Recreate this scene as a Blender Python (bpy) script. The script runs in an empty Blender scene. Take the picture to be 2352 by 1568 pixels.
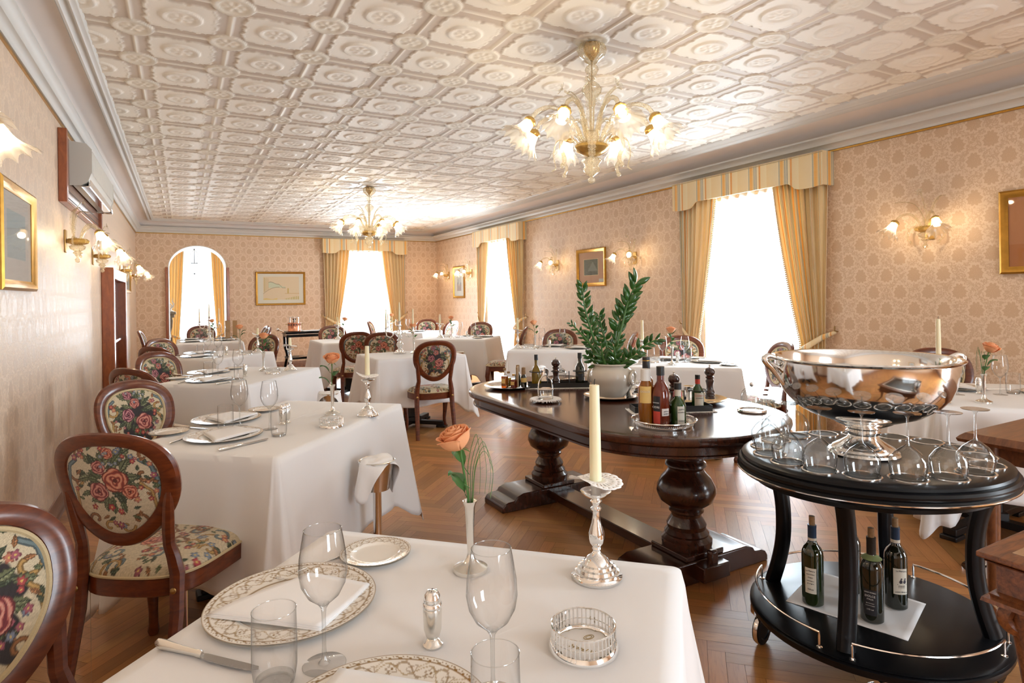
EXPOSURE = -0.08
ROLLSIGN = -1
import bpy, math, random
import numpy as np
from mathutils import Vector, Matrix
PI = math.pi
rnd = random.Random(7)
SC = bpy.context.scene
COL = SC.collection

# ------------------------------------------------------------------ helpers: mesh building
class MB:
    """collects vertices and faces of ONE mesh"""
    def __init__(s): s.v = []; s.f = []; s.mi = []; s.sm = []
    def add(s, vs, fs, m=0, smooth=True, M=None):
        b = len(s.v)
        if M is not None: vs = [tuple(M @ Vector(p)) for p in vs]
        s.v += [tuple(p) for p in vs]
        s.f += [tuple(b + i for i in f) for f in fs]
        s.mi += [m] * len(fs); s.sm += [smooth] * len(fs)
        return s
    def box(s, c, d, m=0, rot=0.0, M=None):
        x, y, z = d[0] / 2, d[1] / 2, d[2] / 2
        vs = [(-x, -y, -z), (x, -y, -z), (x, y, -z), (-x, y, -z), (-x, -y, z), (x, -y, z), (x, y, z), (-x, y, z)]
        T = Matrix.Translation(c) @ Matrix.Rotation(rot, 4, 'Z')
        if M is not None: T = M @ T
        return s.add(vs, [(0, 3, 2, 1), (4, 5, 6, 7), (0, 1, 5, 4), (1, 2, 6, 5), (2, 3, 7, 6), (3, 0, 4, 7)], m, False, T)
    def lathe(s, prof, n=24, c=(0, 0, 0), m=0, sx=1.0, sy=1.0, M=None, wob=None, cap0=False, cap1=False):
        vs = []; fs = []; k = len(prof)
        for j, (r, z) in enumerate(prof):
            for i in range(n):
                a = 2 * PI * i / n
                rr, zz = (r, z) if wob is None else wob(r, z, a, j)
                vs.append((c[0] + rr * math.cos(a) * sx, c[1] + rr * math.sin(a) * sy, c[2] + zz))
        for j in range(k - 1):
            for i in range(n):
                i2 = (i + 1) % n
                fs.append((j * n + i, j * n + i2, (j + 1) * n + i2, (j + 1) * n + i))
        if cap0: fs.append(tuple(reversed(range(n))))
        if cap1: fs.append(tuple((k - 1) * n + i for i in range(n)))
        return s.add(vs, fs, m, True, M)
    def tube(s, pts, r, n=8, m=0, M=None, closed=False, flat=1.0, caps=True):
        P = [Vector(p) for p in pts]; k = len(P)
        R = r if isinstance(r, (list, tuple)) else [r] * k
        vs = []; fs = []; up = None
        for i, p in enumerate(P):
            if closed: t = P[(i + 1) % k] - P[i - 1]
            else: t = P[min(i + 1, k - 1)] - P[max(i - 1, 0)]
            if t.length < 1e-9: t = Vector((0, 0, 1))
            t.normalize()
            if up is None:
                up = Vector((0, 0, 1)) if abs(t.z) < .9 else Vector((1, 0, 0))
            a = up - t * up.dot(t)
            if a.length < 1e-6: a = t.orthogonal()
            a.normalize(); up = a; b = t.cross(a)
            for j in range(n):
                q = 2 * PI * j / n
                vs.append(tuple(p + (a * math.cos(q) + b * math.sin(q) * flat) * R[i]))
        kk = k if closed else k - 1
        for i in range(kk):
            for j in range(n):
                j2 = (j + 1) % n; i2 = (i + 1) % k
                fs.append((i * n + j, i * n + j2, i2 * n + j2, i2 * n + j))
        if caps and not closed:
            fs.append(tuple(reversed(range(n)))); fs.append(tuple((k - 1) * n + j for j in range(n)))
        return s.add(vs, fs, m, True, M)
    def sphere(s, c, r, n=10, m=0, M=None, sz=1.0):
        pr = [(max(1e-5, r * math.sin(PI * i / n)), -r * sz * math.cos(PI * i / n)) for i in range(n + 1)]
        return s.lathe(pr, max(8, int(n * 1.4)), c, m, M=M)
    def prism(s, outline, z0, z1, m=0, M=None, bev=0.0, smooth=False):
        """outline: ccw 2-D points; optional bevel at both rims"""
        n = len(outline)
        cx = sum(p[0] for p in outline) / n; cy = sum(p[1] for p in outline) / n
        def ring(z, inset):
            o = []
            for (x, y) in outline:
                d = math.hypot(x - cx, y - cy) or 1
                o.append((x - (x - cx) / d * inset, y - (y - cy) / d * inset, z))
            return o
        if bev > 0: rings = [ring(z0, bev), ring(z0 + bev, 0), ring(z1 - bev, 0), ring(z1, bev)]
        else: rings = [ring(z0, 0), ring(z1, 0)]
        vs = [p for r in rings for p in r]; fs = []
        for j in range(len(rings) - 1):
            for i in range(n):
                i2 = (i + 1) % n
                fs.append((j * n + i, j * n + i2, (j + 1) * n + i2, (j + 1) * n + i))
        fs.append(tuple(reversed(range(n)))); fs.append(tuple((len(rings) - 1) * n + i for i in range(n)))
        return s.add(vs, fs, m, smooth, M)
    def grid(s, fn, nu, nv, m=0, wrapu=False, M=None):
        vs = [fn(i / (nu if wrapu else nu - 1), j / (nv - 1)) for j in range(nv) for i in range(nu)]
        fs = []
        for j in range(nv - 1):
            for i in range(nu if wrapu else nu - 1):
                i2 = (i + 1) % nu
                fs.append((j * nu + i, j * nu + i2, (j + 1) * nu + i2, (j + 1) * nu + i))
        return s.add(vs, fs, m, True, M)
    def build(s, name, mats, parent=None, loc=None, rotz=None, bevel=0.0, ang=38):
        me = bpy.data.meshes.new(name)
        me.from_pydata(s.v, [], s.f)
        if not isinstance(mats, (list, tuple)): mats = [mats]
        for m in mats: me.materials.append(m)
        if len(mats) > 1: me.polygons.foreach_set('material_index', s.mi)
        me.polygons.foreach_set('use_smooth', s.sm)
        me.update()
        try: me.set_sharp_from_angle(angle=math.radians(ang))
        except Exception: pass
        o = bpy.data.objects.new(name, me); COL.objects.link(o)
        if parent is not None: o.parent = parent
        if loc is not None: o.location = loc
        if rotz is not None: o.rotation_euler = (0, 0, rotz)
        if bevel > 0:
            b = o.modifiers.new('bevel', 'BEVEL'); b.width = bevel; b.segments = 2; b.limit_method = 'ANGLE'; b.angle_limit = math.radians(50)
        return o

def tag(o, label=None, cat=None, group=None, kind=None):
    if label: o['label'] = label
    if cat: o['category'] = cat
    if group: o['group'] = group
    if kind: o['kind'] = kind
    return o
def empty(name, loc=(0, 0, 0), rotz=0.0):
    o = bpy.data.objects.new(name, None); COL.objects.link(o)
    o.empty_display_size = .1; o.location = loc; o.rotation_euler = (0, 0, rotz)
    return o
KIDS = {}
def kids(o): return [c for c in bpy.data.objects if c.parent == o]
def copy_tree(o, parent=None, ch=None):
    c = o.copy(); COL.objects.link(c)
    if parent is not None: c.parent = parent
    key = o.name
    if key not in KIDS: KIDS[key] = kids(o)
    for k in KIDS[key]:
        copy_tree(k, c)
    return c
PROTO = {}
def inst(key, builder, label, cat, group, loc, rotz=0.0, scale=None, tilt=None):
    """first use: the built thing itself; afterwards copies of it and of its parts"""
    if key not in PROTO:
        o = builder(); PROTO[key] = o
        def reg(q):
            KIDS[q.name] = kids(q)
            for c in KIDS[q.name]: reg(c)
        reg(o)
    else:
        src = PROTO[key]
        o = copy_tree(src)
        for p in ('label', 'category', 'group', 'kind'):
            if p in o: del o[p]
    o.location = loc
    o.rotation_euler = (tilt[0] if tilt else 0, tilt[1] if tilt else 0, rotz)
    if scale: o.scale = (scale,) * 3 if isinstance(scale, (int, float)) else scale
    tag(o, label, cat, group)
    return o
def struct(o): o['kind'] = 'structure'; return o

# ------------------------------------------------------------------ helpers: materials
def lin(c):
    c = c / 255.0
    return c / 12.92 if c <= .04045 else ((c + .055) / 1.055) ** 2.4
def srgb(r, g, b): return (lin(r), lin(g), lin(b), 1.0)
class NT:
    def __init__(s, name):
        s.mat = bpy.data.materials.new(name); s.mat.use_nodes = True
        s.t = s.mat.node_tree; s.t.nodes.clear()
        s.out = s.t.nodes.new('ShaderNodeOutputMaterial')
    def n(s, typ, **kw):
        nd = s.t.nodes.new(typ)
        for k, v in kw.items(): setattr(nd, k, v)
        return nd
    def link(s, a, b): s.t.links.new(a, b)
    def put(s, sock, val):
        if isinstance(val, E): s.link(val.s, sock)
        elif isinstance(val, bpy.types.NodeSocket): s.link(val, sock)
        elif val is not None: sock.default_value = val
    def coord(s, which='Object'):
        return s.n('ShaderNodeTexCoord').outputs[which]
    def xyz(s, which='Object'):
        q = s.n('ShaderNodeSeparateXYZ'); s.link(s.coord(which), q.inputs[0])
        return [E(s, o) for o in q.outputs]
    def bsdf(s, color=(.8, .8, .8, 1), rough=.5, metal=0.0, **kw):
        b = s.n('ShaderNodeBsdfPrincipled')
        s.put(b.inputs['Base Color'], color); s.put(b.inputs['Roughness'], rough); s.put(b.inputs['Metallic'], metal)
        for k, v in kw.items(): s.put(b.inputs[k.replace('_', ' ')], v)
        return b
    def done(s, shader):
        s.link(shader.outputs[0] if hasattr(shader, 'outputs') else shader, s.out.inputs['Surface']); return s.mat
    def ramp(s, fac, stops, interp='LINEAR'):
        r = s.n('ShaderNodeValToRGB'); s.put(r.inputs[0], fac)
        e = r.color_ramp; e.interpolation = interp
        while len(e.elements) < len(stops): e.elements.new(.5)
        for el, (p, c) in zip(e.elements, stops): el.position = p; el.color = c if len(c) == 4 else (*c, 1)
        return r.outputs[0]
    def mix(s, fac, a, b, typ='MIX'):
        m = s.n('ShaderNodeMix', data_type='RGBA', blend_type=typ)
        s.put(m.inputs[0], fac); s.put(m.inputs[6], a); s.put(m.inputs[7], b)
        return m.outputs[2]
    def noise(s, vec, scale, detail=3, rough=.5, out=0, dist=0.0):
        q = s.n('ShaderNodeTexNoise'); s.put(q.inputs['Vector'], vec); q.inputs['Scale'].default_value = scale
        q.inputs['Detail'].default_value = detail; q.inputs['Roughness'].default_value = rough; q.inputs['Distortion'].default_value = dist
        return E(s, q.outputs[out])
    def mapping(s, vec, scale=(1, 1, 1), rot=(0, 0, 0), loc=(0, 0, 0)):
        q = s.n('ShaderNodeMapping'); s.put(q.inputs[0], vec)
        q.inputs['Scale'].default_value = scale; q.inputs['Rotation'].default_value = rot; q.inputs['Location'].default_value = loc
        return q.outputs[0]
    def bump(s, h, strength=.3, dist=.01):
        b = s.n('ShaderNodeBump'); s.put(b.inputs['Height'], h); b.inputs['Strength'].default_value = strength; b.inputs['Distance'].default_value = dist
        return b.outputs[0]
    def attr(s, name):
        a = s.n('ShaderNodeAttribute'); a.attribute_name = name; return a
class E:
    """scalar node expression"""
    def __init__(s, nt, sock): s.nt = nt; s.s = sock
    def op(s, o, b=None, c=None):
        m = s.nt.n('ShaderNodeMath', operation=o)
        s.nt.link(s.s, m.inputs[0])
        if b is not None: s.nt.put(m.inputs[1], b)
        if c is not None: s.nt.put(m.inputs[2], c)
        return E(s.nt, m.outputs[0])
    def __add__(s, b): return s.op('ADD', b)
    def __radd__(s, b): return s.op('ADD', b)
    def __sub__(s, b): return s.op('SUBTRACT', b)
    def __rsub__(s, b): return s.op('MULTIPLY', -1.0) + b
    def __mul__(s, b): return s.op('MULTIPLY', b)
    def __rmul__(s, b): return s.op('MULTIPLY', b)
    def __truediv__(s, b): return s.op('DIVIDE', b)
    def fract(s): return s.op('FRACT')
    def floor(s): return s.op('FLOOR')
    def sin(s): return s.op('SINE')
    def cos(s): return s.op('COSINE')
    def abs(s): return s.op('ABSOLUTE')
    def sqrt(s): return s.op('SQRT')
    def gt(s, b): return s.op('GREATER_THAN', b)
    def lt(s, b): return s.op('LESS_THAN', b)
    def max(s, b): return s.op('MAXIMUM', b)
    def min(s, b): return s.op('MINIMUM', b)
    def atan2(s, b): return s.op('ARCTAN2', b)
    def ss(s, a, b):   # smooth step from a to b
        m = s.nt.n('ShaderNodeMapRange', interpolation_type='SMOOTHSTEP')
        s.nt.link(s.s, m.inputs[0]); s.nt.put(m.inputs[1], a); s.nt.put(m.inputs[2], b)
        return E(s.nt, m.outputs[0])

def simple(name, color, rough=.5, metal=0.0, noise=0.0, nscale=30, **kw):
    t = NT(name)
    col = color
    if noise > 0:
        f = t.noise(t.coord(), nscale, 4)
        c2 = tuple(max(0, x * (1 - noise)) for x in color[:3]) + (1,)
        col = t.mix(f, c2, color)
    return t.done(t.bsdf(col, rough, metal, **kw))
def glass(name, tint=(1, 1, 1, 1), gloss=1.0, edge=.55, edgecol=(.80, .82, .82, 1), rough=.02):
    """thin clear glass: see-through face on, reflecting and a little darker towards grazing"""
    t = NT(name)
    lw = t.n('ShaderNodeLayerWeight'); lw.inputs[0].default_value = .5
    fac = E(t, lw.outputs['Facing'])
    tr = t.n('ShaderNodeBsdfTransparent'); t.put(tr.inputs[0], t.mix(fac.op('POWER', 3.0), tint, edgecol))
    gl = t.n('ShaderNodeBsdfGlossy'); gl.inputs['Roughness'].default_value = rough
    f2 = (fac.op('POWER', 3.2) * (.5 * edge + .15) + .035 * gloss).min(.9)
    mx = t.n('ShaderNodeMixShader'); t.put(mx.inputs[0], f2); t.link(tr.outputs[0], mx.inputs[1]); t.link(gl.outputs[0], mx.inputs[2])
    return t.done(mx)
def fabric(name, color, rough=.85, trans=0.0, weave=700, bump=.15, sheen=.25, wrinkle=0.0):
    t = NT(name); co = t.coord()
    n1 = t.noise(co, weave, 2)
    h = n1
    bs = t.bsdf(color, rough, 0.0, Sheen_Weight=sheen)
    if wrinkle > 0:
        n2 = t.noise(co, 5, 3, .5)
        h = n1 * .15 + n2 * 3.0
        t.link(t.bump(h, wrinkle, .01), bs.inputs['Normal'])
    else:
        t.link(t.bump(h, bump, .001), bs.inputs['Normal'])
    if trans > 0:
        tl = t.n('ShaderNodeBsdfTranslucent'); tl.inputs[0].default_value = color
        mx = t.n('ShaderNodeMixShader'); mx.inputs[0].default_value = trans
        t.link(bs.outputs[0], mx.inputs[1]); t.link(tl.outputs[0], mx.inputs[2]); return t.done(mx)
    return t.done(bs)
def woodmat(name, dark, light, rough=.25, coat=.3, scale=(1.5, 1.5, 14), grain=9, bump=.05, axis=None):
    t = NT(name); co = t.coord()
    mp = t.mapping(co, scale)
    n1 = t.noise(mp, grain, 5, .6, dist=.6)
    col = t.ramp(n1, [(.3, dark), (.7, light)])
    bs = t.bsdf(col, rough, 0.0, Coat_Weight=coat, Coat_Roughness=.12)
    t.link(t.bump(n1, bump, .002), bs.inputs['Normal'])
    return t.done(bs)
M = {}
M['mahogany'] = woodmat('mahogany_wood', (.065, .012, .004), (.165, .036, .009), .28, .25, (3, 3, 10), 6)
M['dark_wood'] = woodmat('dark_polished_wood', (.028, .008, .004), (.055, .015, .007), .24, .35, (10, 1.2, 3), 5)
M['table_top'] = woodmat('polished_table_top', (.03, .009, .005), (.075, .022, .010), .2, .35, (10, .8, 3), 5, .02)
M['oak'] = woodmat('carved_oak', (.07, .02, .007), (.25, .085, .026), .42, .15, (3, 22, 22), 4, .25)
M['walnut_top'] = woodmat('walnut_table_wood', (.10, .030, .010), (.22, .075, .024), .35, .2, (2, 16, 6), 4, .05)
M['trim_wood'] = woodmat('orange_trim_wood', (.20, .05, .015), (.36, .10, .028), .35, .3, (6, 6, 2), 5)
M['base_wood'] = woodmat('baseboard_wood', (.16, .07, .04), (.26, .12, .07), .3, .3, (6, 1, 6), 4)
M['black'] = simple('black_lacquer', (.004, .004, .005, 1), .3, 0, Specular_IOR_Level=.2)
M['iron'] = simple('black_iron', (.012, .011, .011, 1), .45)
M['pedestal'] = simple('black_pedestal_paint', (.012, .009, .009, 1), .4)
M['silver'] = simple('polished_silver', (.90, .91, .91, 1), .09, 1.0)
M['silver2'] = simple('brushed_silver', (.84, .83, .79, 1), .2, 1.0)
M['steel'] = simple('knife_steel', (.45, .44, .43, 1), .25, 1.0)
M['chrome'] = simple('chrome_wire', (.9, .88, .86, 1), .12, 1.0)
M['copper'] = simple('beaten_copper', (.90, .42, .27, 1), .25, 1.0, .3, 60)
M['gold'] = simple('gilt_wood', (.62, .33, .06, 1), .32, .85, .45, 25)
M['gold_glass'] = simple('gold_leaf_glass', (.75, .50, .16, 1), .2, .7, .4, 60)
M['brass'] = simple('aged_brass', (.45, .30, .12, 1), .35, 1.0)
M['glass'] = glass('clear_glass', gloss=1.7, edge=1.15, edgecol=(.28, .30, .31, 1))
M['pane'] = glass('window_glass', gloss=.6, edge=.1)
def muranomat():
    t = NT('blown_gold_flecked_glass')
    lw = t.n('ShaderNodeLayerWeight'); lw.inputs[0].default_value = .5; fac = E(t, lw.outputs['Facing'])
    tr = t.n('ShaderNodeBsdfTransparent'); t.put(tr.inputs[0], t.mix(fac.op('POWER', 2.0), (1, .97, .90, 1), (.72, .60, .40, 1)))
    tl = t.n('ShaderNodeBsdfTranslucent'); tl.inputs[0].default_value = (.95, .88, .72, 1)
    df = t.n('ShaderNodeBsdfDiffuse'); df.inputs[0].default_value = (.80, .72, .52, 1)
    gl = t.n('ShaderNodeBsdfGlossy'); gl.inputs['Roughness'].default_value = .08
    m0 = t.n('ShaderNodeMixShader'); m0.inputs[0].default_value = .4; t.link(tl.outputs[0], m0.inputs[1]); t.link(df.outputs[0], m0.inputs[2])
    sp = t.noise(t.coord(), 240, 2).ss(.50, .66)
    m1 = t.n('ShaderNodeMixShader'); t.put(m1.inputs[0], sp * .25 + .22); t.link(tr.outputs[0], m1.inputs[1]); t.link(m0.outputs[0], m1.inputs[2])
    m2 = t.n('ShaderNodeMixShader'); t.put(m2.inputs[0], fac.op('POWER', 2.5) * .55 + .06); t.link(m1.outputs[0], m2.inputs[1]); t.link(gl.outputs[0], m2.inputs[2])
    return t.done(m2)
M['murano'] = muranomat()
M['cloth'] = fabric('white_table_linen', (.80, .79, .79, 1), .8, 0, 900, .2, .2, .10)
M['napkin'] = fabric('white_napkin_linen', (.86, .85, .85, 1), .8, 0, 900, .2, .2, .12)
M['porcelain'] = simple('white_porcelain', (.86, .84, .79, 1), .12, 0, Coat_Weight=.6)
M['ceramic'] = simple('cream_glazed_ceramic', (.70, .65, .57, 1), .14, 0, .12, 8, Coat_Weight=.6)
M['wax'] = simple('ivory_candle_wax', (.83, .78, .53, 1), .4, 0, Subsurface_Weight=.15)
M['wick'] = simple('burnt_wick', (.02, .02, .02, 1), .9)
M['paper'] = simple('white_paper', (.88, .86, .84, 1), .8)
M['kraft'] = simple('kraft_card', (.42, .27, .14, 1), .7)
M['plaster'] = simple('warm_white_plaster', (.80, .73, .68, 1), .65, 0, .06, 3)
M['cornice'] = simple('pale_grey_cornice_paint', (.62, .61, .58, 1), .5, 0, .06, 6)
M['arch_paint'] = simple('white_arch_paint', (.82, .83, .80, 1), .5)
M['stem'] = simple('rose_stem_green', (.06, .16, .03, 1), .45)
M['leaf'] = simple('glossy_leaf_green', (.035, .13, .018, 1), .28, 0, .45, 20, Coat_Weight=.3)
M['rose_leaf'] = simple('rose_leaf_green', (.045, .17, .03, 1), .4, 0, .4, 40)
M['soil'] = simple('dark_potting_soil', (.05, .03, .02, 1), .9, 0, .6, 60)
M['stone'] = simple('carved_grey_stone', (.30, .26, .19, 1), .6, 0, .4, 12)
M['cork'] = simple('cork', (.42, .26, .13, 1), .8, 0, .5, 120)
M['ac_body'] = simple('cream_plastic', (.62, .60, .54, 1), .4)
M['blackplastic'] = simple('black_plastic', (.015, .015, .015, 1), .35)
M['red'] = simple('red_plastic', (.55, .03, .03, 1), .35)
M['whiteplastic'] = simple('white_plastic', (.8, .78, .74, 1), .4)
M['gimp'] = simple('cream_braid', (.62, .50, .30, 1), .8, 0, .3, 400)
M['crystal'] = glass('cut_crystal', (.95, .96, .96, 1), 4.0, 1.4, (.34, .36, .37, 1), .04)
M['bright_glass'] = glass('bright_wine_glass', (.97, .98, .98, 1), 3.4, 1.5, (.22, .24, .25, 1), .03)
M['recess'] = simple('dark_metal_recess', (.035, .033, .03, 1), .5, .5)
def liquid(name, col, rough=.05, alpha=.35):
    t = NT(name)
    tr = t.n('ShaderNodeBsdfTransparent'); tr.inputs[0].default_value = col
    bs = t.bsdf(col, rough, 0, Coat_Weight=1.0)
    mx = t.n('ShaderNodeMixShader'); mx.inputs[0].default_value = 1 - alpha
    t.link(tr.outputs[0], mx.inputs[1]); t.link(bs.outputs[0], mx.inputs[2]); return t.done(mx)
M['bottle_black'] = simple('dark_bottle_glass', (.010, .012, .006, 1), .07, 0, Coat_Weight=.6)
M['bottle_green'] = liquid('green_bottle_glass', (.02, .075, .01, 1), .05, .25)
M['bottle_wine'] = liquid('dark_green_wine_glass', (.012, .022, .004, 1), .05, .08)
M['amber_liquid'] = liquid('amber_oil', (.42, .14, .012, 1), .05, .45)
M['red_vinegar'] = liquid('red_vinegar', (.20, .025, .008, 1), .05, .3)
M['gold_oil'] = liquid('golden_oil', (.30, .19, .015, 1), .05, .4)
# emission for lamp bulbs: the bulb glows and lets its own point light through
def bulbmat():
    t = NT('lit_bulb')
    em = t.n('ShaderNodeEmission'); em.inputs[0].default_value = (1, .86, .62, 1); em.inputs[1].default_value = 14
    tr = t.n('ShaderNodeBsdfTransparent'); ad = t.n('ShaderNodeAddShader')
    t.link(em.outputs[0], ad.inputs[0]); t.link(tr.outputs[0], ad.inputs[1])
    m = t.done(ad)
    try: m.cycles.emission_sampling = 'NONE'
    except Exception: pass
    return m
M['bulb'] = bulbmat()
def shademat():
    t = NT('frosted_lamp_glass')
    tr = t.n('ShaderNodeBsdfTransparent'); tr.inputs[0].default_value = (1, .95, .86, 1)
    tl = t.n('ShaderNodeBsdfTranslucent'); tl.inputs[0].default_value = (.95, .9, .8, 1)
    gl = t.n('ShaderNodeBsdfGlossy'); gl.inputs['Roughness'].default_value = .1
    m1 = t.n('ShaderNodeMixShader'); m1.inputs[0].default_value = .36
    t.link(tr.outputs[0], m1.inputs[1]); t.link(tl.outputs[0], m1.inputs[2])
    lw = t.n('ShaderNodeLayerWeight'); lw.inputs[0].default_value = .3
    m2 = t.n('ShaderNodeMixShader'); t.link(lw.outputs['Facing'], m2.inputs[0])
    t.link(m1.outputs[0], m2.inputs[1]); t.link(gl.outputs[0], m2.inputs[2]); return t.done(m2)
M['shade'] = shademat()
def rosemat():
    t = NT('salmon_rose_petals'); z = t.xyz()[2]
    n = t.noise(t.coord(), 60, 2)
    c = t.ramp((z * 14 + n * .25).min(1.0), [(0, (.85, .22, .11, 1)), (.55, (.92, .30, .13, 1)), (1, (.95, .48, .24, 1))])
    bs = t.bsdf(c, .6, 0, Subsurface_Weight=0.0)
    tl = t.n('ShaderNodeBsdfTranslucent'); t.put(tl.inputs[0], c)
    mx = t.n('ShaderNodeMixShader'); mx.inputs[0].default_value = .25
    t.link(bs.outputs[0], mx.inputs[1]); t.link(tl.outputs[0], mx.inputs[2]); return t.done(mx)
M['rose'] = rosemat()
def wallpaper(name, ua, base, motif, line, rough=(.6, .42), a=.21, b=.27):
    """damask: half-drop floral medallions, a light halo round each, leafy scrolls between"""
    t = NT(name); X = t.xyz(); u0 = X[ua]; v0 = X[2]
    wob = t.noise(t.coord(), 60, 1); wob2 = t.noise(t.mapping(t.coord(), (1, 1, 1), loc=(7, 3, 5)), 60, 1)
    u = u0 + (wob - .5) * .012; v = v0 + (wob2 - .5) * .012
    def cell(ou, ov):
        x = ((u / a + ou).fract() - .5) * a
        y = ((v / b + ov).fract() - .5) * b
        y2 = y * .84
        r = (x * x + y2 * y2).sqrt(); th = y2.atan2(x)
        R = (th * 10).cos() * .005 + (th * 3 + 1.57).cos() * .003 + (th * 22).cos() * .0022 + .046
        return r - R, r
    d1, r1 = cell(0, 0); d2, r2 = cell(.5, .5)
    d = d1.min(d2)
    m = d.ss(.002, -.002)
    halo = d.ss(.0, .003) * d.ss(.020, .013)
    veins = t.noise(t.coord(), 150, 2).gt(.60)
    leafy = t.noise(t.coord(), 62, 2, .6, dist=1.2).ss(.45, .50)
    mask = (m * (1.0 - veins * .35)).max(leafy * d.ss(.013, .017) * .85)
    c = t.mix(mask, line, motif)
    c = t.mix(.12, c, base)
    fine = t.noise(t.coord(), 330, 1)
    c = t.mix(fine * .12, c, motif)
    ro = mask * (rough[1] - rough[0]) + rough[0]
    bs = t.bsdf(c, ro, 0, Sheen_Weight=.1)
    h = mask * .5 + fine * .4
    t.link(t.bump(h, .22, .003), bs.inputs['Normal'])
    return t.done(bs)
WB = srgb(220, 194, 167); WM = srgb(203, 171, 140); WL = srgb(227, 204, 180)
M['wall_y'] = wallpaper('damask_wallpaper_long_wall', 1, WB, WM, WL, (.6, .5))
M['wall_left'] = wallpaper('satin_damask_wallpaper', 1, WB, srgb(206, 182, 158), WL, (.5, .36))
M['wall_x'] = wallpaper('damask_wallpaper_end_wall', 0, WB, WM, WL, (.6, .5))
def sheermat():
    t = NT('sheer_white_voile'); u = t.xyz()
    tr = t.n('ShaderNodeBsdfTransparent'); tr.inputs[0].default_value = (1, 1, 1, 1)
    tl = t.n('ShaderNodeBsdfTranslucent'); tl.inputs[0].default_value = (.9, .93, .95, 1)
    df = t.n('ShaderNodeBsdfDiffuse'); df.inputs[0].default_value = (.85, .87, .88, 1)
    m1 = t.n('ShaderNodeMixShader'); m1.inputs[0].default_value = .35
    t.link(tl.outputs[0], m1.inputs[1]); t.link(df.outputs[0], m1.inputs[2])
    m2 = t.n('ShaderNodeMixShader'); m2.inputs[0].default_value = .5
    t.link(tr.outputs[0], m2.inputs[1]); t.link(m1.outputs[0], m2.inputs[2]); return t.done(m2)
M['sheer'] = sheermat()
def drapemat(name, per=.19, trans=.35):
    t = NT(name); uv = t.n('ShaderNodeUVMap'); q = t.n('ShaderNodeSeparateXYZ'); t.link(uv.outputs[0], q.inputs[0])
    u = E(t, q.outputs[0]); f = (u / per).fract()
    stops = [(0, srgb(240, 222, 178)), (.20, srgb(236, 212, 160)), (.205, srgb(226, 150, 52)), (.26, srgb(226, 150, 52)), (.265, srgb(244, 228, 190)),
             (.33, srgb(238, 214, 160)), (.335, srgb(140, 146, 138)), (.36, srgb(140, 146, 138)), (.365, srgb(240, 222, 182)), (.42, srgb(150, 156, 148)),
             (.44, srgb(232, 205, 150)), (.50, srgb(238, 172, 62)), (.56, srgb(238, 172, 62)), (.565, srgb(232, 205, 150)), (.60, srgb(146, 150, 142)), (.62, srgb(240, 222, 182)), (.68, srgb(236, 214, 170)), (1, srgb(236, 208, 150))]
    c = t.ramp(f, stops, 'LINEAR')
    n = t.noise(t.coord(), 28, 3, .6, dist=1.5)
    c = t.mix(n * .2, c, (.9, .84, .66, 1))
    bs = t.bsdf(c, .55, 0, Sheen_Weight=.3); tl = t.n('ShaderNodeBsdfTranslucent'); t.put(tl.inputs[0], t.mix(.35, c, (.95, .70, .28, 1)))
    t.link(t.bump(n, .1, .003), bs.inputs['Normal'])
    mx = t.n('ShaderNodeMixShader'); mx.inputs[0].default_value = trans
    t.link(bs.outputs[0], mx.inputs[1]); t.link(tl.outputs[0], mx.inputs[2]); return t.done(mx)
M['drape'] = drapemat('striped_damask_curtain', .19, .2)
M['pelmet'] = drapemat('striped_damask_pelmet', .34, .12)
def vcolmat(name, rough=.8, bump=0.0, sheen=.2, coat=0.0, metal=0.0, weave=500):
    t = NT(name); a = t.attr('paint')
    bs = t.bsdf(a.outputs['Color'], rough, metal, Sheen_Weight=sheen, Coat_Weight=coat)
    if bump > 0:
        n = t.noise(t.coord(), weave, 1); t.link(t.bump(n, bump, .001), bs.inputs['Normal'])
    return t.done(bs)
M['tapestry'] = vcolmat('floral_tapestry', .85, .35)
M['ceilmat'] = vcolmat('painted_relief_ceiling', .55, .1, 0, weave=120)
M['platepaint'] = vcolmat('gilt_porcelain', .14, 0, 0, .6)
M['picture'] = vcolmat('printed_picture', .7, 0, 0)
def parquetmat():
    t = NT('oak_parquet'); a = t.attr('paint'); uv = t.n('ShaderNodeUVMap')
    mp = t.mapping(uv.outputs[0], (2.2, 26, 1))
    n = t.noise(mp, 3.2, 6, .65, dist=1.2)
    n2 = t.noise(uv.outputs[0], 1.3, 2)
    c = t.mix(n.ss(.42, .75) * .55, a.outputs['Color'], (.24, .09, .028, 1))
    bs = t.bsdf(c, n2 * .14 + .32, 0, Specular_IOR_Level=.38)
    t.link(t.bump(n, .12, .002), bs.inputs['Normal']); return t.done(bs)
M['parquet'] = parquetmat()
M['gap'] = simple('parquet_gap', (.13, .05, .018, 1), .6)
def textmat(name, c, rough=.6): return simple(name, c, rough)
M['ink'] = simple('printed_ink', (.05, .045, .06, 1), .7)
M['ink_gold'] = simple('gold_ink', (.35, .24, .08, 1), .5)
M['ink_white'] = simple('white_ink', (.75, .73, .7, 1), .6)
M['label_cream'] = simple('cream_paper_label', (.74, .70, .60, 1), .7)
M['label_red'] = simple('red_paper_label', (.55, .06, .04, 1), .6)
M['label_yellow'] = simple('ochre_paper_label', (.75, .50, .16, 1), .6)
M['label_black'] = simple('black_paper_label', (.02, .02, .025, 1), .5)
M['label_pink'] = simple('pale_paper_label', (.72, .66, .62, 1), .7)
M['blue_foil'] = simple('blue_foil', (.03, .06, .12, 1), .35, .3)
M['wine_foil'] = simple('burgundy_foil', (.09, .015, .02, 1), .35, .3)
M['green_paper'] = simple('green_paper_collar', (.28, .36, .16, 1), .7)

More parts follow.
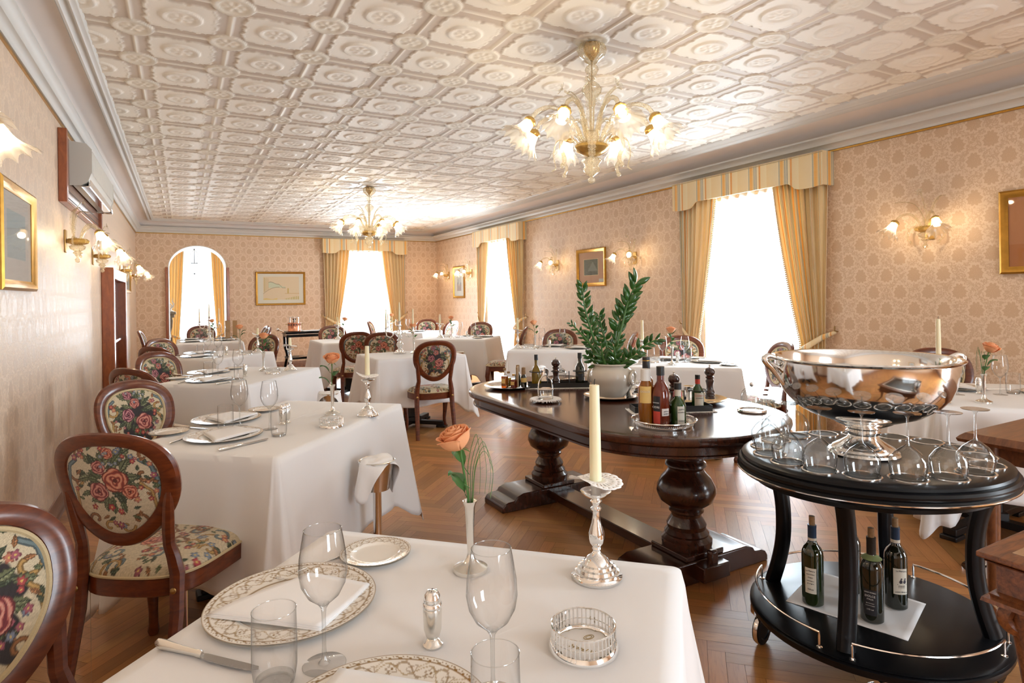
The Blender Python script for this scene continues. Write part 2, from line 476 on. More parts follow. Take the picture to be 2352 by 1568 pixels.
def paint(o, cols):
    me = o.data; a = me.color_attributes.new('paint', 'FLOAT_COLOR', 'POINT')
    buf = np.ones((len(me.vertices), 4), dtype=np.float32); buf[:, :3] = cols
    a.data.foreach_set('color', buf.ravel())
def npmesh(name, verts, quads, mat, parent=None, smooth=True):
    me = bpy.data.meshes.new(name); nv = len(verts); nf = len(quads)
    me.vertices.add(nv); me.vertices.foreach_set('co', np.asarray(verts, dtype=np.float32).ravel())
    me.loops.add(nf * 4); me.loops.foreach_set('vertex_index', np.asarray(quads, dtype=np.int32).ravel())
    me.polygons.add(nf); me.polygons.foreach_set('loop_start', np.arange(0, nf * 4, 4, dtype=np.int32))
    me.update(calc_edges=True); me.validate()
    me.polygons.foreach_set('use_smooth', [smooth] * nf)
    me.materials.append(mat)
    o = bpy.data.objects.new(name, me); COL.objects.link(o)
    if parent is not None: o.parent = parent
    return o
def gridq(nu, nv, off=0, flip=False):
    i, j = np.meshgrid(np.arange(nu - 1), np.arange(nv - 1)); a = (j * nu + i).ravel() + off
    q = np.stack([a, a + 1, a + 1 + nu, a + nu], 1)
    return q[:, ::-1] if flip else q
def set_uv(o, uv_by_vertex):
    me = o.data; l = me.uv_layers.new(name='UVMap')
    vi = np.empty(len(me.loops), dtype=np.int32); me.loops.foreach_get('vertex_index', vi)
    l.data.foreach_set('uv', np.asarray(uv_by_vertex, dtype=np.float32)[vi].ravel())
def sst(x, a, b):
    t = np.clip((x - a) / (b - a), 0, 1); return t * t * (3 - 2 * t)
# ------------------------------------------------------------------ the room
XL, XR, YF, YB = -.723, 5.04, 12.70, -3.2
ZG, ZC = 2.60, 2.845
TX, TY = .464, .4838
GX0, GY0 = -.465 * TX, 8.193 * TX
# --- floor: herringbone boards
def floor():
    L, W = .43, .0645
    g = .0007; vs = []; uv = []; cols = []
    r = random.Random(3)
    t1 = (W, W); t2 = (L, -L)
    ca, sa = math.cos(PI / 4), math.sin(PI / 4)
    ox, oy = 2.1, 4.7
    for i in range(-260, 261):
        for j in range(-40, 41):
            bx, by = i * t1[0] + j * t2[0], i * t1[1] + j * t2[1]
            for (x0, y0, x1, y1, hz) in ((0, 0, L, W, 1), (0, W, W, W + L, 0)):
                cx, cy = bx + (x0 + x1) / 2, by + (y0 + y1) / 2
                wx, wy = cx * ca - cy * sa + ox, cx * sa + cy * ca + oy
                if not (XL - .3 < wx < XR + .3 and YB - .3 < wy < 15.3): continue
                if wy > YF + .2 and not (-1.6 < wx < 2.4): continue
                base = np.array((.42, .18, .055)) * (.76 + .42 * r.random())
                base[1] *= .94 + .14 * r.random()
                u0, v0 = r.random() * 9, r.random() * 9
                for (px, py) in ((x0 + g, y0 + g), (x1 - g, y0 + g), (x1 - g, y1 - g), (x0 + g, y1 - g)):
                    qx, qy = bx + px, by + py
                    vs.append((qx * ca - qy * sa + ox, qx * sa + qy * ca + oy, 0.0))
                    a, b = (px - x0, py - y0) if hz else (py - y0, px - x0)
                    uv.append((u0 + a, v0 + b)); cols.append(base)
    q = np.arange(len(vs)).reshape(-1, 4)
    o = npmesh('floor', vs, q, M['parquet'], smooth=False)
    paint(o, np.array(cols)); set_uv(o, np.array(uv)); struct(o)
    b = MB().box(((XL + XR) / 2, (YB + 15.3) / 2, -.052), (XR - XL + 2.4, 15.3 - YB + .4, .1))
    struct(b.build('floor_subfloor', M['gap'], o))
floor()
# --- ceiling relief
def ceil_eval(X, Y):
    fx = (X - GX0) / TX; fy = (Y - GY0) / TY
    cx = (fx - np.round(fx)) * TX; cy = (fy - np.round(fy)) * TY          # to nearest lattice node
    mx = (fx - np.floor(fx) - .5) * TX; my = (fy - np.floor(fy) - .5) * TY  # to tile centre
    h = np.zeros_like(X)
    d = np.minimum(np.abs(cx), np.abs(cy))
    ridge = sst(d, .012, .008) * .007 + np.exp(-((d - .006) / .0025) ** 2) * .002
    rc = np.hypot(cx, cy); tc = np.arctan2(cy, cx)
    rm = np.hypot(mx, my); tm = np.arctan2(my, mx)
    def medal(r, th, R, ph):
        m = sst(r, R + .006, R) * .007
        m += np.exp(-((r - R * .97) / .005) ** 2) * .006 + np.exp(-((r - R * .80) / .004) ** 2) * .004
        m -= sst(r, R * .76, R * .70) * .004
        pet = (.5 + .5 * np.cos(6 * th + ph)) * np.exp(-((r - R * .38) / (R * .2)) ** 2) * .0075
        pet += np.exp(-(r / (R * .14)) ** 2) * .008
        vein = (.5 + .5 * np.cos(24 * th)) * .0012 * np.exp(-((r - R * .38) / (R * .2)) ** 2)
        return m + pet - vein
    mc = medal(rc, tc, .096, 0.5); incirc = sst(rc, .106, .100)
    mm = medal(rm, tm, .094, 2.0)
    # cartouche
    n = 3.5
    ex = (np.abs(np.cos(tm)) ** n + np.abs(np.sin(tm)) ** n) ** (-1 / n)
    lob = 1 + .045 * np.cos(4 * tm) * -1 + .03 * np.cos(16 * tm + .5) + .018 * np.sin(28 * tm)
    notch = np.exp(-((np.mod(tm + PI / 8, PI / 4) - PI / 8) / .05) ** 2)
    rb = .172 * ex * lob * (1 + .02 * notch)
    plate = sst(rm, rb + .003, rb - .003)
    hp = plate * .006 + np.exp(-((rm - rb + .004) / .004) ** 2) * .004
    h = np.maximum(ridge, mc * (rc < .125))
    h = np.where(rc < .104, mc + .001, ridge)
    h = np.where(rc < .104, h, np.maximum(h, hp))
    h = h + mm * sst(rm, .12, .11) * .9
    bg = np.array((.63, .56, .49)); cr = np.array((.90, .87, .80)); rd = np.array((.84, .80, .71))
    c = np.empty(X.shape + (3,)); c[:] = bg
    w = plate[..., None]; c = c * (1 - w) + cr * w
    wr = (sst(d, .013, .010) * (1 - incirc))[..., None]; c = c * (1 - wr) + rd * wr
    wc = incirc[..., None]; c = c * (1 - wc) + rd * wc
    return h, c
def ceiling():
    x0, x1 = -.44, 4.59
    for k, (y0, y1, st) in enumerate(((1.2, 12.44, .0088), (YB + .28, 1.2, .03))):
        nx = int((x1 - x0) / st) + 1; ny = int((y1 - y0) / st) + 1
        X, Y = np.meshgrid(np.linspace(x0, x1, nx), np.linspace(y0, y1, ny))
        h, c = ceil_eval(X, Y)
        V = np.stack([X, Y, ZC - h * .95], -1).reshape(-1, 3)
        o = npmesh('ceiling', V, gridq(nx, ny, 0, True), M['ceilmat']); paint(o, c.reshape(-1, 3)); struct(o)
    b = MB().box(((XL + XR) / 2, (YB + 15.3) / 2, ZC + .08), (XR - XL + 1.6, 15.3 - YB + .6, .12))
    struct(b.build('ceiling_slab', M['plaster']))
ceiling()
# --- cornices and cove as one closed run round the room
def run(name, prof, mat, n_in=None):
    vs = []
    for (w, z) in prof:
        l, r, f, bk = XL + w * .297, XR - w * .47, YF - w * .28, YB + w * .28
        vs += [(l, bk, z), (r, bk, z), (r, f, z), (l, f, z)]
    fs = []
    for j in range(len(prof) - 1):
        for i in range(4):
            i2 = (i + 1) % 4
            fs.append((j * 4 + i, (j + 1) * 4 + i, (j + 1) * 4 + i2, j * 4 + i2))
    m = MB().add(vs, fs, 0, False)
    return struct(m.build(name, mat))
run('trim_1', [(0, 2.592), (.035, 2.592), (.035, 2.606), (0, 2.606)], M['gold'])
run('trim_2', [(0, 2.607), (.06, 2.607), (.07, 2.625), (.13, 2.645), (.18, 2.65), (.19, 2.668), (.24, 2.69), (.30, 2.70), (.30, 2.714), (.24, 2.722)], M['cornice'])
cv = [(.10 + .62 * (1 - math.cos(a)), 2.715 + .105 * math.sin(a)) for a in [PI / 2 * i / 10 for i in range(11)]]
run('trim_3', cv, M['plaster'])
run('trim_4', [(.70, 2.83), (.70, 2.805), (.725, 2.795), (.76, 2.797), (.80, 2.812), (.86, 2.818), (.87, 2.808), (.90, 2.806), (.93, 2.815), (.98, 2.822), (1.0, 2.835), (1.02, 2.85)], M['cornice'])
# --- walls
def wall_run(name, axis, c0, c1, lo, hi, mat, openings, z1=2.95, extra=None):
    """slab between c0 and c1 on the other axis, running lo..hi, with rectangular openings (a, b, z0, z1)"""
    m = MB(); cuts = sorted(openings)
    def seg(a, b, za, zb):
        if b - a < 1e-4 or zb - za < 1e-4: return
        if axis == 'y': m.box(((c0 + c1) / 2, (a + b) / 2, (za + zb) / 2), (abs(c1 - c0), b - a, zb - za))
        else: m.box(((a + b) / 2, (c0 + c1) / 2, (za + zb) / 2), (b - a, abs(c1 - c0), zb - za))
    p = lo
    for (a, b, za, zb) in cuts:
        seg(p, a, 0, z1); seg(a, b, 0, za); seg(a, b, zb, z1); p = b
    seg(p, hi, 0, z1)
    if extra: extra(m)
    return struct(m.build(name, mat))
WA, WBw, WCw = 4.18, 9.55, -1.2           # window centres on the right wall
HWW = .60
wz0, wz1 = .06, 2.34
wall_run('wall_left', 'y', XL - .3, XL, YB - .3, YF + .6, M['wall_left'], [])
wall_run('wall_right', 'y', XR, XR + .32, YB - .3, YF + .6, M['wall_y'], [(c - HWW, c + HWW, wz0, wz1) for c in (WCw, WA, WBw)])
wall_run('wall_front', 'x', YB - .3, YB, XL, XR, M['wall_x'], [(1.2, 2.6, .5, 2.42)])
AX, AH, AZ, AR = .265, .485, 1.98, .41
BW = 3.41
def arch_z(x): return AZ + AR * math.sqrt(max(0, 1 - ((x - AX) / AH) ** 2))
def archfill(m):
    n = 28; top = 2.95
    xs = [AX - AH * math.cos(PI * i / n) for i in range(n + 1)]
    for a, b in zip(xs[:-1], xs[1:]):
        za, zb = arch_z(a), arch_z(b)
        vs = [(a, YF, za), (b, YF, zb), (b, YF, top), (a, YF, top), (a, YF + .6, za), (b, YF + .6, zb), (b, YF + .6, top), (a, YF + .6, top)]
        m.add(vs, [(0, 1, 2, 3), (5, 4, 7, 6), (4, 5, 1, 0)], 0, False)
wall_run('wall_back', 'x', YF, YF + .6, XL - .0, XR, M['wall_x'], [(AX - AH, AX + AH, 0, 2.95), (BW - .52, BW + .52, wz0, wz1)], extra=archfill)
def arch_lining():
    m = MB(); n = 36; pts = [(AX - AH, 0.0)] + [(AX - AH * math.cos(PI * i / n), arch_z(AX - AH * math.cos(PI * i / n))) for i in range(n + 1)] + [(AX + AH, 0.0)]
    ins = .012; vs = []
    for (x, z) in pts:
        d = math.hypot(x - AX, max(0, z - AZ)) or 1
        xi, zi = (x - (x - AX) / d * ins, z - (max(0, z - AZ)) / d * ins) if z > AZ else (x + ins * (1 if x < AX else -1), z)
        vs += [(x, YF - .004, z), (xi, YF - .004, zi), (xi, YF + .6, zi), (x, YF + .6, z)]
    fs = []
    for i in range(len(pts) - 1):
        for k in range(3): fs.append((i * 4 + k, (i + 1) * 4 + k, (i + 1) * 4 + k + 1, i * 4 + k + 1))
    m.add(vs, fs, 0, False); struct(m.build('trim_5', M['arch_paint']))
    for k, x in enumerate((AX - AH - .022, AX + AH + .022)):
        struct(MB().box((x, YF - .012, AZ / 2), (.042, .05, AZ)).build('trim_%d' % (6 + k), M['trim_wood'], bevel=.004))
arch_lining()
# baseboards
def baseboard(name, x0, y0, x1, y1, nx, ny):
    m = MB(); pr = [(0, 0), (.028, 0), (.028, .02), (.02, .03), (.02, .085), (.012, .10), (.008, .118), (0, .12)]
    vs = []
    for (d, z) in pr: vs += [(x0 + nx * d, y0 + ny * d, z), (x1 + nx * d, y1 + ny * d, z)]
    fs = [(2 * j, 2 * j + 1, 2 * j + 3, 2 * j + 2) for j in range(len(pr) - 1)]
    m.add(vs, fs, 0, False); return struct(m.build(name, M['base_wood']))
baseboard('baseboard_left', XL, YB, XL, 7.3, 1, 0); baseboard('baseboard_left', XL, 9.0, XL, YF, 1, 0)
for a, b in ((YB, WCw - .62), (WCw + .62, WA - .62), (WA + .62, WBw - .62), (WBw + .62, YF)): baseboard('baseboard_right', XR, a, XR, b, -1, 0)
for a, b in ((XL, AX - AH - .05), (AX + AH + .05, BW - .54), (BW + .54, XR)): baseboard('baseboard_back', a, YF, b, YF, 0, -1)
# --- windows with their daylight
LIGHTK = 1.0
WINDOW_N = [0]
def window(cx, cy, rot, half, z0, z1, thick, power, leafs=2):
    """local x along the wall, local +y into the room; built at the outer face"""
    WINDOW_N[0] += 1
    root = empty('window_%d' % WINDOW_N[0], (cx, cy, 0), rot); root['kind'] = 'structure'
    m = MB(); w = .06; yo = -thick + .08
    for s in (-1, 1): m.box((s * (half - w / 2), yo, (z0 + z1) / 2), (w, .06, z1 - z0))
    for z in (z0 + w / 2, z1 - w / 2): m.box((0, yo, z), (2 * half, .06, w))
    m.box((0, yo, (z0 + z1) / 2), (.07, .06, z1 - z0))
    f = m.build('window_frame', M['arch_paint'], root, bevel=.004)
    p = MB().box((0, yo, (z0 + z1) / 2), (2 * half - .1, .006, z1 - z0 - .1)).build('window_pane', M['pane'], root)
    for o in (root, f, p): struct(o)
    L = bpy.data.lights.new('daylight', 'AREA'); L.shape = 'RECTANGLE'; L.size = 2 * half; L.size_y = z1 - z0
    L.energy = power; L.color = (.78, .90, 1.0)
    lo = bpy.data.objects.new('daylight', L); COL.objects.link(lo); lo.parent = root
    lo.location = (0, -thick - .06, (z0 + z1) / 2); lo.rotation_euler = (-PI / 2, 0, 0)
    # area light points along local -Z; turned so that -Z goes to +y (into the room)
    lo.rotation_euler = (PI / 2, 0, 0); lo.scale = (1, 1, 1)
    lo.rotation_euler = (PI / 2, 0, 0)
    return root
# --- curtains
def drape_mesh(side, W, top, xi_top, xi_tie, ztie, nf=7, cloth=1.5):
    nu, nv = 110, 44; V = np.empty((nv, nu, 3)); UV = np.empty((nv, nu, 2))
    for j in range(nv):
        v = j / (nv - 1); z = top * (1 - v) + .03 * v
        if z > ztie:
            t = (top - z) / (top - ztie); xi = xi_top + (xi_tie - xi_top) * t ** 1.35; xo = W - .02 * t; amp = .034 * (1 - .5 * t)
            sag = 0
        else:
            t = (ztie - z) / ztie; xi = xi_tie - .07 * math.sin(min(1, t * 2.2) * PI / 2); xo = W - .02; amp = .017 + .012 * t
        for i in range(nu):
            s = i / (nu - 1)
            ss_ = s + .035 * math.sin(2 * PI * nf * s + 1.1)
            x = xi + (xo - xi) * ss_
            dz = -(.06 * (1 - s) if z > ztie else 0) * max(0, (top - z) / (top - ztie)) if z > ztie else 0
            y = .075 + amp * math.sin(2 * PI * nf * s + .4 * math.sin(3 * v + side)) + .006 * math.sin(17 * s + 5 * v)
            V[j, i] = (side * x, y, z + 0 * dz); UV[j, i] = (s * cloth, z)
    return V, UV, nu, nv
def curtain(cx, cy, rot, side, W, top, xi_top, xi_tie, ztie, label, group, cat='curtain', seed=0):
    V, UV, nu, nv = drape_mesh(side, W, top, xi_top, xi_tie, ztie, 7, 1.5)
    root = empty('curtain', (cx, cy, 0), rot)
    o = npmesh('drape', V.reshape(-1, 3), gridq(nu, nv, 0, side > 0), M['drape'], root); set_uv(o, UV.reshape(-1, 2) + seed)
    md = o.modifiers.new('thick', 'SOLIDIFY'); md.thickness = .003
    m = MB()
    for j in range(0, nv * 3):
        v = j / (nv * 3); z = top * (1 - v) + .03 * v
        if z < ztie - .02 or z > top - .04: continue
        k = int(v * (nv - 1)); p = V[k, 0] * (1 - (v * (nv - 1) - k)) + V[min(nv - 1, k + 1), 0] * (v * (nv - 1) - k)
        m.sphere((p[0] - side * .012, p[1], z), .0085, 5)
    m.build('fringe', M['gimp'], root)
    b = MB(); y0 = .10
    P = [(W + .05, .02, ztie + .14), (W - .03, .10, ztie + .09), ((W + xi_tie) / 2 - .03, .135, ztie + .0), (xi_tie - .015, .12, ztie - .06), (xi_tie - .03, .05, ztie - .07)]
    def band(u, v):
        t = u * (len(P) - 1); k = min(int(t), len(P) - 2); f = t - k
        p = Vector(P[k]).lerp(Vector(P[k + 1]), f); w = .012 + .016 * math.sin(PI * min(1, u * 1.1))
        return (side * p.x, p.y + .008 * math.sin(PI * v), p.z + (v - .5) * 2 * w)
    b.grid(band, 24, 6); tb = b.build('tieback', M['pelmet'], root); 
    vs = [(p.co.x * 1.0, p.co.z * 1.0) for p in tb.data.vertices]; set_uv(tb, np.array([((i % 24) / 23 * .8, 0.0) for i in range(len(vs))]))
    tb.modifiers.new('thick', 'SOLIDIFY').thickness = .004
    MB().tube([(side * (W + .05), 0.0, ztie + .14), (side * (W + .05), .05, ztie + .15), (side * (W + .06), .06, ztie + .19)], .006, 6).build('hook', M['brass'], root)
    tag(root, label, cat, group); return root
def pelmet(cx, cy, rot, W, label, z1=2.59, depth=.16):
    zb_c, zb_e = 2.355, 2.295
    n = 60; out = []
    for i in range(n + 1):
        x = -W + 2 * W * i / n; a = abs(x)
        e = W * .66
        zb = zb_c + (zb_e - zb_c) * float(sst(a, e - .05, e + .06)) - .012 * math.sin(PI * min(1, max(0, (a - e) / (W - e)))) 
        out.append((x, zb))
    m = MB(); vs = []; uvx = []
    # front outer, front inner
    for (x, zb) in out: vs += [(x, depth, zb), (x, depth, z1), (x, depth - .018, zb), (x, depth - .018, z1)]
    fs = []
    for i in range(n):
        a, b = i * 4, (i + 1) * 4
        fs += [(a, a + 1, b + 1, b), (a + 2, b + 2, b + 3, a + 3), (a, b, b + 2, a + 2)]
    m.add(vs, fs, 0, False)
    for s in (-1, 1):
        m.box((s * (W - .009), depth / 2, (z1 + zb_e) / 2), (.018, depth - .001, z1 - zb_e))
    m.box((0, depth / 2, z1 - .008), (2 * W - .03, depth - .02, .016))
    o = m.build('pelmet', M['pelmet'], None, (cx, cy, 0), rot)
    set_uv(o, np.array([(p.co.x + (p.co.y * 1.0 if abs(p.co.x) > W - .02 else 0), p.co.z) for p in o.data.vertices]))
    pb = MB().tube([(-W, depth + .004, z1 - .01), (W, depth + .004, z1 - .01)], .005, 6)
    pb.build('piping', M['gimp'], o)
    tag(o, label, 'pelmet', 'striped pelmets over the windows'); return o
def sheer(cx, cy, rot, half, z1, label):
    def f(u, v):
        x = -half + 2 * half * u; z = z1 * (1 - v) + .03 * v
        return (x, .012 + .014 * math.sin(u * 2 * PI * 13 + math.sin(v * 2) * .6) + .006 * math.sin(u * 41 + v), z)
    o = MB().grid(f, 150, 12).build('sheer_curtain', M['sheer'], None, (cx, cy, 0), rot)
    tag(o, label, 'sheer curtain', 'white sheer curtains'); return o
PWR = dict(A=260, B=440, C=250, K=460, F=150, H=240)
window(XR, WA, PI / 2, HWW, wz0, wz1, .32, PWR['A']); window(XR, WBw, PI / 2, HWW, wz0, wz1, .32, PWR['B'])
window(XR, WCw, PI / 2, HWW, wz0, wz1, .32, PWR['C']); window(BW, YF, PI, .52, wz0, wz1, .6, PWR['K'])  # the WCw window is unseen, behind the camera, added for overall fill
window(1.9, YB, 0, .7, .5, 2.42, .3, PWR['F'])  # unseen window in the wall behind the camera, added as fill light
for (cx, cy, rot, W, it, nm, sd) in ((XR, WA, PI / 2, .91, .33, 'near right window', 0.0), (XR, WBw, PI / 2, .90, .34, 'farther right window', .4), (BW, YF, PI, .89, .32, 'end wall window', .77)):
    pelmet(cx, cy, rot, W, 'scalloped cream and yellow striped pelmet over the %s' % nm)
    for s in (-1, 1):
        if rot == PI: wh = 'left' if s > 0 else 'right'
        else: wh = 'right' if s < 0 else 'left'
        curtain(cx, cy, rot, s, W - .035, 2.50, it, .62 if W > .895 else .56, .87, 'golden striped drape tied back %s of the %s' % (wh, nm), 'striped drapes at the windows', seed=sd + s * .1)
    sheer(cx, cy, rot, min(.78, W - .15), 2.45, 'white sheer curtain glowing in the %s' % nm)
# --- the further room seen through the arch
AY = 15.1
wall_run('wall_back', 'x', AY, AY + .3, -1.6, 2.4, M['wall_x'], [(-.35, .97, .06, 2.5)])
struct(MB().box((-1.65, 14.2, 1.47), (.1, 2.1, 2.95)).build('wall_left', M['plaster'])); struct(MB().box((2.45, 14.2, 1.47), (.1, 2.1, 2.95)).build('wall_right', M['plaster']))
window(.31, AY, PI, .66, .06, 2.5, .3, PWR['H'])
for s in (-1, 1):
    curtain(.31, AY, PI, s, .72, 2.80, .24, .36, .60, 'golden drape beyond the arch, %s of the far window' % ('left' if s > 0 else 'right'), 'golden drapes beyond the arch', seed=.3 * s)
sheer(.31, AY, PI, .62, 2.8, 'white sheer curtain in the window beyond the arch')
# fireplace jamb
r = empty('fireplace', (-.50, 13.95, 0)); m = MB()
m.box((0, 0, .04), (.72, .34, .08)); m.box((-.02, 0, .55), (.62, .24, .96)); m.box((0, 0, 1.06), (.72, .36, .07)); m.box((0, 0, 1.115), (.78, .40, .05))
m.build('surround', M['stone'], r, bevel=.01)
s_ = MB(); s_.tube([(.27, -.13, 1.02), (.28, -.19, .96), (.28, -.18, .84), (.27, -.13, .74), (.27, -.155, .68)], [.05, .055, .045, .03, .02], 10); s_.sphere((.28, -.18, .95), .05, 8)
s_.box((.27, -.13, .38), (.10, .04, .5)); s_.build('scroll_bracket', M['stone'], r)
tag(r, 'carved grey stone fireplace beyond the arch', 'fireplace')
r = empty('figurine', (-.21, 13.9, 1.141)); m = MB()
m.lathe([(.001, 0), (.06, 0), (.065, .015), (.03, .03), (.02, .05), (.03, .07), (.001, .075)], 16)
m.tube([(0, 0, .07), (.03, 0, .12), (-.01, 0, .17), (-.045, 0, .22), (-.03, 0, .28)], [.014, .018, .014, .011, .004], 8)
m.tube([(.01, .01, .07), (.05, .01, .10), (.065, 0, .16), (.035, 0, .21), (.05, 0, .27)], [.012, .014, .014, .01, .004], 8)
m.build('body', M['porcelain'], r); tag(r, 'white twisting porcelain ornament on the stone mantelpiece', 'figurine')
# hanging lantern
r = empty('hanging_lantern', (.235, 14.2, 2.86)); m = MB()
m.tube([(0, 0, 0), (0, 0, -.72)], .007, 6); m.box((0, 0, -.725), (.13, .13, .012))
for s in (-1, 1):
    m.tube([(0, 0, -.42), (s * .05, 0, -.50), (s * .07, 0, -.53), (s * .055, 0, -.57), (s * .085, 0, -.63), (s * .07, 0, -.69), (s * .04, 0, -.72)], .005, 6)
    m.tube([(s * .07, 0, -.53), (s * .085, 0, -.525), (s * .088, 0, -.54)], .004, 5)
m.build('bracket', M['iron'], r)
MB().lathe([(.03, -.73), (.075, -.78), (.085, -.84), (.06, -.90), (.02, -.93)], 16).build('globe', M['glass'], r)
MB().lathe([(.001, -.96), (.012, -.95), (.02, -.93), (.001, -.925)], 10).build('finial', M['iron'], r)
tag(r, 'black iron lantern with a clear globe hanging beyond the arch', 'lantern')
# ------------------------------------------------------------------ tapestry painting (woven pattern as vertex paint)
def polydist(P, pts):
    d = np.full(len(P), 9.0)
    for a, b in zip(pts[:-1], pts[1:]):
        ab = b - a; L = (ab @ ab) + 1e-12
        t = np.clip(((P - a) @ ab) / L, 0, 1)
        d = np.minimum(d, np.hypot(*(P - a - t[:, None] * ab).T))
    return d
def spiral(c, r0, r1, a0, turns, sgn=1, n=26):
    t = np.linspace(0, 1, n); a = a0 + sgn * turns * 2 * PI * t; r = r0 + (r1 - r0) * t ** .8
    return np.stack([c[0] + r * np.cos(a), c[1] + r * np.sin(a)], 1)
def tapestry(P, feats, seed=1, dark=None):
    rg = np.random.default_rng(seed); n = len(P)
    c = np.empty((n, 3)); c[:] = (.53, .45, .31)
    c *= (1 + .10 * rg.standard_normal(n))[:, None]
    if dark is not None:
        cx, cy, rx, ry = dark
        q = P - (cx, cy); th = np.arctan2(q[:, 1] / ry, q[:, 0] / rx); r = np.hypot(q[:, 0] / rx, q[:, 1] / ry)
        w = sst(r, 1.0 + .16 * np.sin(5 * th) + .1 * np.sin(11 * th), .92 + .16 * np.sin(5 * th) + .1 * np.sin(11 * th))[:, None]
        c = c * (1 - w) + np.array((.025, .02, .022)) * w
    for f in feats:
        k = f[0]
        if k == 'scroll':
            _, pts, w, col = f; pts = np.asarray(pts)
            d = polydist(P, pts); m = d < w
            inner = d < w * .45
            c[m] = np.array(col) * .45; c[inner] = col
        elif k == 'leaf':
            _, x, y, a, L, W, col = f
            q = P - (x, y); u = q[:, 0] * math.cos(a) + q[:, 1] * math.sin(a); v = -q[:, 0] * math.sin(a) + q[:, 1] * math.cos(a)
            t = u / L; ok = (t > 0) & (t < 1)
            wd = W * np.sin(PI * np.clip(t, 0, 1) ** .8) * (1 + .18 * np.sin(26 * np.clip(t, 0, 1)))
            m = ok & (np.abs(v) < wd); cc = np.array(col)
            c[m] = cc * .35
            m2 = ok & (np.abs(v) < wd * .72); c[m2] = cc
            m3 = ok & (v > 0) & (v < wd * .5) & (np.sin(t * 30) > 0); c[m3] = cc * 1.9 + .03
            m4 = ok & (np.abs(v) < W * .10); c[m4] = (.02, .025, .015)
        elif k == 'rose':
            _, x, y, R, ph, pal = f
            q = P - (x, y); r = np.hypot(q[:, 0], q[:, 1]) / R; th = np.arctan2(q[:, 1], q[:, 0]) + ph
            edge = .86 + .14 * np.abs(np.sin(2.5 * th))
            m = r < edge
            s = np.sin(r * 17 + 1.6 * np.sin(3 * th + r * 5))
            hi, mid, lo = [np.array(z) for z in pal]
            col = np.where((s > .35)[:, None], hi, np.where((s > -.45)[:, None], mid, lo))
            col = np.where((r > edge - .09)[:, None], lo * .7, col)
            col = np.where((r < .16)[:, None], lo * .5, col)
            c[m] = col[m]
        elif k == 'bud':
            _, x, y, R, ph, col = f
            q = P - (x, y); r = np.hypot(q[:, 0], q[:, 1]) / R; th = np.arctan2(q[:, 1], q[:, 0]) + ph
            m = r < (.55 + .45 * np.abs(np.cos(2.5 * th))); c[m] = np.array(col)
            m = m & (r > .68); c[m] = np.array(col) * .5
            m = r < .22; c[m] = (.6, .42, .12)
    c *= (1 + .12 * np.sin(P[:, 0] * 2400) * np.sin(P[:, 1] * 2400))[:, None]
    return np.clip(c, 0.004, 1)
PINK = ((.56, .26, .20), (.40, .11, .085), (.16, .025, .03)); SALM = ((.62, .28, .17), (.46, .11, .06), (.20, .03, .02)); MAUV = ((.50, .24, .24), (.26, .06, .09), (.09, .015, .03))
GR = (.10, .12, .055); GRD = (.05, .065, .035); GD = (.42, .25, .08); BRN = (.26, .11, .04); BLU = (.14, .19, .20)
def feats_back(seed, dark=False):
    r = random.Random(seed); F = []
    for s in (-1, 1):
        F.append(('scroll', spiral((s * .115, .03), .046, .008, PI * (0.5 if s > 0 else .5), .95, -s), .0062, BRN if not dark else GD))
        F.append(('scroll', [(s * .10, -.17), (s * .135, -.10), (s * .13, -.03), (s * .10, .0)], .006, GD))
        F.append(('scroll', spiral((s * .075, -.13), .036, .006, -PI / 2, .9, s), .0055, BRN))
        F.append(('scroll', [(s * .15, -.06), (s * .155, 0), (s * .14, .06), (s * .11, .08)], .0075, BLU))
        F.append(('scroll', spiral((s * .03, -.155), .026, .006, PI, .8, -s), .005, GD))
    for k in range(54):
        a = r.uniform(0, 2 * PI); d = r.uniform(.02, .085)
        F.append(('leaf', d * math.cos(a), .01 + d * 1.1 * math.sin(a), a + r.uniform(-.5, .5), r.uniform(.035, .06), r.uniform(.009, .015), r.choice((GR, GRD, (.13, .14, .07)))))
    for k in range(34):
        a = r.uniform(0, 2 * PI); d = r.uniform(.105, .155)
        F.append(('leaf', d * math.cos(a) * .9, .01 + d * 1.05 * math.sin(a), a + r.uniform(-1.2, 1.2), r.uniform(.02, .035), .006, r.choice((GR, GRD, BRN))))
    for k in range(26):
        a = r.uniform(0, 2 * PI); d = r.uniform(.10, .16)
        F.append(('bud', d * math.cos(a) * .92, .01 + d * 1.05 * math.sin(a), r.uniform(.007, .013), r.random() * 6, r.choice(((.36, .06, .06), (.32, .09, .12), (.18, .2, .26), (.45, .16, .10)))))
    P3 = (SALM, PINK, SALM) if not dark else (PINK, MAUV, PINK)
    F.append(('rose', -.035 if dark else -.02, -.045 if dark else .01, .046, 0.3, P3[0]))
    F.append(('rose', .045, .0 if dark else -.03, .036, 1.0, P3[1]))
    F.append(('rose', -.062 if not dark else .0, -.03 if not dark else .055, .028, 2.0, P3[2]))
    F.append(('rose', .03, .055 if not dark else .10, .026, 2.6, P3[1]))
    F.append(('rose', -.01, .105 if not dark else .135, .021, .7, P3[0]))
    F.append(('bud', .01, -.085, .014, .4, (.40, .05, .05))); F.append(('bud', -.02, -.10, .012, 1.4, (.42, .07, .07)))
    for k in range(9): F.append(('bud', r.uniform(-.06, .06), r.uniform(.05, .12), .007, r.random() * 6, (.2, .24, .3)))
    return F
